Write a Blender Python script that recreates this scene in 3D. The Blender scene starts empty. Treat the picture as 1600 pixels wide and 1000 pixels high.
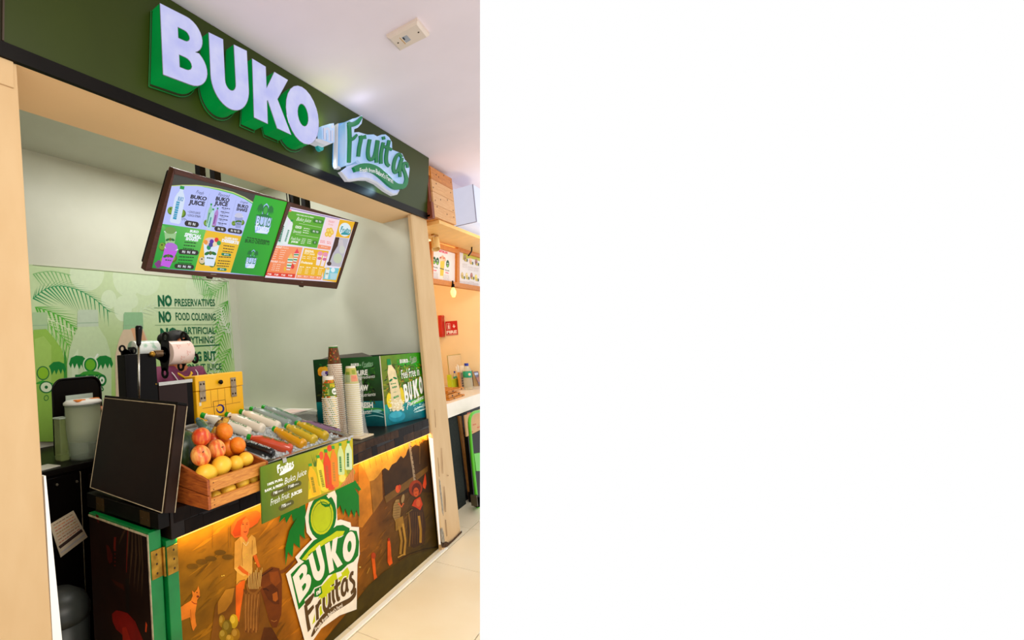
import bpy, bmesh, math, random
from mathutils import Vector, Matrix
random.seed(7)
S = bpy.context.scene
COL = S.collection
R_ = math.radians

# ------------------------------------------------------------------ camera, world, lights, exposure
EYE = Vector((0.0, 0.0, 1.5))
FPX = 752.234                      # focal length in pixels of a 1600 px wide frame
AX = Vector((0.68893561, 0.00385419, 0.7248123))      # world axes seen from the camera (right, down, forward)
AY = Vector((-0.7216851, 0.09658917, 0.68544959))
AZ = Vector((-0.06736717, -0.99531687, 0.06932523))
cam_d = bpy.data.cameras.new('camera')
cam = bpy.data.objects.new('camera', cam_d)
COL.objects.link(cam)
right = Vector((AX[0], AY[0], AZ[0])); up = -Vector((AX[1], AY[1], AZ[1])); back = -Vector((AX[2], AY[2], AZ[2]))
cam.matrix_world = Matrix(((right.x, up.x, back.x, EYE.x), (right.y, up.y, back.y, EYE.y), (right.z, up.z, back.z, EYE.z), (0, 0, 0, 1)))
cam_d.sensor_width = 36.0
cam_d.lens = FPX / 1600 * 36
cam_d.shift_x = (800 - 375) / 1600
cam_d.clip_start = 0.02
S.camera = cam

W = bpy.data.worlds.new('bright_hall')
S.world = W
W.use_nodes = True
W.node_tree.nodes['Background'].inputs[0].default_value = (1, 1, 1, 1)
W.node_tree.nodes['Background'].inputs[1].default_value = 1.0

S.view_settings.view_transform = 'Standard'
S.view_settings.look = 'None'
S.view_settings.exposure = 0.0
S.view_settings.gamma = 1.0
S.view_settings.use_curve_mapping = False

def area(name, loc, target, sx, sy, power, col=(1, 1, 1)):
    d = bpy.data.lights.new(name, 'AREA')
    d.shape = 'RECTANGLE'; d.size = sx; d.size_y = sy; d.energy = power; d.color = col
    o = bpy.data.objects.new(name, d); COL.objects.link(o)
    o.location = loc
    o.rotation_euler = (Vector(target) - Vector(loc)).to_track_quat('-Z', 'Y').to_euler()
    return o
def point_light(name, loc, power, col, r=0.03):
    d = bpy.data.lights.new(name, 'POINT'); d.energy = power; d.color = col; d.shadow_soft_size = r
    o = bpy.data.objects.new(name, d); COL.objects.link(o); o.location = loc
    return o
area('hall_key_fill', (0.6, -0.6, 2.9), (1.6, 0.9, 0.0), 1.2, 1.2, 40, (1.0, 0.94, 0.83))  # unseen area lamp added as warm floor key, standing for hall ceiling lights
area('stall_light', (2.4, 2.55, 3.04), (2.4, 2.6, 0.0), 1.6, 0.5, 22, (1.0, 0.98, 0.93))
area('counter_led_light', (2.32, 1.488, 0.826), (2.32, 1.56, 0.0), 2.35, 0.012, 7, (1.0, 0.64, 0.18))
point_light('booth_glow', (5.0, 1.95, 2.2), 10, (1.0, 0.80, 0.52), 0.1)
point_light('booth_floor_fill', (4.75, 1.0, 2.3), 8, (1.0, 0.88, 0.66), 0.1)  # unseen point lamp added to brighten the floor by the booth

# ------------------------------------------------------------------ a pixel of the photograph as a point of the place
def ray(x, y):
    d = Vector((x - 375.0, y - 500.0, FPX))
    return Vector((AX.dot(d), AY.dot(d), AZ.dot(d)))
def at(x, y, X=None, Y=None, Z=None):
    d = ray(x, y)
    t = (X - EYE.x) / d.x if X is not None else (Y - EYE.y) / d.y if Y is not None else (Z - EYE.z) / d.z
    return EYE + d * t
EDGE_N = ray(750, 1000).cross(ray(750, 0)).normalized()     # the photograph shows nothing beyond this plane
if EDGE_N.dot(Vector((1, 3, 1)) - EYE) > 0: EDGE_N = -EDGE_N

# ------------------------------------------------------------------ materials
def lin(c):
    return tuple(((v / 255) / 12.92 if v / 255 <= 0.04045 else ((v / 255 + 0.055) / 1.055) ** 2.4) for v in c[:3]) + (1.0,)
MATS = {}
def mat(name, c, rough=0.5, metal=0.0, var=0.08, scale=12.0, bump=0.0, stretch=(1, 1, 1), c2=None, trans=0.0, emit=0.0, coat=0.0, spec=0.5, dist=0.0, lo=0.35, hi=0.65, alpha=1.0, ior=1.45, detail=4.0, base=1.0):
    if name in MATS: return MATS[name]
    m = bpy.data.materials.new(name); m.use_nodes = True
    nt = m.node_tree; b = nt.nodes['Principled BSDF']
    b.inputs['Roughness'].default_value = rough; b.inputs['Metallic'].default_value = metal
    b.inputs['Transmission Weight'].default_value = trans; b.inputs['Coat Weight'].default_value = coat
    b.inputs['Specular IOR Level'].default_value = spec; b.inputs['IOR'].default_value = ior; b.inputs['Alpha'].default_value = alpha
    tc = nt.nodes.new('ShaderNodeTexCoord'); mp = nt.nodes.new('ShaderNodeMapping'); nz = nt.nodes.new('ShaderNodeTexNoise')
    nt.links.new(tc.outputs['Object'], mp.inputs[0]); mp.inputs['Scale'].default_value = stretch
    nt.links.new(mp.outputs[0], nz.inputs['Vector']); nz.inputs['Scale'].default_value = scale; nz.inputs['Detail'].default_value = detail
    nz.inputs['Distortion'].default_value = dist
    rp = nt.nodes.new('ShaderNodeValToRGB')
    a = lin(c); d = lin(c2) if c2 else tuple(max(0, v * (1 - 2 * var)) for v in a[:3]) + (1,)
    rp.color_ramp.elements[0].position = lo; rp.color_ramp.elements[1].position = hi
    rp.color_ramp.elements[0].color = d; rp.color_ramp.elements[1].color = a
    nt.links.new(nz.outputs['Fac'], rp.inputs[0])
    if base == 1.0: nt.links.new(rp.outputs[0], b.inputs['Base Color'])
    else: b.inputs['Base Color'].default_value = tuple(v * base for v in a[:3]) + (1,)
    if emit:
        nt.links.new(rp.outputs[0], b.inputs['Emission Color']); b.inputs['Emission Strength'].default_value = emit
    if bump:
        bp = nt.nodes.new('ShaderNodeBump'); bp.inputs['Strength'].default_value = bump; bp.inputs['Distance'].default_value = 0.01
        nt.links.new(nz.outputs['Fac'], bp.inputs['Height']); nt.links.new(bp.outputs[0], b.inputs['Normal'])
    MATS[name] = m
    return m
def print_mat(name, rough=0.45, emit=0.0, var=0.06, scale=30.0, stretch=(1, 1, 1), coat=0.0, spec=0.2):
    if name in MATS: return MATS[name]
    m = bpy.data.materials.new(name); m.use_nodes = True
    nt = m.node_tree; b = nt.nodes['Principled BSDF']; b.inputs['Specular IOR Level'].default_value = spec; b.inputs['Roughness'].default_value = rough; b.inputs['Coat Weight'].default_value = coat
    at_ = nt.nodes.new('ShaderNodeAttribute'); at_.attribute_name = 'Col'
    tc = nt.nodes.new('ShaderNodeTexCoord'); mp = nt.nodes.new('ShaderNodeMapping'); nz = nt.nodes.new('ShaderNodeTexNoise')
    mp.inputs['Scale'].default_value = stretch; nz.inputs['Scale'].default_value = scale; nz.inputs['Detail'].default_value = 6
    nt.links.new(tc.outputs['Object'], mp.inputs[0]); nt.links.new(mp.outputs[0], nz.inputs['Vector'])
    mr = nt.nodes.new('ShaderNodeMapRange'); mr.inputs[1].default_value = 0.3; mr.inputs[2].default_value = 0.7
    mr.inputs[3].default_value = 1 - var * 2; mr.inputs[4].default_value = 1 + var
    nt.links.new(nz.outputs['Fac'], mr.inputs[0])
    mx = nt.nodes.new('ShaderNodeVectorMath'); mx.operation = 'SCALE'
    nt.links.new(at_.outputs['Color'], mx.inputs[0]); nt.links.new(mr.outputs[0], mx.inputs['Scale'])
    if emit:
        b.inputs['Base Color'].default_value = (0.02, 0.02, 0.02, 1)
        nt.links.new(mx.outputs[0], b.inputs['Emission Color']); b.inputs['Emission Strength'].default_value = emit
    else:
        nt.links.new(mx.outputs[0], b.inputs['Base Color'])
    MATS[name] = m
    return m
def wood(name, c, c2, stretch, scale=6, rough=0.5):
    return mat(name, c, rough=rough, c2=c2, scale=scale, stretch=stretch, dist=1.2, bump=0.15, lo=0.3, hi=0.7)

# ------------------------------------------------------------------ mesh building
ORG = {}
class MB:
    def __init__(s): s.v = []; s.f = []; s.c = None
    def add(s, vs, fs):
        n = len(s.v); s.v += [Vector(p) for p in vs]; s.f += [tuple(i + n for i in f) for f in fs]
        return s
    def hexa(s, p):          # bottom four counter-clockwise, then top four
        return s.add(p, [(3, 2, 1, 0), (4, 5, 6, 7), (0, 1, 5, 4), (1, 2, 6, 5), (2, 3, 7, 6), (3, 0, 4, 7)])
    def box(s, x0, x1, y0, y1, z0, z1):
        return s.hexa([(x0, y0, z0), (x1, y0, z0), (x1, y1, z0), (x0, y1, z0), (x0, y0, z1), (x1, y0, z1), (x1, y1, z1), (x0, y1, z1)])
    def obox(s, o, a, b, c):
        o, a, b, c = map(Vector, (o, a, b, c))
        return s.hexa([o, o + a, o + a + b, o + b, o + c, o + a + c, o + a + b + c, o + b + c])
    def loft(s, lo, hi):
        n = len(lo)
        return s.add(list(lo) + list(hi), [tuple(range(n)), tuple(range(2 * n - 1, n - 1, -1))] + [(i, i + n, (i + 1) % n + n, (i + 1) % n) for i in range(n)])
    def prism(s, poly, d):
        poly = [Vector(p) for p in poly]; d = Vector(d); n = len(poly)
        return s.add(poly + [p + d for p in poly], [tuple(range(n)), tuple(range(2 * n - 1, n - 1, -1))] + [(i, i + n, (i + 1) % n + n, (i + 1) % n) for i in range(n)])
    def lathe(s, prof, o=(0, 0, 0), axis=(0, 0, 1), n=24):
        o = Vector(o); ax = Vector(axis).normalized()
        u = ax.orthogonal().normalized(); w = ax.cross(u)
        vs = []; fs = []
        for r, h in prof:
            for k in range(n):
                a = 2 * math.pi * k / n
                vs.append(o + ax * h + (u * math.cos(a) + w * math.sin(a)) * r)
        for i in range(len(prof) - 1):
            for k in range(n):
                fs.append((i * n + k, i * n + (k + 1) % n, (i + 1) * n + (k + 1) % n, (i + 1) * n + k))
        if prof[0][0] > 1e-5: fs.append(tuple(range(n - 1, -1, -1)))
        if prof[-1][0] > 1e-5: fs.append(tuple(range((len(prof) - 1) * n, len(prof) * n)))
        return s.add(vs, fs)
    def tube(s, pts, r, n=10):
        pts = [Vector(p) for p in pts]; m = len(pts)
        rs = r if isinstance(r, (list, tuple)) else [r] * m
        vs = []; fs = []; u = None
        for i, p in enumerate(pts):
            t = (pts[min(i + 1, m - 1)] - pts[max(i - 1, 0)]).normalized()
            u = t.orthogonal().normalized() if u is None else (u - t * u.dot(t)).normalized()
            w = t.cross(u)
            for k in range(n):
                a = 2 * math.pi * k / n
                vs.append(p + (u * math.cos(a) + w * math.sin(a)) * rs[i])
        for i in range(m - 1):
            for k in range(n):
                fs.append((i * n + k, i * n + (k + 1) % n, (i + 1) * n + (k + 1) % n, (i + 1) * n + k))
        fs.append(tuple(range(n - 1, -1, -1))); fs.append(tuple(range((m - 1) * n, m * n)))
        return s.add(vs, fs)
    def ball(s, c, r, n=20, m=12, rot=None, fn=None):
        c = Vector(c); r = (r, r, r) if not isinstance(r, (tuple, list)) else r
        vs = []; fs = []
        for i in range(m + 1):
            th = math.pi * i / m
            for k in range(n):
                a = 2 * math.pi * k / n
                p = Vector((math.sin(th) * math.cos(a), math.sin(th) * math.sin(a), math.cos(th)))
                if fn: p = fn(p)
                p = Vector((p.x * r[0], p.y * r[1], p.z * r[2]))
                if rot: p = rot @ p
                vs.append(c + p)
        for i in range(m):
            for k in range(n):
                fs.append((i * n + k, (i + 1) * n + k, (i + 1) * n + (k + 1) % n, i * n + (k + 1) % n))
        return s.add(vs, fs)
    def build(s, name, material, parent=None, smooth=False, bevel=0.0, cut=False, kind=None):
        me = bpy.data.meshes.new(name)
        o0 = ORG.get(parent.name_full, Vector()) if parent else Vector()
        me.from_pydata([v - o0 for v in s.v], [], s.f)
        me.materials.append(material)
        if s.c is not None:
            ca = me.color_attributes.new('Col', 'FLOAT_COLOR', 'CORNER')
            i = 0
            for f, cs in zip(s.f, s.c):
                for k in range(len(f)):
                    ca.data[i].color = cs[k] if isinstance(cs, list) else cs
                    i += 1
        bm = bmesh.new(); bm.from_mesh(me)
        if cut:
            g = bm.verts[:] + bm.edges[:] + bm.faces[:]
            res = bmesh.ops.bisect_plane(bm, geom=g, dist=1e-5, plane_co=EYE - o0, plane_no=EDGE_N, clear_inner=False, clear_outer=True)
            ed = [e for e in res['geom_cut'] if isinstance(e, bmesh.types.BMEdge) and e.is_valid and e.is_boundary]
            if ed and s.c is None: bmesh.ops.holes_fill(bm, edges=ed, sides=0)
        if s.c is None: bmesh.ops.recalc_face_normals(bm, faces=bm.faces[:])
        bm.to_mesh(me); bm.free()
        if smooth: me.polygons.foreach_set('use_smooth', [True] * len(me.polygons))
        o = bpy.data.objects.new(name, me); COL.objects.link(o)
        if parent: o.parent = parent; ORG[o.name_full] = o0
        else: ORG[o.name_full] = Vector()
        if bevel:
            md = o.modifiers.new('bevel', 'BEVEL'); md.width = bevel; md.segments = 2; md.limit_method = 'ANGLE'; md.angle_limit = R_(40)
        if smooth and not bevel:
            pass
        if kind: o['kind'] = kind
        return o
def sharp(o, ang=35):
    me = o.data
    try: me.set_sharp_from_angle(angle=R_(ang))
    except Exception: pass
    return o
def tag(o, label, cat, group=None):
    o['label'] = label; o['category'] = cat
    if group: o['group'] = group
    return o
def thing(name, loc, label, cat, group=None):
    o = bpy.data.objects.new(name, None); COL.objects.link(o); o.location = loc; o.empty_display_size = 0.05
    ORG[o.name_full] = Vector(loc)
    return tag(o, label, cat, group)
def struct(name, mb, m, parent=None, **k):
    o = mb.build(name, m, parent, **k)
    if not parent: o['kind'] = 'structure'
    return o
def copy_tree(o, parent=None):
    c = o.copy(); COL.objects.link(c)
    if parent: c.parent = parent
    for ch in list(o.children): copy_tree(ch, c)
    return c

# ------------------------------------------------------------------ flat shapes and lettering
_cache = {}
def _curve_mesh(cu):
    ob = bpy.data.objects.new('tmp', cu); COL.objects.link(ob)
    bpy.context.view_layer.update()
    dg = bpy.context.evaluated_depsgraph_get()
    me = bpy.data.meshes.new_from_object(ob.evaluated_get(dg))
    vs = [(v.co.x, v.co.y) for v in me.vertices]; fs = [tuple(p.vertices) for p in me.polygons]
    bpy.data.objects.remove(ob); bpy.data.curves.remove(cu); bpy.data.meshes.remove(me)
    return vs, fs
def text2d(t, bold=0.0, shear=0.0):
    """lettering in a box: x 0..1 over its own width, y 0..1 from baseline to capital height"""
    k = (t, bold, shear)
    if k in _cache: return _cache[k]
    cu = bpy.data.curves.new('t', 'FONT'); cu.body = t; cu.size = 1; cu.offset = bold; cu.shear = shear; cu.resolution_u = 2; cu.fill_mode = 'FRONT'
    vs, fs = _curve_mesh(cu)
    x0 = min(v[0] for v in vs); x1 = max(v[0] for v in vs)
    vs = [((x - x0) / (x1 - x0), (y + bold) / (0.729 + 2 * bold)) for x, y in vs]
    _cache[k] = (vs, fs)
    return vs, fs
def fill2d(loops):
    cu = bpy.data.curves.new('s', 'CURVE'); cu.dimensions = '2D'; cu.fill_mode = 'FRONT'
    for lp in loops:
        sp = cu.splines.new('POLY'); sp.points.add(len(lp) - 1); sp.use_cyclic_u = True
        for q, p in zip(sp.points, lp): q.co = (p[0], p[1], 0, 1)
    return _curve_mesh(cu)
def arc(cx, cy, rx, ry, a0, a1, n=12):
    return [(cx + rx * math.cos(R_(a0 + (a1 - a0) * i / n)), cy + ry * math.sin(R_(a0 + (a1 - a0) * i / n))) for i in range(n + 1)]
# heavy capitals in a unit box (x 0..1, y 0..1)
GLYPH = {
 'B': [[(0, 0), (0, 1)] + arc(0.56, 0.745, 0.36, 0.255, 90, -62, 12) + arc(0.58, 0.29, 0.42, 0.29, 55, -90, 12),
       [(0.36, 0.62)] + arc(0.5, 0.70, 0.12, 0.08, -90, 90, 8) + [(0.36, 0.78)],
       [(0.36, 0.2)] + arc(0.5, 0.29, 0.14, 0.09, -90, 90, 8) + [(0.36, 0.38)]],
 'U': [[(0, 1)] + [(0, 0.4)] + arc(0.5, 0.4, 0.5, 0.4, 180, 360, 20) + [(1, 1), (0.64, 1)] + arc(0.5, 0.4, 0.14, 0.12, 0, -180, 10) + [(0.36, 1)]],
 'K': [[(0, 0), (0, 1), (0.36, 1), (0.36, 0.62), (0.6, 1), (1.0, 1), (0.66, 0.53), (1.03, 0), (0.62, 0), (0.38, 0.42), (0.36, 0.40), (0.36, 0)]],
 'O': [arc(0.5, 0.5, 0.52, 0.51, 0, 345, 23), arc(0.5, 0.5, 0.17, 0.2, 345, 0, 16)],
}
# brush lettering in a unit box: centre lines with widths
FRUITAS = [
 ([(0.07, 0.02), (0.055, 0.45), (0.05, 0.93)], [0.055, 0.05, 0.05]),
 ([(0.045, 0.93), (0.13, 0.95), (0.21, 1.04)], [0.06, 0.065, 0.03]),
 ([(0.055, 0.58), (0.12, 0.62), (0.185, 0.66)], [0.05, 0.05, 0.035]),
 ([(0.225, 0.12), (0.235, 0.45), (0.235, 0.64)], [0.05, 0.05, 0.05]),
 ([(0.235, 0.45), (0.275, 0.6), (0.315, 0.62)], [0.04, 0.05, 0.05]),
 ([(0.375, 0.66), (0.36, 0.35), (0.39, 0.17), (0.435, 0.2), (0.47, 0.38), (0.485, 0.66)], [0.05, 0.05, 0.05, 0.045, 0.045, 0.05]),
 ([(0.48, 0.5), (0.475, 0.28), (0.495, 0.15)], [0.045, 0.045, 0.04]),
 ([(0.555, 0.66), (0.545, 0.35), (0.565, 0.16)], [0.05, 0.05, 0.045]),
 ([(0.565, 0.79), (0.567, 0.84)], [0.055, 0.055]),
 ([(0.645, 0.9), (0.625, 0.45), (0.635, 0.2), (0.675, 0.17)], [0.05, 0.05, 0.05, 0.035]),
 ([(0.585, 0.67), (0.65, 0.68), (0.715, 0.7)], [0.04, 0.045, 0.035]),
 ([(0.84, 0.62), (0.785, 0.66), (0.735, 0.5), (0.73, 0.27), (0.77, 0.17), (0.815, 0.3), (0.845, 0.62)], [0.04, 0.045, 0.05, 0.05, 0.045, 0.04, 0.045]),
 ([(0.845, 0.6), (0.835, 0.3), (0.855, 0.14)], [0.045, 0.045, 0.035]),
 ([(1.0, 0.62), (0.955, 0.67), (0.915, 0.56), (0.955, 0.4), (0.99, 0.24), (0.965, 0.06), (0.9, 0.0)], [0.04, 0.045, 0.045, 0.045, 0.05, 0.05, 0.04]),
]
SWOOSH = ([(0.975, 0.1), (0.93, -0.04), (0.8, -0.1), (0.62, -0.09), (0.42, -0.1), (0.25, -0.17), (0.13, -0.27)], [0.05, 0.06, 0.08, 0.1, 0.12, 0.1, 0.03])
def ribbon(pts, ws):
    n = len(pts); L = []; Rr = []
    ws = ws if isinstance(ws, (list, tuple)) else [ws] * n
    for i, p in enumerate(pts):
        a = pts[max(i - 1, 0)]; b = pts[min(i + 1, n - 1)]
        dx, dy = b[0] - a[0], b[1] - a[1]; l = math.hypot(dx, dy) or 1
        nx, ny = -dy / l, dx / l
        L.append((p[0] + nx * ws[i] / 2, p[1] + ny * ws[i] / 2)); Rr.append((p[0] - nx * ws[i] / 2, p[1] - ny * ws[i] / 2))
    return L, Rr
def smooth_line(pts, ws=None, k=3):
    out = []; wo = []
    n = len(pts)
    for i in range(n - 1):
        p0, p1, p2, p3 = pts[max(i - 1, 0)], pts[i], pts[i + 1], pts[min(i + 2, n - 1)]
        for j in range(k):
            t = j / k
            out.append(tuple(0.5 * (2 * p1[d] + (p2[d] - p0[d]) * t + (2 * p0[d] - 5 * p1[d] + 4 * p2[d] - p3[d]) * t * t + (3 * p1[d] - p0[d] - 3 * p2[d] + p3[d]) * t ** 3) for d in range(len(p1))))
            if ws: wo.append(ws[i] * (1 - t) + ws[i + 1] * t)
    out.append(tuple(pts[-1]))
    if ws: wo.append(ws[-1]); return out, wo
    return out

class Print:
    """flat print on a plane: shapes are given in pixels of the photograph and laid onto the plane where it stands"""
    def __init__(s, pt, n, step=0.00012, org=(0, 0), k=1.0):
        s.pt = Vector(pt); s.n = Vector(n).normalized(); s.step = step; s.mb = MB(); s.mb.c = []; s.L = 0; s.org = org; s.k = k; s.m = 0
    def P(s, p):
        d = ray(s.org[0] + p[0] / s.k, s.org[1] + p[1] / s.k)
        return EYE + d * ((s.pt - EYE).dot(s.n) / d.dot(s.n))
    def _add(s, v3, fs, cols, L):
        L = s.L if L is None else L
        s.m += 1
        n = len(s.mb.v); s.mb.v += [v + s.n * (s.step * L + s.m * 3e-6) for v in v3]; s.mb.f += [tuple(i + n for i in f) for f in fs]; s.mb.c += cols
    def poly(s, pts, c, L=None):
        s._add([s.P(p) for p in pts], [tuple(range(len(pts)))], [lin(c)], L)
    def grad(s, pts, cs, L=None):
        s._add([s.P(p) for p in pts], [tuple(range(len(pts)))], [[lin(c) for c in cs]], L)
    def world(s, pts, c, L=None):
        s.m -= 1; s._add([Vector(p) for p in pts], [tuple(range(len(pts)))], [lin(c) if not isinstance(c, list) else [lin(q) for q in c]], L)
    def ell(s, c, rx, ry, col, L=None, rot=0, n=20):
        ca, sa = math.cos(R_(rot)), math.sin(R_(rot))
        pts = []
        for i in range(n):
            x = rx * math.cos(2 * math.pi * i / n); y = ry * math.sin(2 * math.pi * i / n)
            pts.append((c[0] + x * ca - y * sa, c[1] + x * sa + y * ca))
        s.poly(pts, col, L)
    def line(s, pts, w, col, L=None, sm=False):
        if sm:
            if isinstance(w, (list, tuple)): pts, w = smooth_line(pts, list(w))
            else: pts = smooth_line(pts)
        l, r = ribbon(pts, w); n = len(l)
        s._add([s.P(p) for p in l + r], [(i, i + 1, n + i + 1, n + i) for i in range(n - 1)], [lin(col)] * (n - 1), L)
    def aff(s, p0, p1, pt):
        A, B, T = s.P(p0), s.P(p1), s.P(pt)
        return lambda x, y: A + (B - A) * x + (T - A) * y
    def shape(s, vf, p0, p1, pt, col, L=None):
        g = s.aff(p0, p1, pt)
        s._add([g(x, y) for x, y in vf[0]], vf[1], [lin(col)] * len(vf[1]), L)
    def text(s, t, p0, p1, pt, col, bold=0.0, shear=0.0, L=None):
        s.shape(text2d(t, bold, shear), p0, p1, pt, col, L)
    def glyph(s, ch, p0, p1, pt, col, L=None, grow=0.0):
        key = ('g', ch, grow)
        if key not in _cache:
            lp = GLYPH[ch]
            if grow: lp = [[(0.5 + (x - 0.5) * (1 + 2 * grow), 0.5 + (y - 0.5) * (1 + 2 * grow)) for x, y in lp[0]]]
            _cache[key] = fill2d(lp)
        s.shape(_cache[key], p0, p1, pt, col, L)
    def buko(s, p0, p1, pt, col, L=None, grow=0.0):
        """the four capitals between p0 and p1 on one baseline"""
        w = [(0.0, 0.235), (0.265, 0.495), (0.53, 0.755), (0.765, 1.0)]
        up_ = (pt[0] - p0[0], pt[1] - p0[1])
        for ch, (a, b) in zip('BUKO', w):
            q0 = (p0[0] + (p1[0] - p0[0]) * a, p0[1] + (p1[1] - p0[1]) * a); q1 = (p0[0] + (p1[0] - p0[0]) * b, p0[1] + (p1[1] - p0[1]) * b)
            s.glyph(ch, q0, q1, (q0[0] + up_[0], q0[1] + up_[1]), col, L, grow)
    def fruitas(s, p0, p1, pt, col, L=None, w=1.0, swoosh=True):
        g = s.aff(p0, p1, pt)
        for pts, ws in FRUITAS + ([SWOOSH] if swoosh else []):
            pts2, ws2 = smooth_line(pts, ws, 3)
            # widths are in units of the box width
            asp = (g(1, 0) - g(0, 0)).length / max(1e-6, (g(0, 1) - g(0, 0)).length)
            q = [(x * asp, y) for x, y in pts2]
            l, r = ribbon(q, [v * asp * w for v in ws2]); n = len(l)
            s._add([g(x / asp, y) for x, y in l + r], [(i, i + 1, n + i + 1, n + i) for i in range(n - 1)], [lin(col)] * (n - 1), L)
    def frond(s, pts, leaf, col, n=18, L=None, w=1.6, droop=0.6, stem=1.0):
        pts = smooth_line(pts, k=5); m = len(pts)
        s.line(pts, stem, col, L)
        for i in range(n):
            t = i / (n - 1) * (m - 2); a = int(t); p = pts[a]; q = pts[a + 1]
            dx, dy = q[0] - p[0], q[1] - p[1]; l = math.hypot(dx, dy) or 1; dx /= l; dy /= l
            ln = leaf * (0.55 + 0.45 * math.sin(math.pi * min(1, 0.15 + i / n)))
            for sg in (-1, 1):
                ex = p[0] + (dx * 0.75 - dy * sg * 0.7) * ln; ey = p[1] + (dy * 0.75 + dx * sg * 0.7) * ln + droop * ln * 0.5
                s.poly([(p[0] - dx * w / 2, p[1] - dy * w / 2), (p[0] + dx * w / 2, p[1] + dy * w / 2), (ex, ey)], col, L)
    def greek(s, p0, p1, col, h=1.0, n=5, L=None, seed=0):
        """lettering too small to read: a row of short marks"""
        rnd = random.Random(seed + int(p0[0] * 7 + p0[1] * 13)); t = 0.0
        while t < 1:
            w = rnd.uniform(0.5, 1.4) / n; e = min(1, t + w * 0.8)
            a = (p0[0] + (p1[0] - p0[0]) * t, p0[1] + (p1[1] - p0[1]) * t); b = (p0[0] + (p1[0] - p0[0]) * e, p0[1] + (p1[1] - p0[1]) * e)
            s.line([a, b], h * 0.8, col, L); t += w
    def build(s, name, m, parent=None, cut=False):
        return s.mb.build(name, m, parent, cut=cut)
def buko_badge(p, p0, p1, pt, c_white, c_green, c_lime, c_text, L0, c_leaf=None):
    """the palm, coconut and lettering badge in the box p0 (bottom left) p1 (bottom right) pt (top left)"""
    g = p.aff(p0, p1, pt); cl = c_leaf or c_green
    def poly(pts, c, L): p._add([g(*q) for q in pts], [tuple(range(len(pts)))], [lin(c)], L)
    def el(cx, cy, rx, ry, c, L): poly([(cx + rx * math.cos(2 * math.pi * i / 18), cy + ry * math.sin(2 * math.pi * i / 18)) for i in range(18)], c, L)
    for sg in (-1, 1):
        m = lambda x: 0.5 + sg * x
        poly([(m(0.12), 0.9), (m(0.3), 1.0), (m(0.45), 0.92), (m(0.52), 0.72), (m(0.44), 0.8), (m(0.41), 0.68), (m(0.34), 0.79), (m(0.3), 0.66), (m(0.24), 0.78), (m(0.16), 0.72)], cl, L0)
    if c_white:
        poly([(0.32, 0.62), (0.35, 0.95), (0.5, 1.04), (0.65, 0.95), (0.68, 0.62), (0.98, 0.58), (0.98, 0.3), (0.88, 0.02), (0.12, 0.02), (0.02, 0.3), (0.02, 0.58)], c_white, L0 + 1)
    el(0.5, 0.8, 0.17, 0.18, c_green, L0 + 2); el(0.5, 0.8, 0.12, 0.13, c_lime, L0 + 3)
    poly([(0.1, 0.56)] + [(0.5 - 0.4 * math.cos(math.pi * i / 10), 0.56 + 0.12 * math.sin(math.pi * i / 10)) for i in range(11)], c_green, L0 + 3)
    q = lambda x, y: g(x, y)
    # lettering straight on the affine box
    A = g(0.06, 0.3); B = g(0.94, 0.3); T = g(0.06, 0.58)
    w = [(0.0, 0.235), (0.265, 0.495), (0.53, 0.755), (0.765, 1.0)]
    for grow, c, L in ((0.16, c_green, L0 + 4), (0.0, c_text, L0 + 5)):
        for ch, (a, b) in zip('BUKO', w):
            key = ('g', ch, grow)
            if key not in _cache:
                lp = GLYPH[ch]
                if grow: lp = [[(0.5 + (x - 0.5) * (1 + 2 * grow), 0.5 + (y - 0.5) * (1 + 2 * grow)) for x, y in lp[0]]]
                _cache[key] = fill2d(lp)
            vf = _cache[key]
            p._add([A + (B - A) * (a + (b - a) * x) + (T - A) * y for x, y in vf[0]], vf[1], [lin(c)] * len(vf[1]), L)
# ------------------------------------------------------------------ palette
M_cream = mat('cream_paint', (238, 208, 165), rough=0.55, var=0.05, scale=5, bump=0.03)
M_pillar = mat('worn_cream_paint', (216, 182, 136), rough=0.65, c2=(209, 173, 126), scale=4, stretch=(3, 3, 1), lo=0.3, hi=0.7, spec=0.2)
M_wall = mat('pale_green_paint', (222, 224, 208), rough=0.36, c2=(214, 216, 199), scale=2.2, spec=0.3)
M_ceil = mat('white_ceiling_paint', (238, 224, 230), rough=0.7, var=0.02, scale=3)
M_tile = mat('cream_floor_tile', (247, 236, 210), rough=0.3, c2=(241, 226, 194), scale=2.5, lo=0.3, hi=0.7)
M_grout = mat('dark_grout', (120, 90, 50), rough=0.9)
M_fascia = mat('olive_green_board', (50, 62, 4), rough=0.42, c2=(44, 55, 3), scale=1.5, spec=0.28)
M_black = mat('black_paint', (17, 13, 10), rough=0.4, var=0.15, scale=8, spec=0.12)
M_black_gloss = mat('black_gloss', (12, 9, 8), rough=0.15, var=0.1, scale=4, spec=0.2)
M_steel = mat('brushed_steel', (205, 200, 190), rough=0.25, metal=1.0, var=0.08, scale=40, stretch=(1, 12, 12))
M_brass = mat('aged_brass', (190, 140, 50), rough=0.35, metal=0.9, var=0.25, scale=30)
M_screw = mat('dark_screw', (60, 42, 22), rough=0.5, metal=0.6)
M_white = mat('white_plastic', (238, 236, 230), rough=0.4, var=0.02)
M_green = mat('green_paint', (0, 122, 52), rough=0.35, c2=(0, 104, 42), scale=9, bump=0.05)
M_pale_edge = mat('worn_pale_edge', (196, 176, 140), rough=0.7, var=0.2, scale=40)

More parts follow.
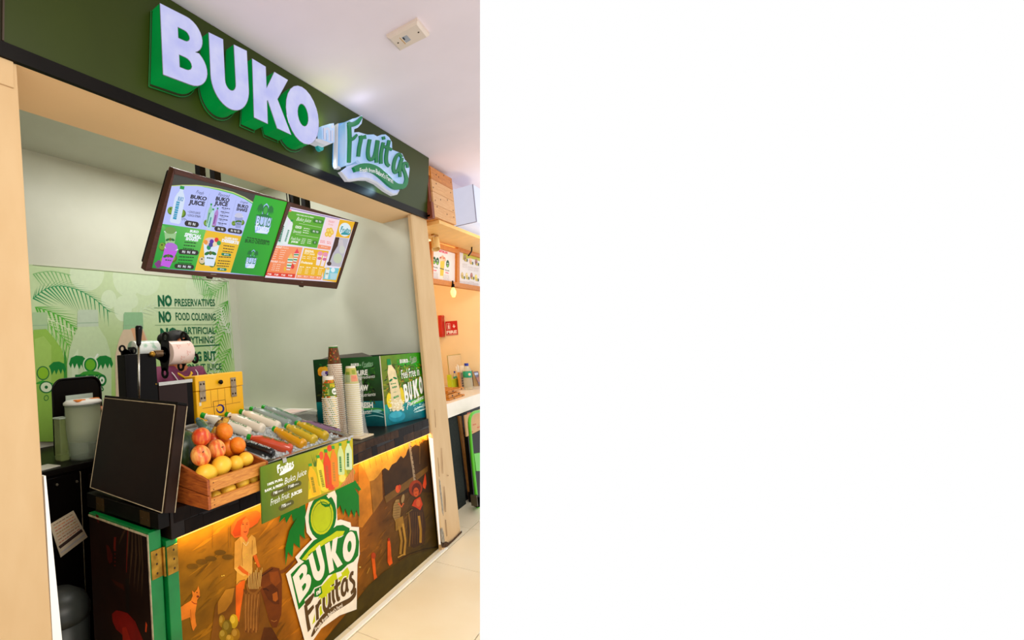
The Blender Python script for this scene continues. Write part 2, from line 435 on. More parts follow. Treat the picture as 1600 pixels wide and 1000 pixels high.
# ------------------------------------------------------------------ the setting
PY = 1.47       # front of the pillars
floor_o = struct('floor', MB().prism([(-1.5, -1.0, -0.03), (6.2, -1.0, -0.03), (6.2, 3.45, -0.03), (-1.5, 3.45, -0.03)], (0, 0, 0.022)), M_grout, cut=True)
xs = [-1.5, -0.78, 0.24, 1.25, 2.27, 3.30, 4.02, 4.9, 5.6, 6.2]
ys = [-1.0, -0.05, 0.955, 1.452, 2.4, 3.45]
def outside(x, y, z=0): return (Vector((x, y, z)) - EYE).dot(EDGE_N) > 0
for i in range(len(xs) - 1):
    for j in range(len(ys) - 1):
        x0, x1, y0, y1 = xs[i] + 0.0025, xs[i + 1] - 0.0025, ys[j] + 0.0025, ys[j + 1] - 0.0025
        if all(outside(x, y) for x in (x0, x1) for y in (y0, y1)): continue
        if y0 > 1.5 and x0 < 3.2: continue
        MB().box(x0, x1, y0, y1, -0.012, 0.0).build('tile', M_tile, floor_o, cut=True)
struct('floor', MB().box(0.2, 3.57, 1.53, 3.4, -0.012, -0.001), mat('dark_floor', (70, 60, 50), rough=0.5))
struct('ceiling', MB().prism([(-1.0, -0.7, 2.94), (6.3, -0.7, 2.94), (6.3, 2.6, 2.94), (3.85, 2.6, 2.94), (3.85, 1.44, 2.94), (-1.0, 1.44, 2.94)], (0, 0, 0.05)), M_ceil, cut=True)
struct('ceiling', MB().box(0.2, 3.6, 1.73, 3.45, 3.08, 3.13), M_wall)
struct('wall_back', MB().box(0.2, 3.6, 3.40, 3.46, 0.0, 3.08), M_wall)
struct('wall_right', MB().box(3.57, 3.63, 1.52, 3.40, 0.0, 3.08), M_wall)
struct('wall_left', MB().box(0.2, 0.26, 1.76, 3.40, 0.0, 3.08), M_wall)
# soffit beam over the opening
struct('trim_1', MB().box(-0.6, 3.74, 1.472, 1.74, 2.457, 2.94), mat('tan_soffit_paint', (252, 208, 152), rough=0.6, var=0.03, scale=2))
# left pillar, a little out of plumb as in the photograph
pil = MB().hexa([(-0.35, PY, 0), (0.672, PY, 0), (0.672, 1.76, 0), (-0.35, 1.76, 0), (-0.35, PY, 2.456), (0.612, PY, 2.456), (0.612, 1.76, 2.456), (-0.35, 1.76, 2.456)])
pl = struct('wall_front_left', pil, M_pillar, bevel=0.004)
MB().box(-0.35, 0.60, PY - 0.006, PY, 2.37, 2.456).build('capital', M_pillar, pl, bevel=0.003)
struct('trim_2', MB().prism([(0.650, 1.475, 1.17), (0.656, 1.475, 1.17), (0.728, 1.475, 0.0), (0.668, 1.475, 0.0)], (0, 0.02, 0)), mat('white_board_and_painted_glow', (252, 248, 240), rough=0.4, var=0.01))
# right pillar with chamfered corner, paint patches and a dirty foot
pf = lambda R: [(3.500, 1.478), (3.510, PY), (3.575, PY), (3.592, PY + 0.007), (R, PY + 0.007), (R, 1.95), (3.632, 1.95), (3.632, 1.50), (3.500, 1.50)]
pr = struct('wall_front_right', MB().loft([(x, y, 0) for x, y in pf(3.872)], [(x, y, 2.456) for x, y in pf(3.792)]), M_pillar)
MB().prism([at(x, y, Y=PY - 0.004) for x, y in ((670.5, 683), (676.5, 685), (688.6, 851), (686.3, 851))], (0, 0.003, 0)).build('painted_glow_edge', mat('white_board_and_painted_glow', (252, 248, 240), rough=0.4, var=0.01), pr)  # white strip: LED glow on the pillar edge put into its colour
M_peel = mat('bare_grey_plaster', (168, 156, 136), rough=0.9, var=0.2, scale=50)
M_dirt = mat('dark_foot_dirt', (88, 56, 26), rough=0.95, var=0.35, scale=40)
def chip(pts, m, nm):
    MB().prism([at(x, y, Y=PY - 0.0015) for x, y in pts], (0, 0.0012, 0)).build(nm, m, pr)
chip([(686, 748), (688, 752), (690, 770), (692.5, 792), (693, 806), (691, 800), (689, 782), (687, 764)], M_peel, 'bare_patch')
chip([(688, 828), (691, 824), (693.5, 833), (695, 846), (693, 851), (690, 846)], M_peel, 'bare_patch')
chip([(689, 846), (692, 848), (697, 846), (701, 848), (708, 843), (714, 837), (721.5, 829), (722, 832), (708, 846), (698, 855), (691, 856)], M_dirt, 'dirt_band')
for a in ([(684, 715), (684.6, 715), (686.6, 745), (686, 745)], [(690, 700), (690.4, 700), (692.6, 740), (692, 740)], [(694, 760), (694.6, 760), (697, 800), (696, 800)], [(679, 640), (679.5, 640), (681, 668), (680.5, 668)], [(696, 812), (696.8, 812), (699, 838), (698, 838)], [(699.5, 742), (700.5, 742), (700.7, 744), (699.7, 744)]):
    chip([a[0], a[1], ((a[1][0] + a[2][0]) / 2 + 0.5, (a[1][1] + a[2][1]) / 2), a[2], a[3], ((a[0][0] + a[3][0]) / 2 + 0.2, (a[0][1] + a[3][1]) / 2)], mat('tan_crack', (176, 140, 98), rough=0.9, var=0.2), 'crack')
# white strip of floor edging in front of the counter
struct('baseboard_front', MB().box(1.0, 3.56, 1.458, 1.478, -0.001, 0.006), mat('white_edging', (255, 252, 244), rough=0.35, var=0.01))
# ledge along the inside walls
struct('trim_3', MB().box(3.42, 3.57, 1.9, 3.40, 0.94, 0.965), M_wall)

# ------------------------------------------------------------------ fascia and illuminated sign
FZ0, FZ1 = 2.455, 2.935
fy = lambda z: 1.46 - 0.055 * (z - FZ0) / (FZ1 - FZ0)
fas = thing('fascia_board', (2.0, 1.46, FZ0), 'long olive green fascia board with a black lower edge above the stall opening', 'sign board')
def fslab(x0, x1, z0, z1, t, nm, m, b=0.0, d=0.05):
    return MB().hexa([(x0, fy(z0) - t, z0), (x1, fy(z0) - t, z0), (x1, fy(z0) + d, z0), (x0, fy(z0) + d, z0), (x0, fy(z1) - t, z1), (x1, fy(z1) - t, z1), (x1, fy(z1) + d, z1), (x0, fy(z1) + d, z1)]).build(nm, m, fas, bevel=b)
fslab(0.565, 3.775, FZ0 + 0.047, FZ1, 0.0, 'board', M_fascia)
fslab(0.30, 3.775, FZ0, FZ0 + 0.046, 0.004, 'lower_edge', M_black, 0.0, 0.011)
fslab(0.30, 0.562, FZ0 + 0.047, FZ1, 0.0, 'end_panel', mat('dark_end_panel', (40, 34, 16), rough=0.5, spec=0.15))
fslab(0.562, 0.568, FZ0 + 0.047, FZ1, 0.006, 'corner_bead', mat('dark_brown_bead', (60, 44, 24), rough=0.5))

M_face = mat('lit_acrylic', (212, 214, 250), rough=0.35, c2=(186, 190, 246), scale=9, emit=0.80, base=0.12, spec=0.3)
M_side = mat('green_letter_side', (0, 146, 62), rough=0.35, c2=(0, 124, 50), scale=5, emit=0.45, base=0.6, spec=0.2)
SY = 1.362
def ft(x, y): return at(x, y, Y=SY)
LET = {  # bottom-left, bottom-right, top-left of each letter box on the sign plane (pixels)
 'B': ((255, 116.5), (325.5, 143), (250, 5)),
 'U': ((331, 160.5), (391, 181), (326, 50.5)),
 'K': ((397, 183.5), (453.5, 210), (394, 91.5)),
 'O': ((449.5, 213), (499, 233), (446.5, 123)),
}
WHERE = {'B': 'first and leftmost letter B of the large lit sign', 'U': 'lit channel letter U between the B and the K', 'K': 'lit channel letter K between the U and the O', 'O': 'lit round channel letter O before the small word ni'}
for ch, (a, b, t) in LET.items():
    A, B, T = ft(*a), ft(*b), ft(*t)
    root = thing('sign_letter', (A + B) / 2, WHERE[ch] + ', white face, green sides', 'sign letter', 'lit capital letters on the fascia')
    vs, fs = fill2d(GLYPH[ch])
    g = lambda x, y, d=0.0: A + (B - A) * x + (T - A) * y + Vector((0, d, 0))
    MB().add([g(x, y) for x, y in vs], fs).build('face', M_face, root)
    rim = MB(); sd = MB()
    for lp in GLYPH[ch]:
        n = len(lp)
        p0 = [g(x, y, 0.002) for x, y in lp]; p1 = []
        for x, y in lp:
            q = g(x, y); q.y = fy(q.z) - 0.004; p1.append(q)
        sd.add(p0 + p1, [(i, (i + 1) % n, (i + 1) % n + n, i + n) for i in range(n)])
        rim.tube([g(x, y, 0.001) for x, y in lp] + [g(*lp[0], 0.001)], 0.0016, 5)
    sd.build('side', M_side, root)
    rim.build('trim_edge', mat('silver_trim', (150, 150, 170), rough=0.3, metal=0.6), root)
    wire = MB()
    lp = GLYPH[ch][0]; c0 = Vector((0.5, 0.5))
    o2 = [(0.5 + (x - 0.5) * 1.02 - 0.03, 0.5 + (y - 0.5) * 1.02 - 0.04) for x, y in lp]
    pts = []
    for x, y in o2 + [o2[0]]:
        q = g(x, y); q.y = fy(q.z) - 0.008; pts.append(q)
    wire.tube(pts, 0.002, 5).build('back_frame', M_green, root)

# small word "ni"
C3 = lambda x, y: (480 + x / 5, 150 + y / 5)
M_ice = mat('lit_blue_white_acrylic', (196, 216, 250), rough=0.3, c2=(150, 196, 246), scale=7, emit=0.72, base=0.2)
M_edge = mat('pale_sign_edge', (214, 214, 224), rough=0.35, emit=0.45, var=0.03, base=0.35)
def slab_px(pts, yf, depth, nm, m, par):
    P0 = [at(*C3(x, y), Y=yf) for x, y in pts]
    return MB().prism(P0, (0, depth, 0)).build(nm, m, par)
ni = thing('sign_word', at(*C3(165, 380), Y=1.38), 'small lit block reading ni between the O and the green script', 'sign')
slab_px([(112, 236), (178, 216), (208, 212), (214, 240), (213, 362), (185, 366), (118, 340)], 1.372, 0.03, 'block', M_ice, ni)
slab_px([(60, 330), (118, 342), (185, 368), (213, 362), (150, 388), (66, 352)], 1.372, 0.045, 'lower_edge', M_edge, ni)
np_ = Print((0, 1.3705, 0), (0, -1, 0), org=(480, 150), k=5)
np_.line([(135, 250), (138, 340)], 17, (222, 222, 246)); np_.line([(138, 268), (158, 252), (172, 272), (174, 352)], 15, (222, 222, 246), 1, sm=True)
np_.line([(196, 268), (197, 356)], 14, (222, 222, 246), 1); np_.ell((197, 240), 9, 13, (235, 238, 250), 1)
np_.line([(126, 250), (129, 338)], 2.5, (110, 120, 175), 2); np_.line([(150, 350), (149, 290)], 2.5, (110, 120, 175), 2); np_.line([(184, 356), (183, 270)], 2.5, (110, 120, 175), 2)
np_.build('lettering', print_mat('sign_print_lit', emit=0.8, var=0.02), ni)
MB().lathe([(0.03, 0), (0.03, 0.02)], at(*C3(105, 385), Y=1.40), (0, 1, 0), 20).build('spacer', mat('teal_spacer', (40, 150, 150), rough=0.4, emit=0.2), ni)

# script word with a lit backing and a ribbon
fr = thing('sign_script', at(*C3(500, 560), Y=1.36), 'lit green brush script word Fruitas on a blue white backing with a ribbon below', 'sign')
FY = 1.335
back_px = [(318, 205), (352, 178), (395, 168), (428, 150), (432, 180), (425, 215), (395, 248), (368, 258), (366, 285), (402, 282), (470, 302), (520, 300), (548, 316), (580, 302), (612, 300), (640, 322), (662, 360), (664, 420), (712, 438), (742, 450), (765, 500), (794, 528), (800, 570), (792, 640), (786, 690), (735, 700), (690, 668), (640, 610), (560, 555), (480, 530), (420, 530), (395, 500), (345, 530), (318, 535)]
P0 = [at(*C3(x, y), Y=FY + 0.012) for x, y in back_px]
MB().prism(P0, (0, 0.018, 0)).build('backing', M_ice, fr)
MB().prism([p + Vector((0, 0.018, 0)) for p in P0], (0, 0.072, 0)).build('light_box', mat('lit_side_wall', (182, 208, 246), rough=0.3, c2=(120, 186, 240), scale=9, emit=0.6, base=0.25), fr)
# wide left return of the light box
slab_px([(240, 216), (318, 200), (322, 528), (236, 548), (230, 520)], FY + 0.07, 0.03, 'side_panel', mat('lit_side_blue', (120, 184, 240), rough=0.3, c2=(92, 160, 232), scale=9, emit=0.7, base=0.2), fr)
slab_px([(232, 225), (244, 212), (240, 545), (262, 556), (262, 570), (232, 562), (226, 540)], FY + 0.055, 0.02, 'side_edge', M_edge, fr)
M_script = mat('green_script_face', (22, 132, 78), rough=0.35, c2=(10, 118, 70), scale=8, emit=0.35, base=0.5, spec=0.2)
M_script_dark = mat('dark_script_edge', (10, 70, 60), rough=0.4)
SCR = [[[(330, 205), (335, 330), (332, 440), (329, 520)], [26, 30, 28, 26]], [[(322, 214), (350, 222), (392, 205), (428, 160)], [36, 40, 40, 12]], [[(332, 345), (362, 332), (392, 300)], [26, 26, 14]],
 [[(418, 308), (422, 340), (410, 400), (402, 472)], [24, 28, 28, 26]], [[(414, 360), (432, 326), (462, 318)], [18, 24, 34]],
 [[(492, 338), (478, 420), (482, 480), (506, 496), (532, 455), (552, 345)], [26, 26, 28, 26, 24, 26]], [[(556, 350), (544, 450), (545, 520)], [26, 26, 26]],
 [[(597, 362), (580, 450), (579, 528)], [25, 25, 24]], [[(597, 316), (602, 340)], [22, 22]],
 [[(643, 345), (622, 450), (622, 520), (644, 548)], [24, 26, 28, 22]], [[(598, 392), (630, 404), (664, 420)], [20, 22, 18]],
 [[(742, 478), (718, 452), (690, 490), (676, 560), (690, 598), (714, 570), (736, 500)], [20, 22, 26, 26, 24, 20, 22]], [[(744, 482), (728, 560), (728, 632)], [24, 24, 20]],
 [[(786, 560), (784, 530), (762, 524), (752, 560), (768, 606), (778, 655), (762, 700), (735, 712)], [16, 20, 22, 24, 24, 30, 34, 40]]]
for si, (pts, ws) in enumerate(SCR):
    p2, w2 = smooth_line(pts, ws, 4)
    for grow, yf, dp, m, nm in ((0, FY - 0.002 - si * 0.0004, 0.006, M_script, 'script_stroke'), (4, FY + 0.005 - si * 0.0003, 0.006, M_script_dark, 'stroke_edge')):
        l, r = ribbon(p2, [w * 0.84 + grow for w in w2])
        slab_px(l + r[::-1], yf, dp, nm, m, fr)
rib_c = [(372, 574), (420, 556), (480, 556), (540, 576), (600, 622), (660, 680), (705, 706), (755, 702)]
p2, w2 = smooth_line(rib_c, [40, 54, 60, 58, 56, 52, 48, 30], 4)
l, r = ribbon(p2, w2)
slab_px(l + r[::-1], FY - 0.008, 0.016, 'ribbon', M_script, fr)
slab_px([(268, 592), (330, 545), (385, 530), (420, 548), (480, 556), (540, 580), (610, 640), (670, 705), (722, 735), (700, 765), (672, 772), (610, 730), (545, 676), (480, 648), (420, 644), (360, 656), (318, 655), (290, 630)], FY + 0.012, 0.018, 'lower_light_box', mat('lit_lower_box', (206, 212, 246), rough=0.3, c2=(160, 184, 242), scale=8, emit=0.7, base=0.2), fr)
slab_px([(262, 590), (268, 588), (322, 648), (360, 646), (420, 634), (480, 640), (545, 668), (612, 722), (674, 762), (700, 758), (722, 735), (716, 748), (704, 770), (674, 776), (608, 738), (540, 684), (478, 656), (420, 654), (355, 664), (315, 662)], FY + 0.010, 0.02, 'lower_edge', M_edge, fr)
tp = Print((0, FY - 0.0092, 0), (0, -1, 0), org=(480, 150), k=5)
words = [('Fresh', (412, 600), (474, 592), 40), ('from', (482, 593), (532, 602), 34), ("Babot's", (538, 606), (612, 648), 42), ('Farm!', (620, 652), (672, 686), 40)]
for t, a, b, h in words: tp.text(t, a, b, (a[0] - 2, a[1] - h), (246, 246, 250), bold=0.02)
tp.build('tagline', print_mat('sign_print_lit', emit=0.8, var=0.02), fr)
for i, (x, y) in enumerate([(420, 700), (440, 695), (475, 710)]): pass

# glow of the lit letters on the board: point lights added in front of it
point_light('sign_glow_green', (2.27, 1.37, 2.76), 0.4, (0.8, 1.0, 0.2), 0.02)
point_light('sign_glow_blue', (2.52, 1.30, 2.86), 0.22, (0.66, 0.72, 1.0), 0.06)
point_light('sign_glow_low', (2.32, 1.39, 2.53), 0.35, (0.8, 0.95, 0.8), 0.02)
point_light('sign_glow_low_right', (2.95, 1.40, 2.515), 0.35, (0.5, 0.8, 1.0), 0.02)

# ------------------------------------------------------------------ plate on the ceiling
cl = lambda x, y, z=2.925: at(590 + x / 14.29, 20 + y / 14.29, Z=z)
sm = thing('ceiling_plate', (2.19, 0.856, 2.93), 'small white rectangular cover plate screwed to the ceiling, grey label in its centre', 'cover plate')
c_out = [cl(205, 550), cl(890, 172), cl(1160, 500), cl(500, 850)]
c_in = [cl(285, 585, 2.915), cl(870, 265, 2.915), cl(1095, 545, 2.915), cl(510, 830, 2.915)]
MB().add([p + Vector((0, 0, 0.016)) for p in c_out] + c_out + c_in, [(0, 1, 5, 4), (1, 2, 6, 5), (2, 3, 7, 6), (3, 0, 4, 7), (4, 5, 9, 8), (5, 6, 10, 9), (6, 7, 11, 10), (7, 4, 8, 11), (8, 9, 10, 11)]).build('cover', mat('ivory_plastic', (224, 206, 190), rough=0.4, var=0.02), sm)
MB().prism([cl(x, y, 2.9145) for x, y in [(535, 555), (650, 500), (745, 605), (640, 670)]], (0, 0, 0.001)).build('label_plate', mat('grey_label', (160, 165, 175), rough=0.4), sm)
MB().prism([cl(x, y, 2.9138) for x, y in [(555, 560), (580, 548), (618, 600), (595, 612)]], (0, 0, 0.0006)).build('label_mark', M_black, sm)
MB().prism([cl(x, y, 2.9146) for x, y in [(485, 562), (500, 556), (632, 694), (615, 702)]], (0, 0, 0.001)).build('amber_line', mat('amber_line', (200, 150, 70), rough=0.4), sm)
for x, y in ((460, 680), (914, 444)):
    MB().lathe([(0.0035, 0), (0.0035, 0.003)], cl(x, y, 2.9125), (0, 0, 1), 10).build('screw', M_screw, sm)

# ------------------------------------------------------------------ screens
M_wood_dark = wood('dark_wood_frame', (92, 44, 22), (58, 26, 14), (3, 60, 60), 4, 0.4)
M_tvp = print_mat('screen_print', emit=0.95, var=0.0)
def tv(corners, label, fn, y0, y1, zt, zb, x0, x1, org, k, poles, badge):
    t = thing('menu_screen', ((x0 + x1) / 2, y1, zb), label, 'screen')
    A = Vector((x0, y1, zb)); Bx = Vector((x1, y1, zb)); T = Vector((x0, y0, zt)); 
    U = (Bx - A).normalized(); V = (T - A); H = V.length; V = V.normalized(); N = U.cross(V); Wd = (Bx - A).length
    if N.y > 0: N = -N
    inn = [Vector(p) for p in []]
    # inner opening from the pixels of the lit area
    pr_ = Print(A + N * 0.004, N, org=org, k=k, step=0.000125)
    ic = [pr_.P(c) for c in corners]               # tl tr br bl
    oc = [A + V * H, A + U * Wd + V * H, A + U * Wd, A]
    fm = MB()
    for i in range(4):
        j = (i + 1) % 4
        o0, o1, i0, i1 = oc[i], oc[j], ic[i] - N * 0.004, ic[j] - N * 0.004
        fm = MB().hexa([o0 - N * 0.03, o1 - N * 0.03, i1 - N * 0.03, i0 - N * 0.03, o0 + N * 0.012, o1 + N * 0.012, i1 + N * 0.012, i0 + N * 0.012])
        fm.build('frame_rail', M_wood_dark, t, bevel=0.003)
    sc = MB().prism([c - N * 0.004 for c in ic], -N * 0.02).build('panel', M_black_gloss, t)
    fn(pr_)
    pr_.build('picture', M_tvp, sc)
    MB().obox(A + U * 0.02 + V * 0.02 - N * 0.075, U * (Wd - 0.04), V * (H - 0.04), N * 0.045).build('housing', M_black, t, bevel=0.01)
    MB().obox(A + U * (Wd * 0.5 - 0.02) - V * 0.012 - N * 0.01, U * 0.04, V * 0.014, N * 0.02).build('sensor', M_screw, t, bevel=0.003)
    b = Print(A + N * 0.0125, N, org=org, k=k)
    b.greek(badge[0], badge[1], (190, 180, 160), 4, 6); b.build('badge', print_mat('plain_print'), t)
    for (px_, py_, px2, py2, yy) in poles:
        p = at(px_, py_, Y=yy); q = at(px2, py2, Y=yy)
        z0 = zb + 0.15
        MB().box(p.x, q.x, yy, yy + 0.04, z0, 3.08).build('hanging_bar', M_black, t)
    MB().box(min(at(p[0], p[1], Y=p[4]).x for p in poles) - 0.03, max(at(p[2], p[3], Y=p[4]).x for p in poles) + 0.03, poles[0][4] + 0.0, poles[0][4] + 0.03, zb + 0.16, zb + 0.2).build('mount_plate', M_black, t)
    return t
LAV = (186, 196, 255); GRN = (28, 160, 40); YEL = (238, 190, 32); INK = (28, 24, 40); PILL = (42, 34, 34)
def pill(p, x0, y0, x1, y1, w, c, tx=None, L=3, tc=(230, 235, 240)):
    p.line([(x0, y0), (x1, y1)], w, c, L); p.ell((x0, y0), w / 2, w / 2, c, L); p.ell((x1, y1), w / 2, w / 2, c, L)
    if tx:
        n = len(tx)
        for i, s_ in enumerate(tx):
            a = (i + 0.18) / n; b = (i + 0.82) / n
            q0 = (x0 + (x1 - x0) * a, y0 + (y1 - y0) * a + w * 0.25); q1 = (x0 + (x1 - x0) * b, y0 + (y1 - y0) * b + w * 0.25)
            p.text(s_, q0, q1, (q0[0] + w * 0.1, q0[1] - w * 0.5), tc, bold=0.02, L=L + 1)
def coco(p, c, r, L, col=(120, 160, 40)):
    p.ell(c, r, r * 1.1, (78, 110, 20), L); p.ell((c[0] - r * 0.15, c[1] - r * 0.15), r * 0.8, r * 0.9, col, L + 1); p.ell((c[0] - r * 0.2, c[1] - r * 0.5), r * 0.25, r * 0.2, (60, 60, 20), L + 2)
def cup_px(p, tl, tr, bl, br, body, top, L):
    p.poly([tl, tr, br, bl], body, L)
    cx = (tl[0] + tr[0]) / 2; cy = (tl[1] + tr[1]) / 2; rx = math.hypot(tr[0] - tl[0], tr[1] - tl[1]) / 2
    an = math.degrees(math.atan2(tr[1] - tl[1], tr[0] - tl[0]))
    p.ell((cx, cy - rx * 0.25), rx * 0.95, rx * 0.6, top, L + 1, an); p.ell((cx, cy), rx * 1.05, rx * 0.25, (235, 240, 245), L, an)
    mx = (tl[0] + tr[0] + bl[0] + br[0]) / 4; my = (tl[1] + tr[1] + bl[1] + br[1]) / 4
    for sg in (-1, 1):
        p.ell((mx + sg * rx * 0.42, my - rx * 0.2), rx * 0.36, rx * 0.2, (20, 110, 40), L + 2, sg * 25)
    p.ell((mx, my - rx * 0.25), rx * 0.22, rx * 0.26, (90, 110, 20), L + 3)
    p.greek((mx - rx * 0.45, my + rx * 0.35), (mx + rx * 0.45, my + rx * 0.45), (20, 90, 50), rx * 0.22, 3, L + 2)
def bottle_px(p, top, bot, w, body, L, lab=(20, 120, 90), cap=(20, 150, 60)):
    dx, dy = bot[0] - top[0], bot[1] - top[1]; l = math.hypot(dx, dy)
    f = lambda t: (top[0] + dx * t, top[1] + dy * t)
    p.line([f(0.08), f(0.14), f(0.22), f(0.34), f(0.96), f(1.0)], [w * 0.34, w * 0.36, w * 0.7, w, w * 1.04, w * 0.8], body, L)
    p.line([f(0), f(0.085)], w * 0.42, cap, L + 1)
    nx, ny = -dy / l, dx / l
    p.greek((f(0.42)[0] + nx * w * 0.1, f(0.42)[1] + ny * w * 0.1), (f(0.9)[0] + nx * w * 0.1, f(0.9)[1] + ny * w * 0.1), lab, w * 0.42, 9, L + 1)
def tv1(p):
    p.poly([(235, 100), (1045, 300), (880, 830), (75, 770)], LAV, 0)
    p.poly([(235, 100), (1045, 300), (1028, 352), (960, 330), (800, 305), (740, 268), (660, 232), (560, 208), (480, 192), (400, 183), (300, 183), (216, 186)], (62, 62, 56), 1)
    p.line([(216, 186), (300, 181), (400, 182), (480, 191), (560, 207), (660, 232), (740, 267), (800, 302)], [5, 7, 8, 8, 8, 8, 8, 7], (196, 216, 130), 2)
    p.line([(440, 190), (560, 214), (660, 240), (740, 275), (798, 312)], [2, 6, 7, 7, 6], (70, 190, 70), 2)
    p.grad([(150, 455), (465, 500), (385, 790), (75, 770)], [(60, 175, 70), (110, 200, 90), (40, 170, 50), (20, 150, 40)], 1)
    p.poly([(465, 500), (720, 545), (640, 805), (385, 790)], YEL, 1)
    p.grad([(818, 250), (1045, 300), (880, 830), (640, 805), (720, 545)], [(30, 170, 45), (46, 180, 30), (40, 165, 40), (24, 140, 40), (30, 160, 45)], 2)
    for x0, y0, x1, y1 in ((492, 240, 432, 480), (680, 285, 622, 505)): p.line([(x0, y0), (x1, y1)], 1.5, (150, 160, 210), 2)
    # first cell
    coco(p, (216, 362), 26, 2); coco(p, (295, 382), 27, 2)
    for a in range(6): p.line([(270 + a * 8, 415), (250 + a * 16, 432)], 3, (60, 70, 40), 2)
    bottle_px(p, (297, 186), (242, 452), 74, (214, 228, 250), 4, (30, 150, 190))
    p.text('BUKO', (262, 290), (300, 296), (270, 258), (30, 130, 190), bold=0.03, L=6)
    p.text('Fresh', (393, 238), (446, 250), (400, 212), (40, 40, 90), shear=0.3, L=3)
    p.text('BUKO', (352, 274), (468, 292), (360, 244), INK, bold=0.05, L=3); p.text('JUICE', (340, 315), (452, 330), (348, 280), INK, bold=0.05, L=3)
    p.text('• COCO JUICE', (334, 376), (422, 388), (338, 360), INK, bold=0.02, L=3); p.text('• COCO STRIPS', (328, 400), (424, 413), (332, 384), INK, bold=0.02, L=3)
    pill(p, 332, 452, 394, 461, 40, PILL, ['₱35', '₱60'])
    # second cell
    p.text('Flavored', (550, 256), (632, 270), (556, 230), (40, 40, 90), shear=0.3, L=3)
    p.text('BUKO', (532, 288), (630, 302), (540, 258), INK, bold=0.05, L=3); p.text('JUICE', (522, 322), (618, 332), (530, 290), INK, bold=0.05, L=3)
    coco(p, (470, 450), 22, 2); coco(p, (520, 460), 18, 2)
    bottle_px(p, (504, 310), (478, 470), 30, (150, 200, 170), 4); bottle_px(p, (550, 340), (520, 470), 28, (176, 130, 200), 4, (120, 40, 140)); bottle_px(p, (518, 346), (484, 496), 32, (180, 220, 225), 6, (20, 140, 140))
    for i, y in enumerate((340, 368, 394, 420, 448)):
        p.greek((578 - i * 7, y), (638 - i * 6, y + 10), INK, 8, 4, 3, i); p.greek((584 - i * 7, y + 11), (610 - i * 6, y + 16), INK, 4, 3, 3, i)
    pill(p, 543, 490, 592, 497, 36, PILL, ['₱40', '₱65'])
    # third cell
    p.text('Original', (708, 304), (764, 314), (712, 288), (40, 40, 90), shear=0.3, L=3)
    p.text('BUKO', (688, 335), (765, 348), (694, 310), INK, bold=0.05, L=3); p.text('SHAKE', (680, 360), (758, 372), (686, 336), INK, bold=0.05, L=3)
    coco(p, (664, 452), 16, 2); coco(p, (722, 446), 18, 2)
    cup_px(p, (670, 400), (730, 405), (676, 485), (712, 488), (150, 160, 210), (200, 200, 226), 4)
    pill(p, 636, 502, 708, 513, 32, PILL, ['₱50', '₱60', '₱75'])
    # green cell
    p.frond([(470, 510), (400, 500), (330, 500)], 40, (120, 200, 100), 10, 2, 4); p.frond([(150, 465), (180, 500), (200, 560)], 40, (130, 205, 110), 10, 2, 4)
    coco(p, (156, 620), 28, 2); coco(p, (228, 700), 30, 2); coco(p, (160, 720), 24, 2); coco(p, (222, 612), 22, 2)
    cup_px(p, (168, 510), (254, 515), (180, 640), (232, 645), (156, 200, 140), (110, 160, 80), 4)
    cup_px(p, (170, 622), (264, 640), (140, 752), (204, 768), (196, 90, 226), (180, 110, 214), 7)
    for q in ((128, 728), (112, 742), (140, 750), (122, 758)): p.ell(q, 16, 13, (130, 50, 130), 6)
    p.text('BUKO', (348, 516), (410, 524), (354, 496), (240, 246, 255), bold=0.06, L=3); p.text('SPECIAL', (308, 546), (428, 564), (318, 516), (240, 246, 255), bold=0.06, L=3); p.text('SHAKES', (318, 572), (408, 582), (324, 548), (240, 246, 255), bold=0.06, L=3)
    for i, y in enumerate((586, 608, 630)): p.greek((312 - i * 6, y), (398 - i * 10, y + 8), (16, 50, 20), 9, 5, 3, i)
    pill(p, 286, 654, 394, 662, 36, PILL, ['₱55', '₱65', '₱80'])
    for i, y in enumerate((690, 712, 734)): p.greek((272 - i * 4, y), (378 - i * 8, y + 6), (16, 50, 20), 9, 6, 3, i)
    pill(p, 256, 757, 362, 764, 34, PILL, ['₱55', '₱65', '₱80'])
    # yellow cell
    coco(p, (440, 720), 26, 2, (220, 200, 160)); coco(p, (508, 738), 26, 2)
    cup_px(p, (448, 595), (560, 606), (456, 752), (520, 758), (220, 234, 250), (226, 200, 190), 4)
    for q, c in (((505, 582), (90, 40, 170)), ((540, 570), (226, 40, 40)), ((484, 625), (20, 140, 90)), ((462, 586), (240, 150, 60)), ((528, 600), (240, 220, 180)), ((556, 592), (40, 160, 90)), ((498, 605), (60, 60, 150))): p.ell(q, 15, 17, c, 9)
    p.text('CLASSIC BUKO', (596, 562), (690, 576), (600, 546), (240, 246, 255), bold=0.05, L=3); p.text('DESSERTS', (576, 584), (696, 604), (582, 560), (240, 246, 255), bold=0.06, L=3)
    for i, y in enumerate((610, 630, 650)): p.greek((590 - i * 3, y), (668 - i * 5, y + 10), INK, 8, 5, 3, i)
    pill(p, 584, 672, 634, 678, 20, (30, 130, 90), ['₱75'])
    for i, y in enumerate((690, 718, 736, 754)): p.greek((556 - i * 5, y), (644 - i * 5, y + 6), INK, 8, 6, 3, i)
    pill(p, 554, 778, 602, 782, 20, (30, 130, 90), ['₱95'])
    # green column
    buko_badge(p, (800, 520), (915, 535), (838, 305), (170, 196, 255), (20, 120, 60), (60, 170, 60), (190, 210, 255), 4, (20, 120, 50))
    p.fruitas((812, 498), (910, 515), (820, 452), (230, 240, 255), 11, 1.3)
    p.greek((758, 552), (918, 580), (10, 60, 20), 9, 9, 4); p.text('BUKO DESSERTS', (742, 588), (915, 608), (748, 560), (8, 60, 20), bold=0.03, L=4)
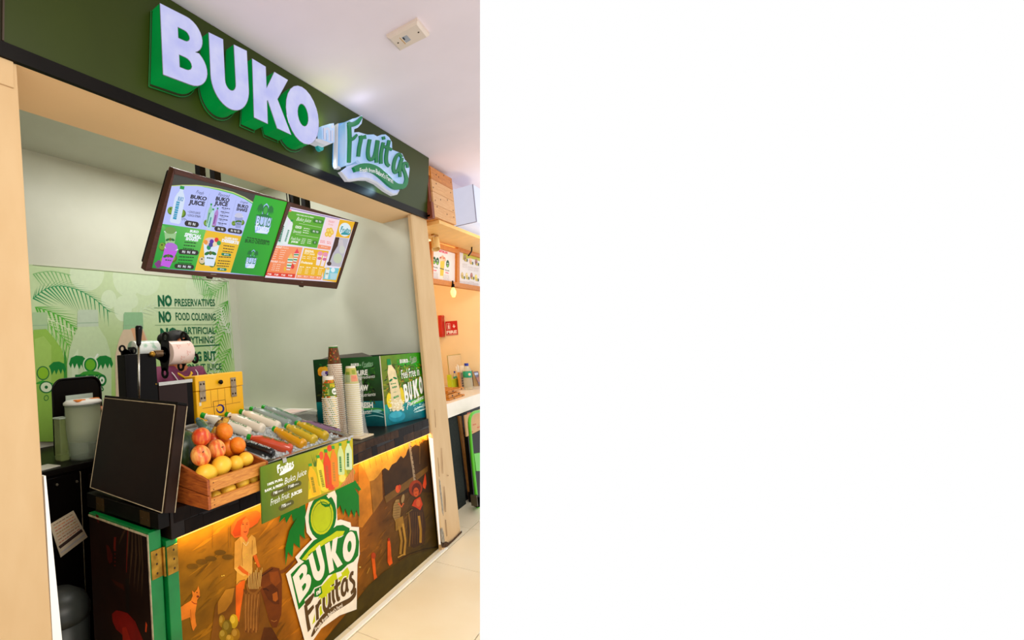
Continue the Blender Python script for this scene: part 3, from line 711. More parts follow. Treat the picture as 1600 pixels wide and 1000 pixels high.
    buko_badge(p, (735, 770), (812, 775), (766, 640), (170, 196, 255), (20, 120, 60), (60, 170, 60), (190, 210, 255), 4, (20, 110, 50))
    p.fruitas((746, 758), (808, 766), (752, 728), (230, 240, 255), 11, 1.3)
def tv2(p):
    PK = (236, 226, 244)
    p.poly([(340, 150), (1030, 310), (835, 940), (85, 890)], PK, 0)
    p.line([(340, 165), (870, 285)], 10, (150, 120, 180), 1)
    p.poly([(335, 190), (722, 265), (635, 585), (330, 542), (360, 440), (385, 330), (300, 220)], (92, 172, 44), 1); p.poly([(325, 178), (370, 185), (366, 205), (318, 200)], (240, 120, 110), 2)
    bottle_px(p, (325, 205), (240, 560), 74, (226, 236, 236), 2); bottle_px(p, (378, 288), (300, 545), 52, (232, 240, 240), 4, (90, 150, 130))
    p.text('100% PURE, RAW & FRESH', (420, 240), (598, 274), (424, 226), (240, 250, 230), bold=0.03, L=3)
    p.text('Buko Juice', (418, 296), (568, 318), (430, 256), (244, 252, 236), shear=0.35, L=3)
    pill(p, 612, 300, 682, 312, 44, (60, 130, 40), ['₱85', '₱160'])
    p.line([(446, 326), (678, 370)], 3, (220, 240, 200), 2); p.line([(414, 440), (650, 478)], 3, (220, 240, 200), 2)
    p.text('COCO', (406, 376), (472, 386), (412, 346), (244, 252, 236), bold=0.06, L=3); p.text('Specials', (382, 418), (468, 432), (390, 388), (244, 252, 236), shear=0.35, L=3)
    for i in range(3): p.greek((496 - i * 5, 376 + i * 22), (556 - i * 5, 386 + i * 22), (236, 246, 226), 9, 3, 3, i)
    pill(p, 584, 408, 652, 418, 42, (60, 130, 40), ['₱95', '₱180'])
    p.text('Fresh Fruit', (360, 496), (458, 512), (368, 462), (244, 252, 236), shear=0.35, L=3); p.text('JUICES', (364, 524), (436, 534), (368, 504), (244, 252, 236), bold=0.06, L=3)
    for i in range(4):
        p.greek((480 - i * 5, 486 + i * 16), (520 - i * 6, 490 + i * 16), (236, 246, 226), 7, 2, 3, i)
        if i < 3: p.greek((538 - i * 3, 494 + i * 18), (584 - i * 5, 502 + i * 18), (236, 246, 226), 7, 2, 3, i)
    pill(p, 604, 525, 618, 528, 40, (60, 130, 40), ['₱75'])
    # pink panel
    p.poly([(738, 268), (862, 286), (778, 604), (640, 588)], (250, 220, 226), 1); p.poly([(648, 545), (782, 568), (772, 605), (638, 588)], (246, 150, 110), 2)
    p.text('DESSERT', (752, 312), (816, 326), (756, 292), (236, 100, 90), L=3); p.text('Fruits', (750, 342), (800, 352), (756, 322), (240, 150, 120), shear=0.3, L=3)
    for q in ((750, 400), (778, 396), (735, 440), (768, 444), (790, 420)): p.ell(q, 20, 26, (240, 190, 60), 3); p.ell(q, 11, 14, (250, 220, 120), 4)
    for i in range(2): p.greek((668, 505 + i * 16), (716, 512 + i * 16), (240, 110, 100), 8, 2, 3, i); p.greek((738, 516 + i * 16), (778, 524 + i * 16), (240, 110, 100), 8, 2, 3, i)
    p.text('₱70 each', (676, 574), (742, 584), (680, 560), (255, 236, 220), L=3)
    # orange block
    p.grad([(205, 556), (486, 577), (405, 895), (92, 865)], [(250, 140, 90), (250, 160, 110), (250, 150, 90), (244, 130, 80)], 1); p.poly([(110, 832), (408, 854), (400, 896), (95, 868)], (226, 60, 40), 2)
    p.text('ONE-FRUIT', (190, 582), (268, 590), (196, 560), (255, 236, 224), bold=0.04, L=3); p.text('Shakes', (272, 588), (338, 594), (278, 566), (255, 226, 200), shear=0.3, L=3)
    p.text('TWO-FRUIT', (146, 730), (225, 738), (152, 708), (255, 236, 224), bold=0.04, L=3); p.text('Shakes', (232, 738), (298, 742), (238, 714), (255, 226, 200), shear=0.3, L=3)
    for i in range(5): p.greek((200 - i * 7, 602 + i * 22), (232 - i * 7, 604 + i * 22), (255, 226, 206), 7, 2, 3, i); p.greek((256 - i * 5, 606 + i * 21), (312 - i * 9, 612 + i * 21), (255, 226, 206), 7, 3, 3, i)
    for i in range(4): p.greek((176 - i * 6, 750 + i * 20), (208 - i * 6, 752 + i * 20), (255, 226, 206), 7, 2, 3, i); p.greek((218 - i * 6, 754 + i * 20), (258 - i * 6, 757 + i * 20), (255, 226, 206), 7, 2, 3, i)
    for tl, tr, bl, br, tc in (((395, 640), (448, 640), (385, 745), (412, 750), (236, 70, 90)), ((330, 690), (388, 692), (315, 810), (352, 814), (240, 200, 110))):
        p.poly([tl, tr, br, bl], (226, 236, 226), 4)
        for j in range(4):
            t = 0.12 + j * 0.24
            p.line([(tl[0] + (bl[0] - tl[0]) * t, tl[1] + (bl[1] - tl[1]) * t), (tr[0] + (br[0] - tr[0]) * t, tr[1] + (br[1] - tr[1]) * t)], 12, ((30, 140, 70), (230, 120, 40), (30, 140, 70), (210, 60, 60))[j], 5)
        p.poly([tl, tr, ((tl[0] + tr[0]) / 2 + 8, tl[1] - 55)], tc, 5)
    p.ell((378, 775), 20, 26, (226, 60, 60), 3); p.ell((300, 800), 10, 24, (240, 190, 40), 3)
    for i, s_ in enumerate(('₱99', '₱109', '₱149', '₱199')):
        x = 118 + i * 72; p.text(s_, (x, 864 + i * 5), (x + 40, 867 + i * 5), (x + 3, 844 + i * 5), (255, 240, 230), bold=0.04, L=4); p.greek((x - 2, 876 + i * 5), (x + 34, 879 + i * 5), (255, 220, 200), 5, 2, 4)
    # yellow block
    p.poly([(502, 582), (758, 616), (672, 916), (410, 897)], (240, 184, 30), 1); p.poly([(422, 860), (690, 880), (676, 916), (410, 896)], (246, 150, 110), 2)
    p.text('SEASONAL', (506, 622), (600, 634), (512, 596), (255, 248, 220), bold=0.05, L=3); p.text('FRUIT Jewels', (498, 646), (608, 660), (504, 622), (255, 244, 200), shear=0.2, bold=0.02, L=3)
    p.text('Fruitanana', (464, 742), (586, 754), (472, 714), (255, 250, 230), shear=0.2, bold=0.03, L=3)
    for i in range(3): p.greek((482 + i * 52, 668 + i * 5), (520 + i * 52, 674 + i * 5), (255, 240, 200), 8, 2, 3, i); p.greek((478 + i * 52, 686 + i * 5), (514 + i * 52, 692 + i * 5), (255, 240, 200), 8, 2, 3, i)
    for i in range(4):
        x = 446 + i * 68
        p.greek((x + 8, 778 + i * 5), (x + 52, 782 + i * 5), (255, 246, 220), 10, 2, 3, i)
        for j in range(4): p.greek((x - j * 3, 796 + j * 15 + i * 5), (x + 34 - j * 3, 799 + j * 15 + i * 5), (255, 240, 200), 6, 2, 3, i + j)
    for i, s_ in enumerate(('₱99', '₱119', '₱109', '₱139')):
        x = 432 + i * 66; p.text(s_, (x, 884 + i * 5), (x + 36, 887 + i * 5), (x + 3, 866 + i * 5), (255, 244, 230), L=4)
    for tl, tr, bl, br in (((640, 640), (694, 636), (622, 760), (658, 766)), ((700, 650), (742, 646), (668, 770), (700, 776))):
        p.poly([tl, tr, br, bl], (244, 226, 230), 4); p.ell(((tl[0] + tr[0]) / 2, tl[1]), 26, 24, (236, 150, 180), 5); p.ell(((tl[0] + tr[0]) / 2 - 8, tl[1] + 50), 22, 16, (214, 110, 150), 5)
    # right column
    p.poly([(872, 284), (1030, 312), (968, 482), (826, 466)], (240, 182, 30), 1); p.ell((925, 392), 62, 72, (226, 240, 246), 2); p.fruitas((872, 418), (980, 436), (884, 358), (40, 150, 160), 3, 1.2)
    p.poly([(826, 468), (966, 486), (880, 780), (738, 766)], (190, 186, 196), 1)
    p.poly([(826, 468), (868, 474), (850, 560), (800, 640), (770, 720), (742, 762)], (70, 44, 36), 2); p.ell((850, 690), 46, 52, (196, 204, 176), 3); p.ell((895, 600), 30, 42, (206, 206, 196), 3); p.ell((760, 745), 24, 22, (70, 44, 36), 4); p.line([(880, 500), (890, 560), (915, 610)], [44, 40, 26], (206, 196, 200), 2)
    p.poly([(878, 782), (862, 800), (700, 788), (690, 918), (835, 940), (885, 790)], (240, 182, 30), 1)
    p.poly([(728, 784), (866, 794), (832, 916), (694, 908)], (120, 200, 214), 2); p.ell((800, 812), 22, 24, (230, 240, 244), 3); p.poly([(770, 842), (850, 848), (828, 910), (772, 906)], (176, 214, 224), 3)
    cup_px(p, (728, 800), (768, 806), (715, 900), (745, 904), (230, 236, 230), (240, 200, 120), 3)
tv([(235, 100), (1045, 300), (880, 830), (75, 770)], 'larger front menu screen with blue white, green and yellow menu panels, dark wood frame', tv1, 1.75, 2.03, 2.412, 1.960, 1.452, 2.378, (220, 250), 4.5714,
   [(312, 262, 321, 265, 1.98), (335, 269, 345, 273, 1.98)], ((500, 814), (540, 818)))
tv([(340, 150), (1030, 310), (835, 940), (85, 890)], 'rear menu screen with orange, yellow and pink panels, partly behind the larger screen', tv2, 1.90, 2.15, 2.49, 1.985, 2.497, 3.46, (400, 300), 6.665,
   [(458, 310, 469, 315, 2.09), (477, 318, 485, 322, 2.09)], ((470, 938), (490, 940)))
cab = MB(); 
for dx in (0, 0.03): cab.tube([(2.80 + dx, 2.08, 3.07), (2.78 + dx, 2.08, 2.7), (2.80 + dx * 1.5, 2.08, 2.42)], 0.004, 6)
tag(cab.build('screen_cable', M_black), 'pair of thin black cables hanging behind the rear menu screen', 'cable')
PI = math.pi
# ------------------------------------------------------------------ wall poster
BY = 3.395
po = thing('wall_poster', (2.4, BY, 0.97), 'large pale green poster of palm leaves and juice bottles covering the back wall', 'poster')
MB().box(1.18, 3.462, BY - 0.002, BY + 0.004, 0.985, 2.232).build('sheet', mat('pale_green_sheet', (206, 226, 180), rough=0.45, var=0.03), po)
p = Print((0, BY - 0.003, 0), (0, -1, 0), step=0.00012)
x0, x1, z0, z1 = 1.18, 3.462, 0.985, 2.232
NX, NZ = 12, 8
def pc(u, v):     # u left to right, v bottom to top: the poster's own printed colours
    a = (150, 205, 60); b = (206, 232, 170); c = (200, 224, 172); d = (176, 214, 130); e = (216, 232, 198)
    lo = tuple(a[i] + (d[i] - a[i]) * u for i in range(3)); hi = tuple(c[i] + (e[i] - c[i]) * u for i in range(3))
    col = [lo[i] + (hi[i] - lo[i]) * min(1, v * 1.35) for i in range(3)]
    w = max(0, 1 - abs(u - 0.36) / 0.16) * max(0, 1 - abs(v - 0.55) / 0.5) * 0.5
    return tuple(col[i] + (b[i] * 0.82 - col[i]) * w for i in range(3))
for i in range(NX):
    for j in range(NZ):
        q = []; cs = []
        for a, b in ((i, j), (i + 1, j), (i + 1, j + 1), (i, j + 1)):
            u, v = a / NX, b / NZ; q.append((x0 + (x1 - x0) * u, BY - 0.003, z0 + (z1 - z0) * v)); cs.append(pc(u, v))
        p.world(q, cs, 0)
for c, rx, ry, col in (((136, 427), 27, 28, (216, 234, 200)), ((200, 432), 24, 32, (216, 234, 200)), ((228, 440), 22, 22, (216, 234, 200)), ((170, 468), 12, 15, (216, 234, 200)), ((192, 482), 14, 20, (216, 234, 200)), ((206, 470), 10, 12, (216, 234, 200)), ((312, 448), 22, 22, (216, 234, 200))):
    p.poly([(c[0] + rx * math.cos(2 * PI * k / 24), max(c[1] + ry * math.sin(2 * PI * k / 24), 414.5 + 0.0885 * (c[0] + rx * math.cos(2 * PI * k / 24) - 50))) for k in range(24)], col, 1)
G1 = (40, 150, 90); G2 = (86, 180, 60); G3 = (150, 205, 130); G4 = (110, 190, 70); GW = (236, 246, 228)
p.frond([(52, 466), (75, 450), (105, 448), (140, 462), (172, 488)], 34, G1, 28, 2, 2.7, 0.9)
p.frond([(52, 428), (80, 424), (110, 430)], 24, (130, 190, 120), 18, 2, 2.5, 1.2)
p.frond([(56, 480), (90, 492), (120, 515)], 40, G2, 26, 3, 3.8, 0.8); p.frond([(70, 500), (100, 530), (118, 560)], 36, G4, 23, 3, 3.4, 0.6)
p.frond([(52, 490), (80, 500), (118, 520)], 22, (226, 240, 200), 18, 4, 2.1, 0.8)
p.frond([(300, 425), (320, 440), (332, 462)], 26, (120, 190, 110), 15, 2, 2.9, 0.4); p.frond([(356, 440), (338, 455), (318, 462)], 24, (140, 200, 120), 15, 2, 2.7, 0.4)
p.frond([(357, 470), (345, 490), (336, 520)], 20, G2, 18, 2, 2.9, 0.3); p.frond([(358, 505), (345, 530), (340, 560)], 24, G4, 18, 2, 3.2, 0.2); p.frond([(360, 545), (348, 570), (344, 600)], 22, G4, 15, 2, 2.7, 0.2)
p.frond([(330, 440), (350, 432), (357, 425)], 14, GW, 10, 3, 2.5, 0.2); p.frond([(340, 600), (332, 560), (328, 520)], 18, GW, 15, 3, 2.5, 0.2); p.frond([(358, 520), (348, 500), (345, 480)], 16, GW, 13, 3, 2.1, 0.2)
p.frond([(205, 500), (232, 478), (268, 470)], 20, (214, 234, 200), 15, 2, 2.1, 0.4)
# printed bottles
def pbottle(cx, top, capw, capc, outline, body, L):
    p.poly(outline, body, L)
    for i, dx in enumerate((0.2, 0.75)): pass
    p.poly([(cx - capw, top), (cx - capw * 0.9, top - 3), (cx + capw * 0.9, top - 3), (cx + capw, top), (cx + capw * 1.04, top + 23), (cx - capw * 1.04, top + 24)], capc, L + 1)
    p.line([(cx - capw * 1.04, top + 18), (cx + capw * 1.04, top + 17)], 1, (150, 185, 150), L + 2)
pbottle(137, 487, 16, (196, 214, 190), [(122, 508), (152, 507), (156, 514), (166, 530), (172, 550), (174, 575), (174, 640), (168, 690), (112, 690), (106, 640), (105, 570), (108, 548), (114, 528), (120, 516)], (200, 222, 178), 5)
pbottle(62, 491, 12, (176, 206, 160), [(52, 516), (72, 514), (84, 528), (96, 545), (104, 575), (106, 690), (52, 690)], (150, 196, 80), 5)
pbottle(208, 491, 15, (150, 196, 150), [(194, 512), (222, 511), (226, 520), (232, 535), (236, 560), (236, 690), (182, 690), (180, 580), (180, 555), (186, 530)], (222, 200, 170), 5)
p.poly([(204, 513), (221, 512), (226, 525), (230, 540), (214, 540), (208, 525)], (224, 170, 130), 6)
p.poly([(112, 560), (122, 545), (122, 660), (112, 660)], (214, 232, 196), 6); p.poly([(54, 530), (68, 525), (80, 540), (80, 600), (54, 600)], (166, 206, 100), 6)
p.poly([(100, 545), (104, 560), (106, 690), (98, 690)], (60, 150, 50), 6)
def pleaf(cx, cy, s, sg, c, L):
    pts = [(0, 0), (8, -7), (18, -8), (27, -4), (30, 6), (27, 13), (24, 5), (21, 14), (17, 5), (13, 15), (10, 7), (5, 16), (3, 6)]
    p.poly([(cx + sg * a * s, cy + b * s) for a, b in pts], c, L)
for sg in (-1, 1): pleaf(142 + sg * 6, 563, 0.95, sg, (10, 130, 50), 8)
p.ell((141, 570), 12, 13, (214, 230, 200), 9); p.ell((141, 570), 10, 11, (10, 130, 50), 10); p.ell((141, 570), 7.6, 8.6, (110, 185, 40), 11)
p.line([(148, 560), (153, 553)], 3, (236, 244, 230), 11)
p.poly([(121, 587), (130, 581), (141, 579), (153, 581), (164, 587)], (60, 160, 50), 10)
for ch, a in zip('BUKO', (119, 131, 143, 154)):
    p.glyph(ch, (a, 601), (a + 10, 600.5), (a, 588), (20, 120, 50), 12, 0.2); p.glyph(ch, (a + 1, 600), (a + 9, 599.5), (a + 1, 589), (236, 244, 226), 13)
p.text('FRUITAS', (124, 616), (162, 611), (124, 604), (20, 110, 50), bold=0.03, L=12)
pleaf(76, 572, 0.9, 1, (10, 130, 50), 8); p.ell((67, 583), 10, 11, (20, 110, 60), 8); p.ell((67, 583), 8.4, 9.4, (140, 196, 40), 9)
p.poly([(52, 600), (66, 594), (86, 600)], (60, 170, 50), 9); p.ell((72, 605), 11, 9.5, (20, 120, 50), 10); p.ell((72, 605), 8.8, 7.6, (226, 240, 206), 11); p.ell((72, 605), 2.6, 2.6, (20, 110, 50), 12)
p.text('O', (68, 627), (76, 626), (68, 617), (20, 110, 50), L=10)
# lettering
DG = (16, 104, 66)
def row(t, x0, y0, x1, y1, h, b=0.02, L=8): p.text(t, (x0, y0), (x1, y1), (x0 - h * 0.06, y0 - h), DG, bold=b, L=L)
row('NO', 247, 479, 269, 478.5, 19, 0.05); row('PRESERVATIVES', 273, 478.5, 336, 478.5, 12.5)
row('NO', 248.5, 504, 268, 503.5, 18.5, 0.05); row('FOOD COLORING', 274.5, 500.5, 337, 501, 13)
row('NO', 251, 530, 277, 528, 18, 0.05); row('ARTIFICIAL', 286, 522, 336.5, 522, 12); row('ANYTHING!', 284, 537.5, 335.5, 536, 12)
p.line([(240, 481), (335, 481.7)], 0.6, (110, 160, 110), 8); p.line([(242, 508), (340, 507)], 0.6, (110, 160, 110), 8)
p.line([(300, 541), (343, 539)], 1.8, DG, 8)
row('NOTHING BUT', 262, 567, 338, 563.5, 17.5, 0.04); row('COCONUT JUICE', 268, 580.5, 346.5, 577.5, 11.5); row('AND COCONUTS', 270, 594, 344, 592, 11)
p.line([(51, 414), (150, 422), (250, 431), (356, 440)], 0.8, (150, 160, 130), 9); p.line([(355, 440), (363, 560)], 1.2, (226, 234, 220), 9)
p.build('picture', print_mat('poster_print', rough=0.5, var=0.02, spec=0.25), po)

# ------------------------------------------------------------------ the counter
CT = 0.94; LF = 1.475; PN = 1.512; LB = 0.832
ct = thing('counter', (2.3, 1.9, 0.0), 'long stall counter with a painted front of farm scenes and a black patched top edge', 'counter')
M_ledge = mat('patched_black_ledge', (30, 19, 12), rough=0.35, c2=(14, 9, 7), scale=14, bump=0.1, spec=0.2)
MB().box(1.252, 3.468, LF, 2.32, LB, CT).box(1.115, 1.251, LF, 1.99, LB, CT).build('countertop', M_ledge, ct, bevel=0.003)
MB().box(1.26, 3.50, PN + 0.006, 2.28, 0.0, LB - 0.001).build('body', mat('dark_counter_body', (40, 30, 22), rough=0.6), ct)
M_patch = [mat('brown_patch_%s' % n, c, rough=0.35, var=0.25, scale=20, bump=0.08, spec=0.07) for n, c in (('dark', (24, 14, 8)), ('mid', (62, 38, 18)), ('warm', (78, 50, 26)))]
rnd = random.Random(3)
for r_ in range(2):
    x = 1.13 + r_ * 0.05
    while x < 3.42:
        w = rnd.uniform(0.06, 0.15)
        m = M_patch[0] if x < 1.7 else M_patch[rnd.choice((0, 1, 1, 2) if x > 2.4 else (0, 0, 1))]
        zt = CT - 0.004 if r_ == 0 else CT - 0.056 + rnd.uniform(-0.01, 0.01); zb = CT - 0.052 + rnd.uniform(-0.008, 0.008) if r_ == 0 else LB + 0.003
        MB().box(x, min(x + w - 0.002, 3.465), LF - rnd.uniform(0.0008, 0.0022), LF, zb, zt).build('edge_patch', m, ct)
        x += w
MB().box(1.15, 3.465, LF + 0.006, LF + 0.02, LB - 0.006, LB).build('light_strip', mat('warm_light_strip', (255, 190, 90), rough=0.4, emit=1.2, var=0.01), ct)
MB().box(1.155, 3.555, PN, PN + 0.006, 0.028, LB).build('front_panel', mat('brown_panel', (110, 66, 16), rough=0.4), ct)
MB().box(1.155, 3.555, PN + 0.004, PN + 0.02, 0.0, 0.028).build('kick_shadow_strip', M_black, ct)  # black strip painted in for the shadow gap below the panel
MB().box(1.098, 1.150, 1.487, 1.545, 0.0, LB).build('green_post', M_green, ct, bevel=0.003)
MB().box(1.150, 1.156, 1.505, 1.517, 0.0, LB).build('pale_edge', M_pale_edge, ct)
# the painted scene
p = Print((0, PN - 0.0005, 0), (0, -1, 0), step=0.00012)
X0, X1, Z0, Z1 = 1.155, 3.555, 0.028, LB
# printed ground colours of the painting, left to right and bottom to top
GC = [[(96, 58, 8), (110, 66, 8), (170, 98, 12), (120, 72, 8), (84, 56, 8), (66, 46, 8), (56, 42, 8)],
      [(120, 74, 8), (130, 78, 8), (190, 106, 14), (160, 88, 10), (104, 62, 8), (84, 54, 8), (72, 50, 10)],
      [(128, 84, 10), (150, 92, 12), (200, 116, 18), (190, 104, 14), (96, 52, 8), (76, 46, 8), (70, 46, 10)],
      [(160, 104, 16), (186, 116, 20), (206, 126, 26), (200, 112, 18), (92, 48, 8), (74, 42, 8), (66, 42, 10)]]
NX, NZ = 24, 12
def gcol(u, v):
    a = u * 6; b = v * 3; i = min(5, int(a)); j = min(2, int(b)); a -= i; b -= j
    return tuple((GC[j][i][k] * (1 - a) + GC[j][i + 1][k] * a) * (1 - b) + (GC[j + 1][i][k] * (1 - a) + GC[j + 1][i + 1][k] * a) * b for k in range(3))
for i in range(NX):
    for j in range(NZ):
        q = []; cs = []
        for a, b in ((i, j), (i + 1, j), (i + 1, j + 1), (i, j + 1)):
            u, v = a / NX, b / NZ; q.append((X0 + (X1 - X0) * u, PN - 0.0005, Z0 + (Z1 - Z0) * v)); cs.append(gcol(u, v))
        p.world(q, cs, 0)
rnd = random.Random(21)
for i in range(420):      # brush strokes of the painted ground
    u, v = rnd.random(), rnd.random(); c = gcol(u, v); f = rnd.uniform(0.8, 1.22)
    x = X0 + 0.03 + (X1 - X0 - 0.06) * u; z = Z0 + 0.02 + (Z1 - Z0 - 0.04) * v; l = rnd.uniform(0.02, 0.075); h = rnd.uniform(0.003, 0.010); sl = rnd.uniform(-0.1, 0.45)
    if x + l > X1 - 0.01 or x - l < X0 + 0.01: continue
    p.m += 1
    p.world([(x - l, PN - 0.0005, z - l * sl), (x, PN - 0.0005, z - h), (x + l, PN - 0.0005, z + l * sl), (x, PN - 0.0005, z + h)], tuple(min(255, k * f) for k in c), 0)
# thatched house at the right
p.poly([(560, 720), (574, 716), (577.6, 751), (582, 802), (566, 824), (560, 824)], (196, 116, 24), 1)
p.poly([(574, 712), (578, 752), (583, 802), (598, 780), (596, 735), (640, 700), (672, 684), (670, 674)], (150, 94, 26), 1)
p.poly([(597, 735), (640, 702), (672, 690), (676, 740), (676, 770), (640, 768), (602, 782)], (58, 36, 14), 2)
p.poly([(560, 716), (672, 670), (673, 682), (666, 688), (660, 686), (655, 697), (648, 694), (643, 700), (638, 698), (634, 711), (630, 716), (626, 712), (619, 722), (612, 726), (607, 735), (601, 731), (597, 734), (590, 744), (584, 750), (577, 752), (571, 738), (562, 724)], (206, 140, 42), 3)
for i in range(12): p.line([(566 + i * 9, 716 - i * 3.6), (570 + i * 9, 736 - i * 4.4)], 0.8, (176, 104, 28), 4)
p.poly([(600, 776), (640, 748), (668, 728), (668, 736), (640, 760), (603, 786)], (110, 74, 26), 3)
p.poly([(655, 690), (656.5, 690), (656, 725), (655, 725)], (96, 66, 30), 3)
p.line([(638.5, 684), (641, 705), (645, 730), (648, 754)], 3.4, (150, 126, 96), 4)
for i in range(9): p.line([(640 + i * 0.9, 690 + i * 7), (643 + i * 0.9, 692 + i * 7)], 1.2, (70, 44, 26), 5)
# woman in red hat, man, small figures, rooster
p.poly([(641, 794), (660, 792), (665, 820), (663, 848), (646, 856), (639, 852), (637, 820)], (62, 36, 14), 5)
for i in range(6): p.line([(642 + i * 3.4, 800), (640 + i * 4, 850)], 0.7, (96, 58, 22), 6)
p.line([(654, 806), (657, 828), (656.5, 848)], 3.6, (170, 118, 34), 6); p.line([(638, 800), (641, 830), (639, 854)], 2.2, (120, 80, 24), 6)
p.poly([(643, 790), (647, 781), (656, 776), (660, 788), (656, 797), (650, 793)], (206, 60, 20), 6); p.ell((653, 786), 3.4, 6, (220, 90, 40), 7)
p.ell((649, 763), 10.5, 13, (150, 50, 14), 7, 8); p.ell((650, 764), 7, 9.5, (96, 32, 14), 8, 8); p.ell((649.5, 769), 4.2, 7.5, (206, 80, 24), 9)
p.ell((648.3, 767), 0.7, 0.8, (40, 14, 6), 10); p.ell((651, 766.5), 0.7, 0.8, (40, 14, 6), 10); p.line([(648.3, 772.5), (651, 772)], 0.9, (120, 20, 10), 10)
p.poly([(614, 790), (618, 781), (623, 780), (626, 795), (624, 812), (617, 815), (613, 806)], (150, 112, 58), 6)
for i in range(7): p.line([(614, 786 + i * 4), (624, 784 + i * 4)], 0.5, (90, 60, 20), 7)
p.ell((629, 779), 2.4, 7, (150, 118, 70), 6, 10); p.line([(622, 786), (627, 792), (630, 786)], 2.4, (200, 90, 40), 8)
p.poly([(617, 812), (629, 806), (631, 820), (624, 826), (618, 830)], (150, 104, 30), 6)
p.line([(623, 822), (627, 845), (625, 866)], 3.6, (160, 112, 34), 7); p.line([(629, 818), (633, 845), (631, 866)], 3.4, (176, 124, 42), 7); p.line([(621, 871), (628, 867), (633, 866)], 2, (180, 130, 50), 7)
p.ell((621, 764), 3.6, 6, (214, 84, 34), 7); p.ell((624, 761), 2, 4, (196, 60, 30), 8); p.line([(634, 803), (644, 796)], 1.6, (110, 80, 30), 7)
p.poly([(605, 846), (608, 841), (610, 850), (611, 868), (613, 880), (608, 884), (605, 878), (605, 862)], (226, 84, 14), 6)
p.ell((607, 843), 1.8, 2.6, (150, 40, 10), 7)
p.poly([(580, 872), (584, 866), (586, 880), (587, 896), (589, 902), (584, 906), (582, 890)], (226, 90, 14), 6); p.ell((583, 868), 3.6, 5, (176, 60, 14), 7)
p.poly([(660, 758), (662, 748), (664, 739), (665, 746), (666, 756), (664, 764), (661, 762)], (206, 64, 24), 6)
p.line([(622, 876), (640, 865), (662, 858), (687, 853)], 0.9, (30, 20, 8), 3); p.poly([(540, 960), (575, 915), (600, 893), (640, 868), (687, 854), (640, 905), (590, 965), (556, 998), (535, 1020), (490, 1020)], (70, 54, 8), 1)
p.line([(573, 896), (577, 887)], 1.2, (176, 124, 40), 5); p.ell((562, 886), 1.6, 1, (220, 190, 90), 5)
# rider on the buffalo
q = lambda x, y: (340 + x / 5, 800 + y / 5)
def pq(pts, c, L): p.poly([q(*a) for a in pts], c, L)
pq([(-20, 730), (60, 605), (140, 585), (200, 640), (330, 600), (400, 860), (420, 1010), (-60, 1010)], (120, 70, 14), 3)
pq([(0, 700), (60, 605), (130, 590), (110, 700), (60, 770), (0, 800)], (176, 112, 26), 4)
pq([(330, 600), (345, 480), (420, 428), (480, 440), (500, 520), (500, 690), (495, 800), (460, 900), (430, 905), (400, 850), (360, 700)], (112, 52, 10), 5)
pq([(350, 600), (420, 560), (470, 600), (480, 720), (440, 720), (390, 680)], (90, 40, 8), 6); pq([(400, 470), (470, 460), (490, 540), (450, 580), (410, 540)], (140, 66, 14), 6)
pq([(425, 640), (462, 620), (470, 680), (450, 700), (430, 690)], (170, 84, 20), 7); p.line([q(350, 600), q(380, 600), q(395, 615)], 2.2, (60, 26, 6), 7); p.line([q(415, 845), q(440, 855), q(460, 845)], 1.2, (176, 104, 40), 8)
p.line([q(485, 470), q(520, 460), q(560, 420), q(610, 365)], [5, 5, 3.6, 1.4], (126, 64, 16), 6); p.line([q(430, 440), q(340, 500)], 1.4, (60, 30, 8), 8)
pq([(360, 900), (420, 900), (480, 1010), (330, 1010)], (90, 44, 10), 4)
pq([(140, 560), (215, 525), (200, 620), (180, 740), (165, 860), (140, 820), (138, 660)], (220, 92, 16), 7)
pq([(145, 470), (200, 455), (265, 455), (262, 500), (215, 535), (190, 530), (142, 575)], (206, 140, 44), 8)
pq([(180, 186), (236, 210), (262, 176), (292, 200), (305, 322), (270, 348), (266, 470), (200, 500), (150, 470), (126, 440), (130, 235)], (224, 160, 66), 8)
pq([(130, 235), (172, 200), (186, 300), (182, 412), (126, 440)], (206, 140, 52), 9); p.line([q(192, 240), q(186, 320), q(190, 420)], 0.8, (160, 96, 30), 10); p.line([q(268, 220), q(266, 330)], 0.8, (170, 104, 34), 10)
p.line([q(160, 425), q(200, 462), q(248, 490)], [5.5, 6, 4], (214, 92, 22), 10); p.line([q(286, 335), q(305, 390), q(322, 430)], [5.6, 5, 4], (214, 92, 22), 9); p.line([q(142, 570), q(170, 538), q(212, 526)], 1.2, (150, 90, 28), 10)
pq([(100, 165), (104, 110), (140, 48), (210, 6), (300, -12), (330, 4), (332, 36), (308, 86), (262, 118), (200, 150), (190, 190), (130, 202)], (220, 92, 26), 10)
pq([(112, 160), (150, 70), (220, 30), (190, 80), (178, 130), (176, 180), (130, 192)], (190, 66, 18), 11)
pq([(180, 182), (178, 110), (195, 62), (220, 46), (243, 70), (246, 110), (238, 160), (222, 186), (236, 212), (222, 236), (190, 196)], (226, 110, 44), 12)
for x in (194, 224): p.line([q(x - 8, 98), q(x + 8, 95)], 0.9, (70, 26, 8), 13); p.line([q(x - 9, 86), q(x + 9, 83)], 0.8, (96, 38, 12), 13)
p.line([q(210, 100), q(213, 128)], 0.8, (170, 70, 24), 13); p.line([q(200, 152), q(214, 157), q(224, 150)], 1.1, (150, 24, 14), 13); p.line([q(196, 236), q(218, 262), q(238, 232)], 1.2, (240, 200, 130), 13)
pq([(225, 520), (260, 480), (330, 470), (345, 510), (330, 600), (290, 632), (230, 620)], (120, 66, 16), 11)
for i in range(9): p.line([q(236 + i * 11, 600), q(240 + i * 13, 470 - (i % 3) * 18)], 0.9, (226, 176, 90), 12)
p.line([q(222, 560), q(240, 620), q(290, 634), q(338, 580)], 3.4, (140, 84, 26), 13, True)
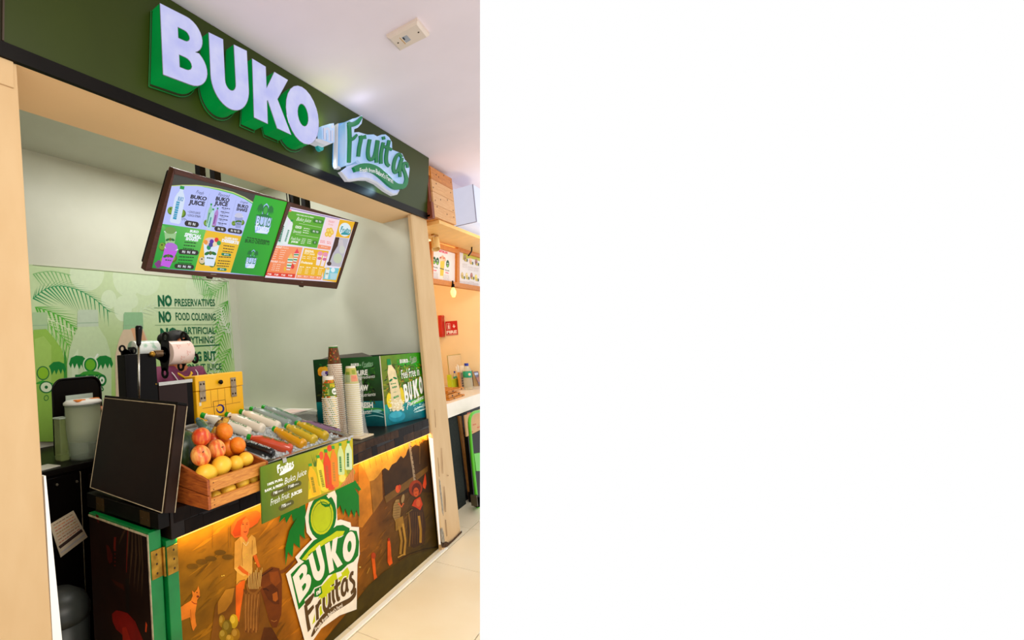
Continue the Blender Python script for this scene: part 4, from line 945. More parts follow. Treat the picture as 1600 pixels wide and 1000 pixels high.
pq([(198, 600), (236, 612), (290, 636), (335, 610), (325, 760), (315, 925), (265, 948), (205, 935)], (110, 60, 14), 9)
for i in range(11): p.line([q(206 + i * 12, 625 + (i % 2) * 14), q(203 + i * 11, 780), q(206 + i * 10, 940 - (i % 3) * 16)], 0.9, (190, 124, 50) if i % 2 else (150, 90, 30), 10)
for c, rx, ry, col in (((30, 850), 24, 50, (150, 104, 14)), ((122, 852), 34, 56, (190, 146, 20)), ((70, 900), 40, 60, (120, 90, 10)), ((135, 955), 36, 50, (150, 100, 14)), ((40, 960), 34, 44, (140, 104, 14)), ((90, 990), 30, 34, (170, 120, 20))):
    p.ell(q(*c), rx / 5, ry / 5, col, 10); p.ell(q(c[0] - 8, c[1] - 14), rx / 9, ry / 9, tuple(min(255, v + 26) for v in col), 11)
for a in ((30, 498), (45, 495), (205, 356), (226, 332), (290, 398)): p.ell(q(*a), 1.1, 1.0, (230, 180, 60), 12)
# dog, plants at the left
q = lambda x, y: (250 + x / 4.167, 760 + y / 4.167)
p.poly([q(*a) for a in [(62, 860), (105, 805), (160, 765), (198, 742), (210, 712), (205, 676), (222, 690), (240, 668), (246, 645), (256, 680), (257, 714), (240, 738), (236, 772), (226, 830), (230, 880), (236, 905), (214, 940), (206, 920), (198, 880), (194, 850), (120, 880), (110, 960), (104, 1005), (76, 1005), (70, 890)]], (222, 118, 30), 5)
p.line([q(203, 748), q(222, 762), q(240, 764)], 1.4, (150, 50, 14), 6); p.ell(q(244, 716), 2.2, 1.8, (120, 50, 14), 6); p.ell(q(238, 690), 0.9, 0.9, (30, 14, 6), 7); p.line([q(196, 800), q(200, 870)], 0.9, (170, 84, 18), 6); p.line([q(90, 850), q(86, 980)], 0.9, (176, 90, 20), 6)
for a in ([(60, 350), (48, 420), (40, 480)], [(70, 345), (64, 430), (72, 520)], [(85, 345), (98, 420), (92, 540)], [(45, 380), (70, 480), (100, 620)], [(110, 350), (104, 470), (110, 590)]):
    p.line([q(*b) for b in a], [2.2, 3.0, 0.5], (120, 66, 14), 4)
for x in (340, 445, 458): p.line([q(x, 250), q(x, 400)], 0.7, (140, 92, 24), 4)
for c in ((330, 470), (270, 490), (440, 460), (390, 430), (210, 520)): p.ell(q(*c), 9, 4, (112, 74, 12), 2)
p.build('painting', print_mat('painting_print', rough=0.5, spec=0.06, var=0.16, scale=9, stretch=(1, 1, 1.6)), ct)
# badge stuck on the panel
p = Print((0, PN - 0.010, 0), (0, -1, 0), step=0.00012, org=(430, 760), k=4.1667)
WH = (246, 230, 206); DGR = (0, 112, 16); LIM = (196, 200, 0); BR = (84, 56, 20)
p.poly([(150, 140), (196, 108), (200, 190), (160, 185), (118, 230), (106, 180), (72, 240), (62, 200), (22, 238), (40, 180), (90, 150)], DGR, 0)
p.poly([(200, 150), (150, 190), (92, 290), (66, 400), (68, 520), (84, 425), (114, 462), (120, 368), (162, 405), (160, 312), (196, 345), (190, 300)], DGR, 0)
p.poly([(385, 60), (400, 0), (440, -30), (500, -20), (545, 60), (549, 205), (528, 150), (515, 206), (496, 148), (480, 206), (456, 144), (444, 192), (424, 122), (404, 150)], DGR, 0)
p.poly([(462, -10), (520, -40), (560, 20), (545, 30), (500, -4), (495, 50)], DGR, 0)
p.poly([(225, 80), (195, 200), (205, 300), (240, 345), (175, 410), (130, 460), (148, 495), (70, 570), (190, 1000), (196, 1012), (240, 1012), (300, 925), (420, 840), (530, 800), (535, 510), (550, 440), (545, 265), (495, 262), (490, 235), (425, 215), (405, 222), (400, 140), (400, 60), (385, 20), (340, 30), (270, 60)], WH, 1)
p.ell((308, 195), 90, 152, DGR, 2, 6); p.ell((305, 198), 74, 116, LIM, 3, 6); p.ell((305, 198), 64, 100, DGR, 4, 6); p.ell((304, 200), 62, 96, (186, 196, 0), 5, 6)
p.poly([(290, 85), (305, 110), (340, 118), (362, 104), (355, 130), (325, 135), (300, 118)], DGR, 6); p.line([(340, 70), (385, 40)], 22, WH, 2)
p.poly([(155, 470), (190, 420), (250, 352), (330, 310), (400, 255), (440, 250), (484, 272), (484, 300), (380, 345), (230, 440), (190, 492)], DGR, 3)
p.poly([(172, 476), (220, 415), (270, 372), (360, 318), (400, 290), (452, 290), (440, 318), (350, 362), (230, 432), (200, 480)], LIM, 4)
p.poly([(240, 900), (300, 650), (395, 548), (436, 560), (470, 525), (490, 570), (440, 640), (330, 800), (280, 860)], LIM, 3)
p.poly([(392, 545), (424, 535), (434, 580), (404, 600)], WH, 3)
p.poly([(100, 572), (150, 520), (200, 480), (222, 470), (214, 446), (300, 390), (345, 360), (430, 330), (490, 284), (530, 290), (546, 360), (540, 450), (510, 490), (470, 510), (430, 550), (345, 580), (300, 640), (255, 660), (205, 745), (152, 804)], DGR, 5)
for ch, a, b, t in (('B', (156, 762), (243, 640), (113, 590)), ('U', (262, 645), (335, 560), (214, 446 + 12)), ('K', (352, 566), (436, 508), (322, 378)), ('O', (447, 520), (528, 440), (436, 340))):
    p.glyph(ch, a, b, t, WH, 6)
p.poly([(252, 722), (256, 668), (298, 648), (306, 694), (280, 716)], DGR, 11); p.text('ni', (268, 710), (296, 690), (264, 674), WH, bold=0.05, L=13)
p.fruitas((196, 965), (520, 670), (176, 770), WH, 7, 1.7, swoosh=False); p.fruitas((196, 965), (520, 670), (176, 770), BR, 9, 1.05, swoosh=False)
p.line([(518, 660), (516, 700), (490, 735), (440, 765), (380, 800), (320, 850), (270, 915), (236, 978)], [14, 22, 26, 34, 38, 38, 30, 8], BR, 9, True)
for t, a, b in (('Fresh', (262, 944), (302, 896)), ('from', (308, 888), (342, 853)), ("Babot's", (348, 848), (398, 808)), ('Farm!', (404, 804), (440, 780))):
    p.text(t, a, b, (a[0] - 8, a[1] - 22), WH, bold=0.02, L=11)
p.build('badge_print', print_mat('badge_print', rough=0.4, var=0.03, spec=0.1), ct)

# ------------------------------------------------------------------ hinged gate leaf at the counter's end
gl = thing('counter_gate', (1.03, 1.7, 0.0), 'low gate leaf with green edges folded open beside the counter, dark painted face', 'gate')
lx = 1.035
MB().box(lx, lx + 0.028, 1.525, 1.93, 0.0, 0.876).build('leaf', M_green, gl, bevel=0.002)
MB().box(lx + 0.0, lx + 0.055, 1.505, 1.530, 0.0, 0.876).build('edge_post', M_green, gl, bevel=0.003)
p = Print((lx - 0.002, 0, 0), (-1, 0, 0), step=0.00012)
p.world([(lx - 0.002, 1.512, 0), (lx - 0.002, 1.925, 0), (lx - 0.002, 1.925, 0.866), (lx - 0.002, 1.512, 0.866)], [(40, 18, 8), (34, 16, 8), (30, 12, 8), (24, 10, 8)], 0)
q = lambda x, y: (130 + x / 4.167, 760 + y / 4.167)
for a in ([(300, 270), (290, 400), (280, 560)], [(320, 290), (318, 420), (300, 640)], [(340, 300), (345, 450), (330, 660)], [(360, 305), (370, 480), (352, 690)], [(280, 270), (250, 330), (232, 380)], [(375, 310), (388, 520), (380, 720)]):
    p.line([q(*b) for b in a], [2.0, 3.0, 0.6], (58, 40, 24), 2)
p.line([q(292, 275), q(286, 400), q(282, 560)], 1.3, (96, 20, 12), 3)
p.poly([q(*a) for a in [(275, 600), (300, 600), (302, 820), (280, 820)]], (22, 16, 12), 1)
p.poly([q(*a) for a in [(188, 830), (215, 806), (250, 812), (290, 825), (340, 880), (390, 1000), (300, 1005), (215, 930), (192, 880)]], (120, 18, 12), 4)
p.poly([q(*a) for a in [(255, 920), (280, 915), (310, 1005), (258, 1005)]], (150, 30, 14), 5)
p.poly([q(*a) for a in [(150, 380), (165, 385), (190, 440), (190, 490), (172, 505), (158, 470)]], (80, 20, 12), 2); p.line([q(208, 330), q(204, 400), q(208, 420)], 3.4, (100, 24, 14), 2)
for y in (440, 465, 490, 515): p.ell(q(207, y), 1.1, 1.3, (110, 26, 14), 2)
p.poly([q(*a) for a in [(180, 600), (260, 640), (270, 680), (210, 640)]], (62, 22, 10), 1); p.poly([q(*a) for a in [(80, 180), (100, 190), (104, 240), (92, 230)]], (90, 20, 12), 1)
p.poly([q(*a) for a in [(408, 880), (418, 900), (412, 950), (404, 945)]], (190, 60, 20), 4)
p.build('painting', print_mat('dark_painting_print', rough=0.35, var=0.25, scale=7, spec=0.12), gl)
MB().box(lx - 0.003, lx + 0.0, 1.505, 1.512, 0.0, 0.87).build('pale_edge', M_pale_edge, gl)
MB().box(lx - 0.003, lx + 0.0, 1.512, 1.93, 0.862, 0.869).build('pale_edge', M_pale_edge, gl)
hz = at(240, 885, Y=1.495).z
for zz in (hz, 0.2):
    h = MB().box(lx + 0.004, lx + 0.056, 1.5015, 1.505, zz - 0.05, zz + 0.05).build('hinge', M_brass, gl, bevel=0.001)
    MB().lathe([(0.006, -0.052), (0.006, 0.052)], (lx + 0.0585, 1.497, zz), (0, 0, 1), 10).build('pin', M_brass, h)
    for dz in (-0.033, 0, 0.033):
        MB().lathe([(0.0045, 0), (0.003, 0.0015)], (lx + 0.028, 1.5015, zz + dz), (0, -1, 0), 8).build('screw', M_screw, h)
    h2 = MB().box(1.0975, 1.147, 1.4835, 1.487, zz - 0.05, zz + 0.05).build('hinge_plate', M_brass, ct, bevel=0.001)
    for dz in (-0.033, 0, 0.033):
        MB().lathe([(0.0045, 0), (0.003, 0.0015)], (1.128, 1.4835, zz + dz), (0, -1, 0), 8).build('screw', M_screw, h2)

# ------------------------------------------------------------------ raised counter flap
fl = thing('counter_flap', (1.08, 1.7, 0.94), 'black counter flap swung up on hinges, leaning over the counter end, worn pale edges', 'counter flap')
a0, a1 = Vector((1.072, 1.465, 0.945)), Vector((1.072, 1.975, 0.965)); up1 = Vector((0.088, 0.0, 0.376))
N1 = Vector((up1.z, 0, -up1.x)).normalized()
t_ = 0.036
MB().obox(a0, a1 - a0, up1, N1 * t_).build('board', mat('black_satin_board', (12, 8, 7), rough=0.2, c2=(26, 10, 7), scale=3, lo=0.5, hi=0.75, spec=0.2), fl, bevel=0.002)
MB().obox(a0 + Vector((0.002, -0.012, 0)), Vector((0, 0.012, 0)), up1 * 1.01, N1 * (t_ + 0.012)).build('edge_band', mat('dark_brown_edge', (40, 24, 15), rough=0.4, var=0.2, scale=14, spec=0.15), fl, bevel=0.001)
MB().obox(a0 + up1 + Vector((0, -0.012, 0)), (a1 - a0) + Vector((0, 0.012, 0)), up1.normalized() * 0.012, N1 * (t_ + 0.012)).build('edge_band', M_black, fl, bevel=0.001)
e = MB(); off = -N1 * 0.001
c4 = [a0 + off, a1 + off, a1 + up1 + off, a0 + up1 + off]
for i in range(4): e.tube([c4[i], c4[(i + 1) % 4]], 0.0018, 5)
e.tube([a0 + Vector((0.004, -0.013, 0)) + N1 * (t_ + 0.008), a0 + Vector((0.004, -0.013, 0)) + up1 + N1 * (t_ + 0.008)], 0.0018, 5)
e.build('worn_edge', M_pale_edge, fl)
MB().box(1.062, 1.112, 1.478, 1.99, 0.884, 0.942).build('support_rail', M_black, fl, bevel=0.002)
for yy in (1.56, 1.88):
    h = MB().box(1.0595, 1.0625, yy - 0.03, yy + 0.03, 0.886, 0.938).build('hinge', mat('dark_bronze', (92, 66, 34), rough=0.4, metal=0.7), fl)
    for d in (-0.018, 0.018): MB().lathe([(0.004, 0), (0.003, 0.0015)], (1.0595, yy + d, 0.91), (-1, 0, 0), 8).build('screw', M_screw, h)

# ------------------------------------------------------------------ fruit crate
M_pine = wood('orange_pine', (226, 152, 62), (184, 104, 34), (3, 30, 30), 5, 0.5)
M_pine_side = wood('orange_pine_side', (186, 96, 32), (132, 56, 16), (30, 3, 26), 5, 0.5)
cr = thing('fruit_crate', (1.40, 1.56, 0.94), 'slatted pine fruit crate with sloping sides at the front of the counter', 'crate')
CX0, CX1, CY0, CY1, CZ = 1.19, 1.535, 1.345, 1.75, 0.941
MB().box(CX0 + 0.014, CX1 - 0.014, CY0, CY0 + 0.014, CZ + 0.061, CZ + 0.106).build('front_slat', M_pine, cr, bevel=0.002)
MB().box(CX0 + 0.014, CX1 - 0.014, CY0, CY0 + 0.014, CZ, CZ + 0.037).build('front_slat', M_pine, cr, bevel=0.002)
for x, nm in ((CX0, 'side_board'), (CX1 - 0.014, 'side_board')):
    for z0, z1f, z1b in ((0.0, 0.048, 0.085), (0.051, 0.106, 0.215)):
        zb0 = z0 if z0 == 0 else 0.088
        MB().hexa([(x, CY0, CZ + z0), (x + 0.014, CY0, CZ + z0), (x + 0.014, CY1, CZ + zb0), (x, CY1, CZ + zb0), (x, CY0, CZ + z1f), (x + 0.014, CY0, CZ + z1f), (x + 0.014, CY1, CZ + z1b), (x, CY1, CZ + z1b)]).build(nm, M_pine_side, cr, bevel=0.002)
MB().box(CX0 + 0.014, CX1 - 0.014, CY1 - 0.014, CY1, CZ, CZ + 0.10).build('back_board', M_pine, cr, bevel=0.002)
MB().box(CX0 + 0.014, CX1 - 0.014, CY1 - 0.014, CY1, CZ + 0.104, CZ + 0.21).build('back_board', M_pine, cr, bevel=0.002)
MB().box(CX0 + 0.014, CX1 - 0.014, CY0 + 0.014, CY1 - 0.014, CZ, CZ + 0.010).build('bottom', M_pine, cr)
for x in (CX0 + 0.0142, CX1 - 0.030): MB().box(x, x + 0.016, CY0 + 0.0142, CY0 + 0.030, CZ + 0.0102, CZ + 0.10).build('corner_post', M_pine, cr)
nl = MB()
for x in (CX0 + 0.03, CX1 - 0.03):
    for z in (0.012, 0.03, 0.068, 0.092): nl.lathe([(0.002, 0), (0.002, 0.001)], (x, CY0 - 0.0005, CZ + z), (0, -1, 0), 6)
nl.build('nail', M_screw, cr)

def apple_fn(p):
    r = 1 - 0.22 * math.exp(-((1 - p.z) / 0.10) ** 1.0) - 0.12 * math.exp(-((1 + p.z) / 0.12)); return Vector((p.x * (1.02 + 0.05 * p.z), p.y * (1.02 + 0.05 * p.z), p.z * r))
M_apple = mat('apple_skin', (238, 140, 56), rough=0.3, c2=(212, 62, 28), scale=16, stretch=(3, 3, 0.8), lo=0.4, hi=0.62)
M_apple2 = mat('yellow_apple_skin', (244, 172, 84), rough=0.32, c2=(222, 92, 36), scale=20, stretch=(3, 3, 0.7), lo=0.38, hi=0.62)
M_orange = mat('orange_peel', (242, 138, 22), rough=0.45, c2=(236, 118, 12), scale=70, bump=0.25)
M_mango = mat('mango_skin', (252, 204, 60), rough=0.38, c2=(242, 180, 40), scale=7)
M_stem = mat('brown_stem', (84, 54, 24), rough=0.8)
def fruit(kind, px, Y, r, label, rot=(0, 0, 0), m=None):
    c = at(px[0], px[1], Y=Y)
    rt = Matrix.Rotation(rot[2], 3, 'Z') @ Matrix.Rotation(rot[1], 3, 'Y') @ Matrix.Rotation(rot[0], 3, 'X')
    t = thing(kind, c, label, 'fruit')
    if kind == 'apple':
        MB().ball(c, (r, r, r * 0.95), 24, 16, rt, apple_fn).build('skin', m, t, smooth=True)
        s0 = c + rt @ Vector((0, 0, r * 0.66)); MB().tube([s0, s0 + rt @ Vector((0.002, 0, r * 0.3))], 0.0018, 6).build('stem', M_stem, t)
    elif kind == 'orange':
        MB().ball(c, (r, r, r * 0.97), 24, 16, rt).build('peel', M_orange, t, smooth=True)
        MB().ball(c + rt @ Vector((0, 0, r * 0.95)), (0.004, 0.004, 0.002), 8, 5, rt).build('stem_button', mat('green_button', (96, 110, 40), rough=0.7), t)
    else:
        MB().ball(c, (r * 1.38, r * 0.98, r * 0.98), 24, 14, rt, lambda p: Vector((p.x, p.y * (1 - 0.12 * p.x), p.z * (1 - 0.12 * p.x) - 0.1 * p.x * p.x))).build('skin', M_mango, t, smooth=True)
        e = c + rt @ Vector((r * 1.36, 0, -0.09 * r)); MB().ball(e, 0.004, 8, 5).build('stem_end', M_stem, t)
PI = math.pi
fruit('apple', (314.5, 683), 1.45, 0.038, 'red apple with a dimpled top, highest at the left of the crate', (-0.7, 0.25, 0), M_apple)
fruit('apple', (313.5, 712), 1.43, 0.0398, 'red and yellow apple directly under the highest apple', (0.9, -0.5, 0), M_apple2)
fruit('apple', (338, 702), 1.445, 0.0388, 'pale speckled apple in the middle of the crate pile', (1.2, 0.4, 0), M_apple2)
fruit('apple', (335, 688), 1.53, 0.035, 'red apple mostly hidden behind the middle of the fruit pile', (0.2, 0.2, 0), M_apple)
fruit('orange', (350.5, 674), 1.48, 0.0372, 'orange on top of the pile, right of the highest apple', (0.5, 0.3, 0))
fruit('orange', (355.5, 700), 1.50, 0.0388, 'orange half hidden beside the pale speckled apple', (0.4, -0.4, 1))
fruit('orange', (371, 696), 1.455, 0.036, 'orange at the right end of the fruit pile', (0.3, 0.6, 2))
fruit('mango', (323, 739.5), 1.407, 0.0365, 'yellow mango in the front left corner of the crate', (0, 0.05, 0.05))
fruit('mango', (346.5, 727), 1.408, 0.0374, 'yellow mango second from the left along the crate front', (0, -0.15, 0.2))
fruit('mango', (369, 724), 1.415, 0.032, 'yellow mango third from the left along the crate front', (0, 0.2, 0.5))
fruit('mango', (384.5, 717), 1.405, 0.0285, 'yellow mango at the right end of the crate front', (0, 0.1, 0.1))
def low(x, y, r, lab): fruit('mango', (x, y), 1.388, r, lab, (0, 0, 0.1))
low(337, 775, 0.021, 'small mango seen through the left end of the crate gap')
low(357, 765, 0.028, 'mango seen through the crate gap, second from the left')
low(379, 754, 0.026, 'mango seen through the crate gap, third from the left')
low(396, 747, 0.022, 'mango seen through the crate gap, rightmost')
wc = at(286, 711, Y=1.62)
wm_ = thing('watermelon', wc, 'dark green striped watermelon in the back left of the crate', 'fruit')
MB().ball(wc, (0.082, 0.082, 0.105), 28, 18).build('rind', mat('watermelon_rind', (58, 84, 34), rough=0.3, c2=(24, 44, 20), scale=5, stretch=(6, 6, 0.6), dist=1.0), wm_, smooth=True)
MB().tube([wc + Vector((0, 0, 0.103)), wc + Vector((0.004, 0, 0.118))], 0.003, 6).build('stem', M_stem, wm_)
M_ban = mat('spotted_banana', (214, 160, 40), rough=0.45, c2=(80, 44, 14), scale=16, lo=0.38, hi=0.55)
for i, (pts, lab) in enumerate(((((338, 668), (335, 678), (333, 690), (331, 700)), 'brown spotted banana on the left of the bunch behind the orange'), (((345, 658), (340, 668), (339, 680), (338, 694)), 'brown spotted banana in the middle of the bunch behind the orange'), (((356, 654), (347, 662), (343, 674), (341, 688)), 'brown spotted banana on the right of the bunch behind the orange'))):
    P3 = [at(x, y, Y=1.55 + 0.022 * i) for x, y in pts]; P3 = [Vector(v) for v in smooth_line([tuple(v) for v in P3], k=4)]
    n = len(P3); t = thing('banana', P3[-1], lab, 'fruit')
    MB().tube(P3, [0.006 + 0.013 * math.sin(PI * min(1, 0.12 + 0.8 * k / n)) for k in range(n)], 10).build('peel', M_ban, t, smooth=True)
    MB().tube([P3[0], P3[0] + (P3[0] - P3[1]).normalized() * 0.02], [0.006, 0.004], 8).build('stem', M_stem, t)

# ------------------------------------------------------------------ ice tray with bottles, hanging sign
TX0, TX1, TY0, TY1, TZ0, TZ1 = 1.556, 2.285, 1.398, 1.975, 1.026, 1.150
tr = thing('ice_tray', (2.04, 1.8, CT), 'sloping steel ice tray full of juice bottles on the counter', 'tray')
w = 0.012
M_tin = mat('dull_tin', (150, 140, 126), rough=0.4, metal=0.8, var=0.1)
MB().box(TX0, TX1, TY0, TY0 + w, CT + 0.001, TZ0 - 0.012).build('front_wall', M_tin, tr)
MB().box(TX0, TX1, TY1 - w, TY1, CT + 0.001, TZ1 - 0.012).build('back_wall', M_tin, tr)
M_trs = wood('brown_tray_side', (120, 70, 30), (90, 48, 20), (20, 2, 20), 5)
for x in (TX0, TX1 - w):
    MB().hexa([(x, TY0 + w, CT + 0.001), (x + w, TY0 + w, CT + 0.001), (x + w, TY1 - w, CT + 0.001), (x, TY1 - w, CT + 0.001), (x, TY0 + w, TZ0 - 0.012), (x + w, TY0 + w, TZ0 - 0.012), (x + w, TY1 - w, TZ1 - 0.012), (x, TY1 - w, TZ1 - 0.012)]).build('side_wall', M_trs, tr)
MB().box(TX0 - 0.008, TX1 + 0.008, TY0 - 0.008, TY0 + 0.018, TZ0 - 0.012, TZ0).build('rim', M_steel, tr, bevel=0.002)
MB().box(TX0 - 0.008, TX1 + 0.008, TY1 - 0.018, TY1 + 0.008, TZ1 - 0.012, TZ1).build('rim', M_steel, tr, bevel=0.002)
for x in (TX0 - 0.008, TX1 - 0.014):
    MB().hexa([(x, TY0 + 0.018, TZ0 - 0.012), (x + 0.022, TY0 + 0.018, TZ0 - 0.012), (x + 0.022, TY1 - 0.018, TZ1 - 0.012), (x, TY1 - 0.018, TZ1 - 0.012), (x, TY0 + 0.018, TZ0), (x + 0.022, TY0 + 0.018, TZ0), (x + 0.022, TY1 - 0.018, TZ1), (x, TY1 - 0.018, TZ1)]).build('rim', M_steel, tr)
ice_z = lambda y: 1.000 + (y - TY0) / (TY1 - TY0) * 0.128
rnd = random.Random(11)
ic = MB()
ic.hexa([(TX0 + w, TY0 + w, CT + 0.004), (TX1 - w, TY0 + w, CT + 0.004), (TX1 - w, TY1 - w, CT + 0.004), (TX0 + w, TY1 - w, CT + 0.004), (TX0 + w, TY0 + w, ice_z(TY0)), (TX1 - w, TY0 + w, ice_z(TY0)), (TX1 - w, TY1 - w, ice_z(TY1)), (TX0 + w, TY1 - w, ice_z(TY1))])
for i in range(900):
    x, y = rnd.uniform(TX0 + 0.03, TX1 - 0.03), rnd.uniform(TY0 + 0.03, TY1 - 0.03); s = rnd.uniform(0.006, 0.012)
    rt = Matrix.Rotation(rnd.uniform(0, 3), 3, 'X') @ Matrix.Rotation(rnd.uniform(0, 3), 3, 'Z')
    o = Vector((x, y, ice_z(y) + rnd.uniform(-0.002, 0.008)))
    ic.obox(o - rt @ Vector((s / 2, s / 2, s / 2)), rt @ Vector((s, 0, 0)), rt @ Vector((0, s, 0)), rt @ Vector((0, 0, s)))
ice = ic.build('crushed_ice', mat('clear_ice', (232, 236, 236), rough=0.12, trans=0.35, var=0.05, ior=1.31), kind='stuff')
tag(ice, 'crushed ice filling the steel tray under the bottles', 'ice')
M_cap = mat('green_cap', (10, 160, 30), rough=0.3, var=0.08, scale=40)
M_blabel = mat('green_label_ink', (18, 120, 52), rough=0.5, var=0.05)
M_blabel_w = mat('white_label_ink', (214, 220, 214), rough=0.5, var=0.05)
def bottle(base, top, r, m, label, ink, cap=True, txt='FRUITAS', both=True, capm=None):
    base, top = Vector(base), Vector(top); ax = (top - base).normalized(); L = (top - base).length
    t = thing('juice_bottle', base, label, 'bottle', 'juice bottles on the ice')
    prof = [(0.0, 0.004), (r * 0.55, 0.0), (r * 0.85, 0.004), (r, 0.014), (r, L * 0.30), (r * 0.97, L * 0.36), (r, L * 0.42), (r, L * 0.62), (r * 0.9, L * 0.72), (r * 0.62, L * 0.83), (r * 0.42, L * 0.89), (r * 0.42, L * 0.91)]
    MB().lathe(prof, base, ax, 24).build('body', m, t, smooth=True)
    MB().lathe([(r * 0.42, L * 0.885), (r * 0.62, L * 0.895), (r * 0.62, L * 0.905), (r * 0.42, L * 0.91)], base, ax, 20).build('neck_ring', m, t, smooth=True)
    if cap:
        MB().lathe([(r * 0.52, L * 0.91), (r * 0.54, L * 0.915), (r * 0.54, L * 0.99), (r * 0.46, L)], base, ax, 18).build('cap', capm or M_cap, t)
    # lettering wrapped round the body, facing up and towards the front
    upv = Vector((0, -0.25, 1)); upv = (upv - ax * upv.dot(ax)).normalized(); sd = ax.cross(upv)
    def wrap(tx, h0, h1, a0, a1):
        vs, fs = text2d(tx, 0.02)
        out = []
        for x, y in vs:
            h = L * (h1 - (h1 - h0) * x); a = a0 + (a1 - a0) * y
            out.append(base + ax * h + (upv * math.cos(a) + sd * math.sin(a)) * (r + 0.0016))
        return out, fs
    mb = MB()
    for tx, h0, h1, a0, a1 in ((txt, 0.10, 0.42, -0.45, 0.15), (txt, 0.46, 0.66, -0.5, 0.2)):
        mb.add(*wrap(tx, h0, h1, a0, a1))
    for k in range(3): mb.add(*[[base + ax * (L * h) + (upv * math.cos(a) + sd * math.sin(a)) * (r + 0.0006) for h, a in ((0.12 + 0.1 * k, 0.32), (0.2 + 0.1 * k, 0.32), (0.2 + 0.1 * k, 0.42), (0.12 + 0.1 * k, 0.42))], [(0, 1, 2, 3)]])
    mb.build('label_print', ink, t)
def juice(n, c, tr_=0.0, rough=0.18): return mat(n, c, rough=rough, var=0.03, scale=5, trans=tr_, coat=0.3)
milk = juice('milky_juice', (240, 226, 204)); clear = juice('clear_coconut_water', (190, 204, 196), 0.55, 0.2); red = juice('watermelon_juice', (226, 84, 44), 0.1); yel = juice('mango_juice', (240, 168, 14), 0.1); lem = juice('lemon_juice', (226, 186, 30), 0.15); pale = juice('pale_yellow_juice', (232, 196, 50), 0.15); ube = juice('purple_juice', (134, 100, 126)); blk = juice('dark_juice', (22, 20, 22))
def bt(pb, Yb, pt_, Yt, r, m, lab, ink=M_blabel, **k): bottle(at(*pb, Y=Yb), at(*pt_, Y=Yt), r, m, lab, ink, **k)
bt((392, 677), 1.706, (314, 648), 1.943, 0.0284, milk, 'white milky juice bottle at the left of the back row')
bt((412, 671), 1.706, (353, 647), 1.962, 0.0284, milk, 'white milky juice bottle second from the left in the back row')
bt((437, 667), 1.706, (375, 642.5), 1.962, 0.0284, milk, 'white milky juice bottle right of the other white ones')
bt((455, 664), 1.697, (391, 638), 1.962, 0.0284, clear, 'clear coconut water bottle beside the white bottles')
bt((470, 661), 1.697, (410, 635.5), 1.962, 0.0284, clear, 'clear coconut water bottle at the right end of the back row')
bt((428, 710), 1.456, (372, 690), 1.645, 0.0236, blk, 'black juice bottle in the front left of the ice tray', M_blabel_w, cap=True, capm=M_black)
bt((457, 703), 1.456, (386, 682), 1.654, 0.0273, red, 'orange red juice bottle beside the black one')
bt((476, 696), 1.459, (427, 669.5), 1.664, 0.0283, yel, 'deep yellow mango juice bottle in the front row')
bt((493, 689), 1.461, (446.5, 665), 1.664, 0.0283, pale, 'pale yellow juice bottle in the middle of three yellow ones')
bt((511, 683), 1.461, (462, 660.5), 1.664, 0.0283, lem, 'lemon yellow juice bottle next to the purple one')
bt((532, 677), 1.484, (466, 657.5), 1.697, 0.0226, ube, 'purple juice bottle at the right end of the front row', M_black, cap=False)
bt((325, 676), 1.716, (309, 656), 1.915, 0.0246, juice('teal_tinted_water', (130, 170, 160), 0.5, 0.2), 'clear bottle half hidden behind the black flap and the bananas', cap=True, capm=mat('teal_cap', (60, 130, 150), rough=0.35))

SGY = 1.328
sg = thing('price_sign', (2.0, SGY, 0.75), 'green price sign with juice bottles hung from the ice tray rim by two hooks', 'sign')
sq = [at(x, y, Y=SGY) for x, y in ((407, 730), (551, 684), (553, 752), (410, 819))]
MB().prism(sq, (0, 0.006, 0)).build('panel', mat('green_sign_board', (86, 116, 28), rough=0.35, var=0.03), sg, bevel=0.001)
p = Print((0, SGY - 0.0006, 0), (0, -1, 0), step=0.00012, org=(390, 670), k=6.25)
p.grad([(106, 375), (1006, 90), (1018, 515), (125, 930)], [(96, 124, 22), (206, 190, 20), (196, 150, 20), (76, 104, 24)], 0)
p.poly([(570, 690), (800, 600), (1018, 515), (1006, 92), (880, 130), (700, 190), (620, 320), (575, 520)], (196, 176, 16), 1)
SW = (246, 244, 230)
p.fruitas((268, 440), (430, 372), (262, 365), SW, 3, 1.3, swoosh=True)
p.text('100% PURE,', (176, 558), (326, 502), (172, 532), SW, bold=0.04, L=3); p.text('RAW, & FRESH', (150, 622), (328, 552), (147, 594), SW, bold=0.05, L=3)
p.text('Buko Juice', (340, 545), (556, 440), (336, 482), SW, shear=0.3, L=3)
pill(p, 232, 640, 480, 532, 52, (88, 84, 32), None, 3)
p.text('₱85', (232, 645), (272, 630), (230, 616), SW, bold=0.04, L=5); p.text('500ml', (278, 622), (325, 604), (276, 606), SW, L=5)
p.text('₱160', (375, 585), (432, 562), (373, 554), SW, bold=0.04, L=5); p.text('1000ml', (436, 556), (478, 540), (434, 542), SW, L=5); p.line([(345, 570), (346, 600)], 2, (150, 150, 90), 5)
p.text('Fresh Fruit', (205, 752), (392, 668), (200, 688), SW, shear=0.3, L=3); p.text('JUICES', (404, 664), (512, 618), (402, 628), SW, bold=0.05, L=3)
pill(p, 308, 776, 408, 718, 50, (88, 84, 32), None, 3); p.text('₱75', (312, 776), (354, 758), (310, 744), SW, bold=0.04, L=5); p.text('500ml', (358, 752), (402, 732), (356, 736), SW, L=5)
for i in range(9): p.poly([(628 + i * 2, 370), (600 + i * 8, 250 + (i % 3) * 24), (636 + i * 2, 366)], (84, 110, 30), 2)
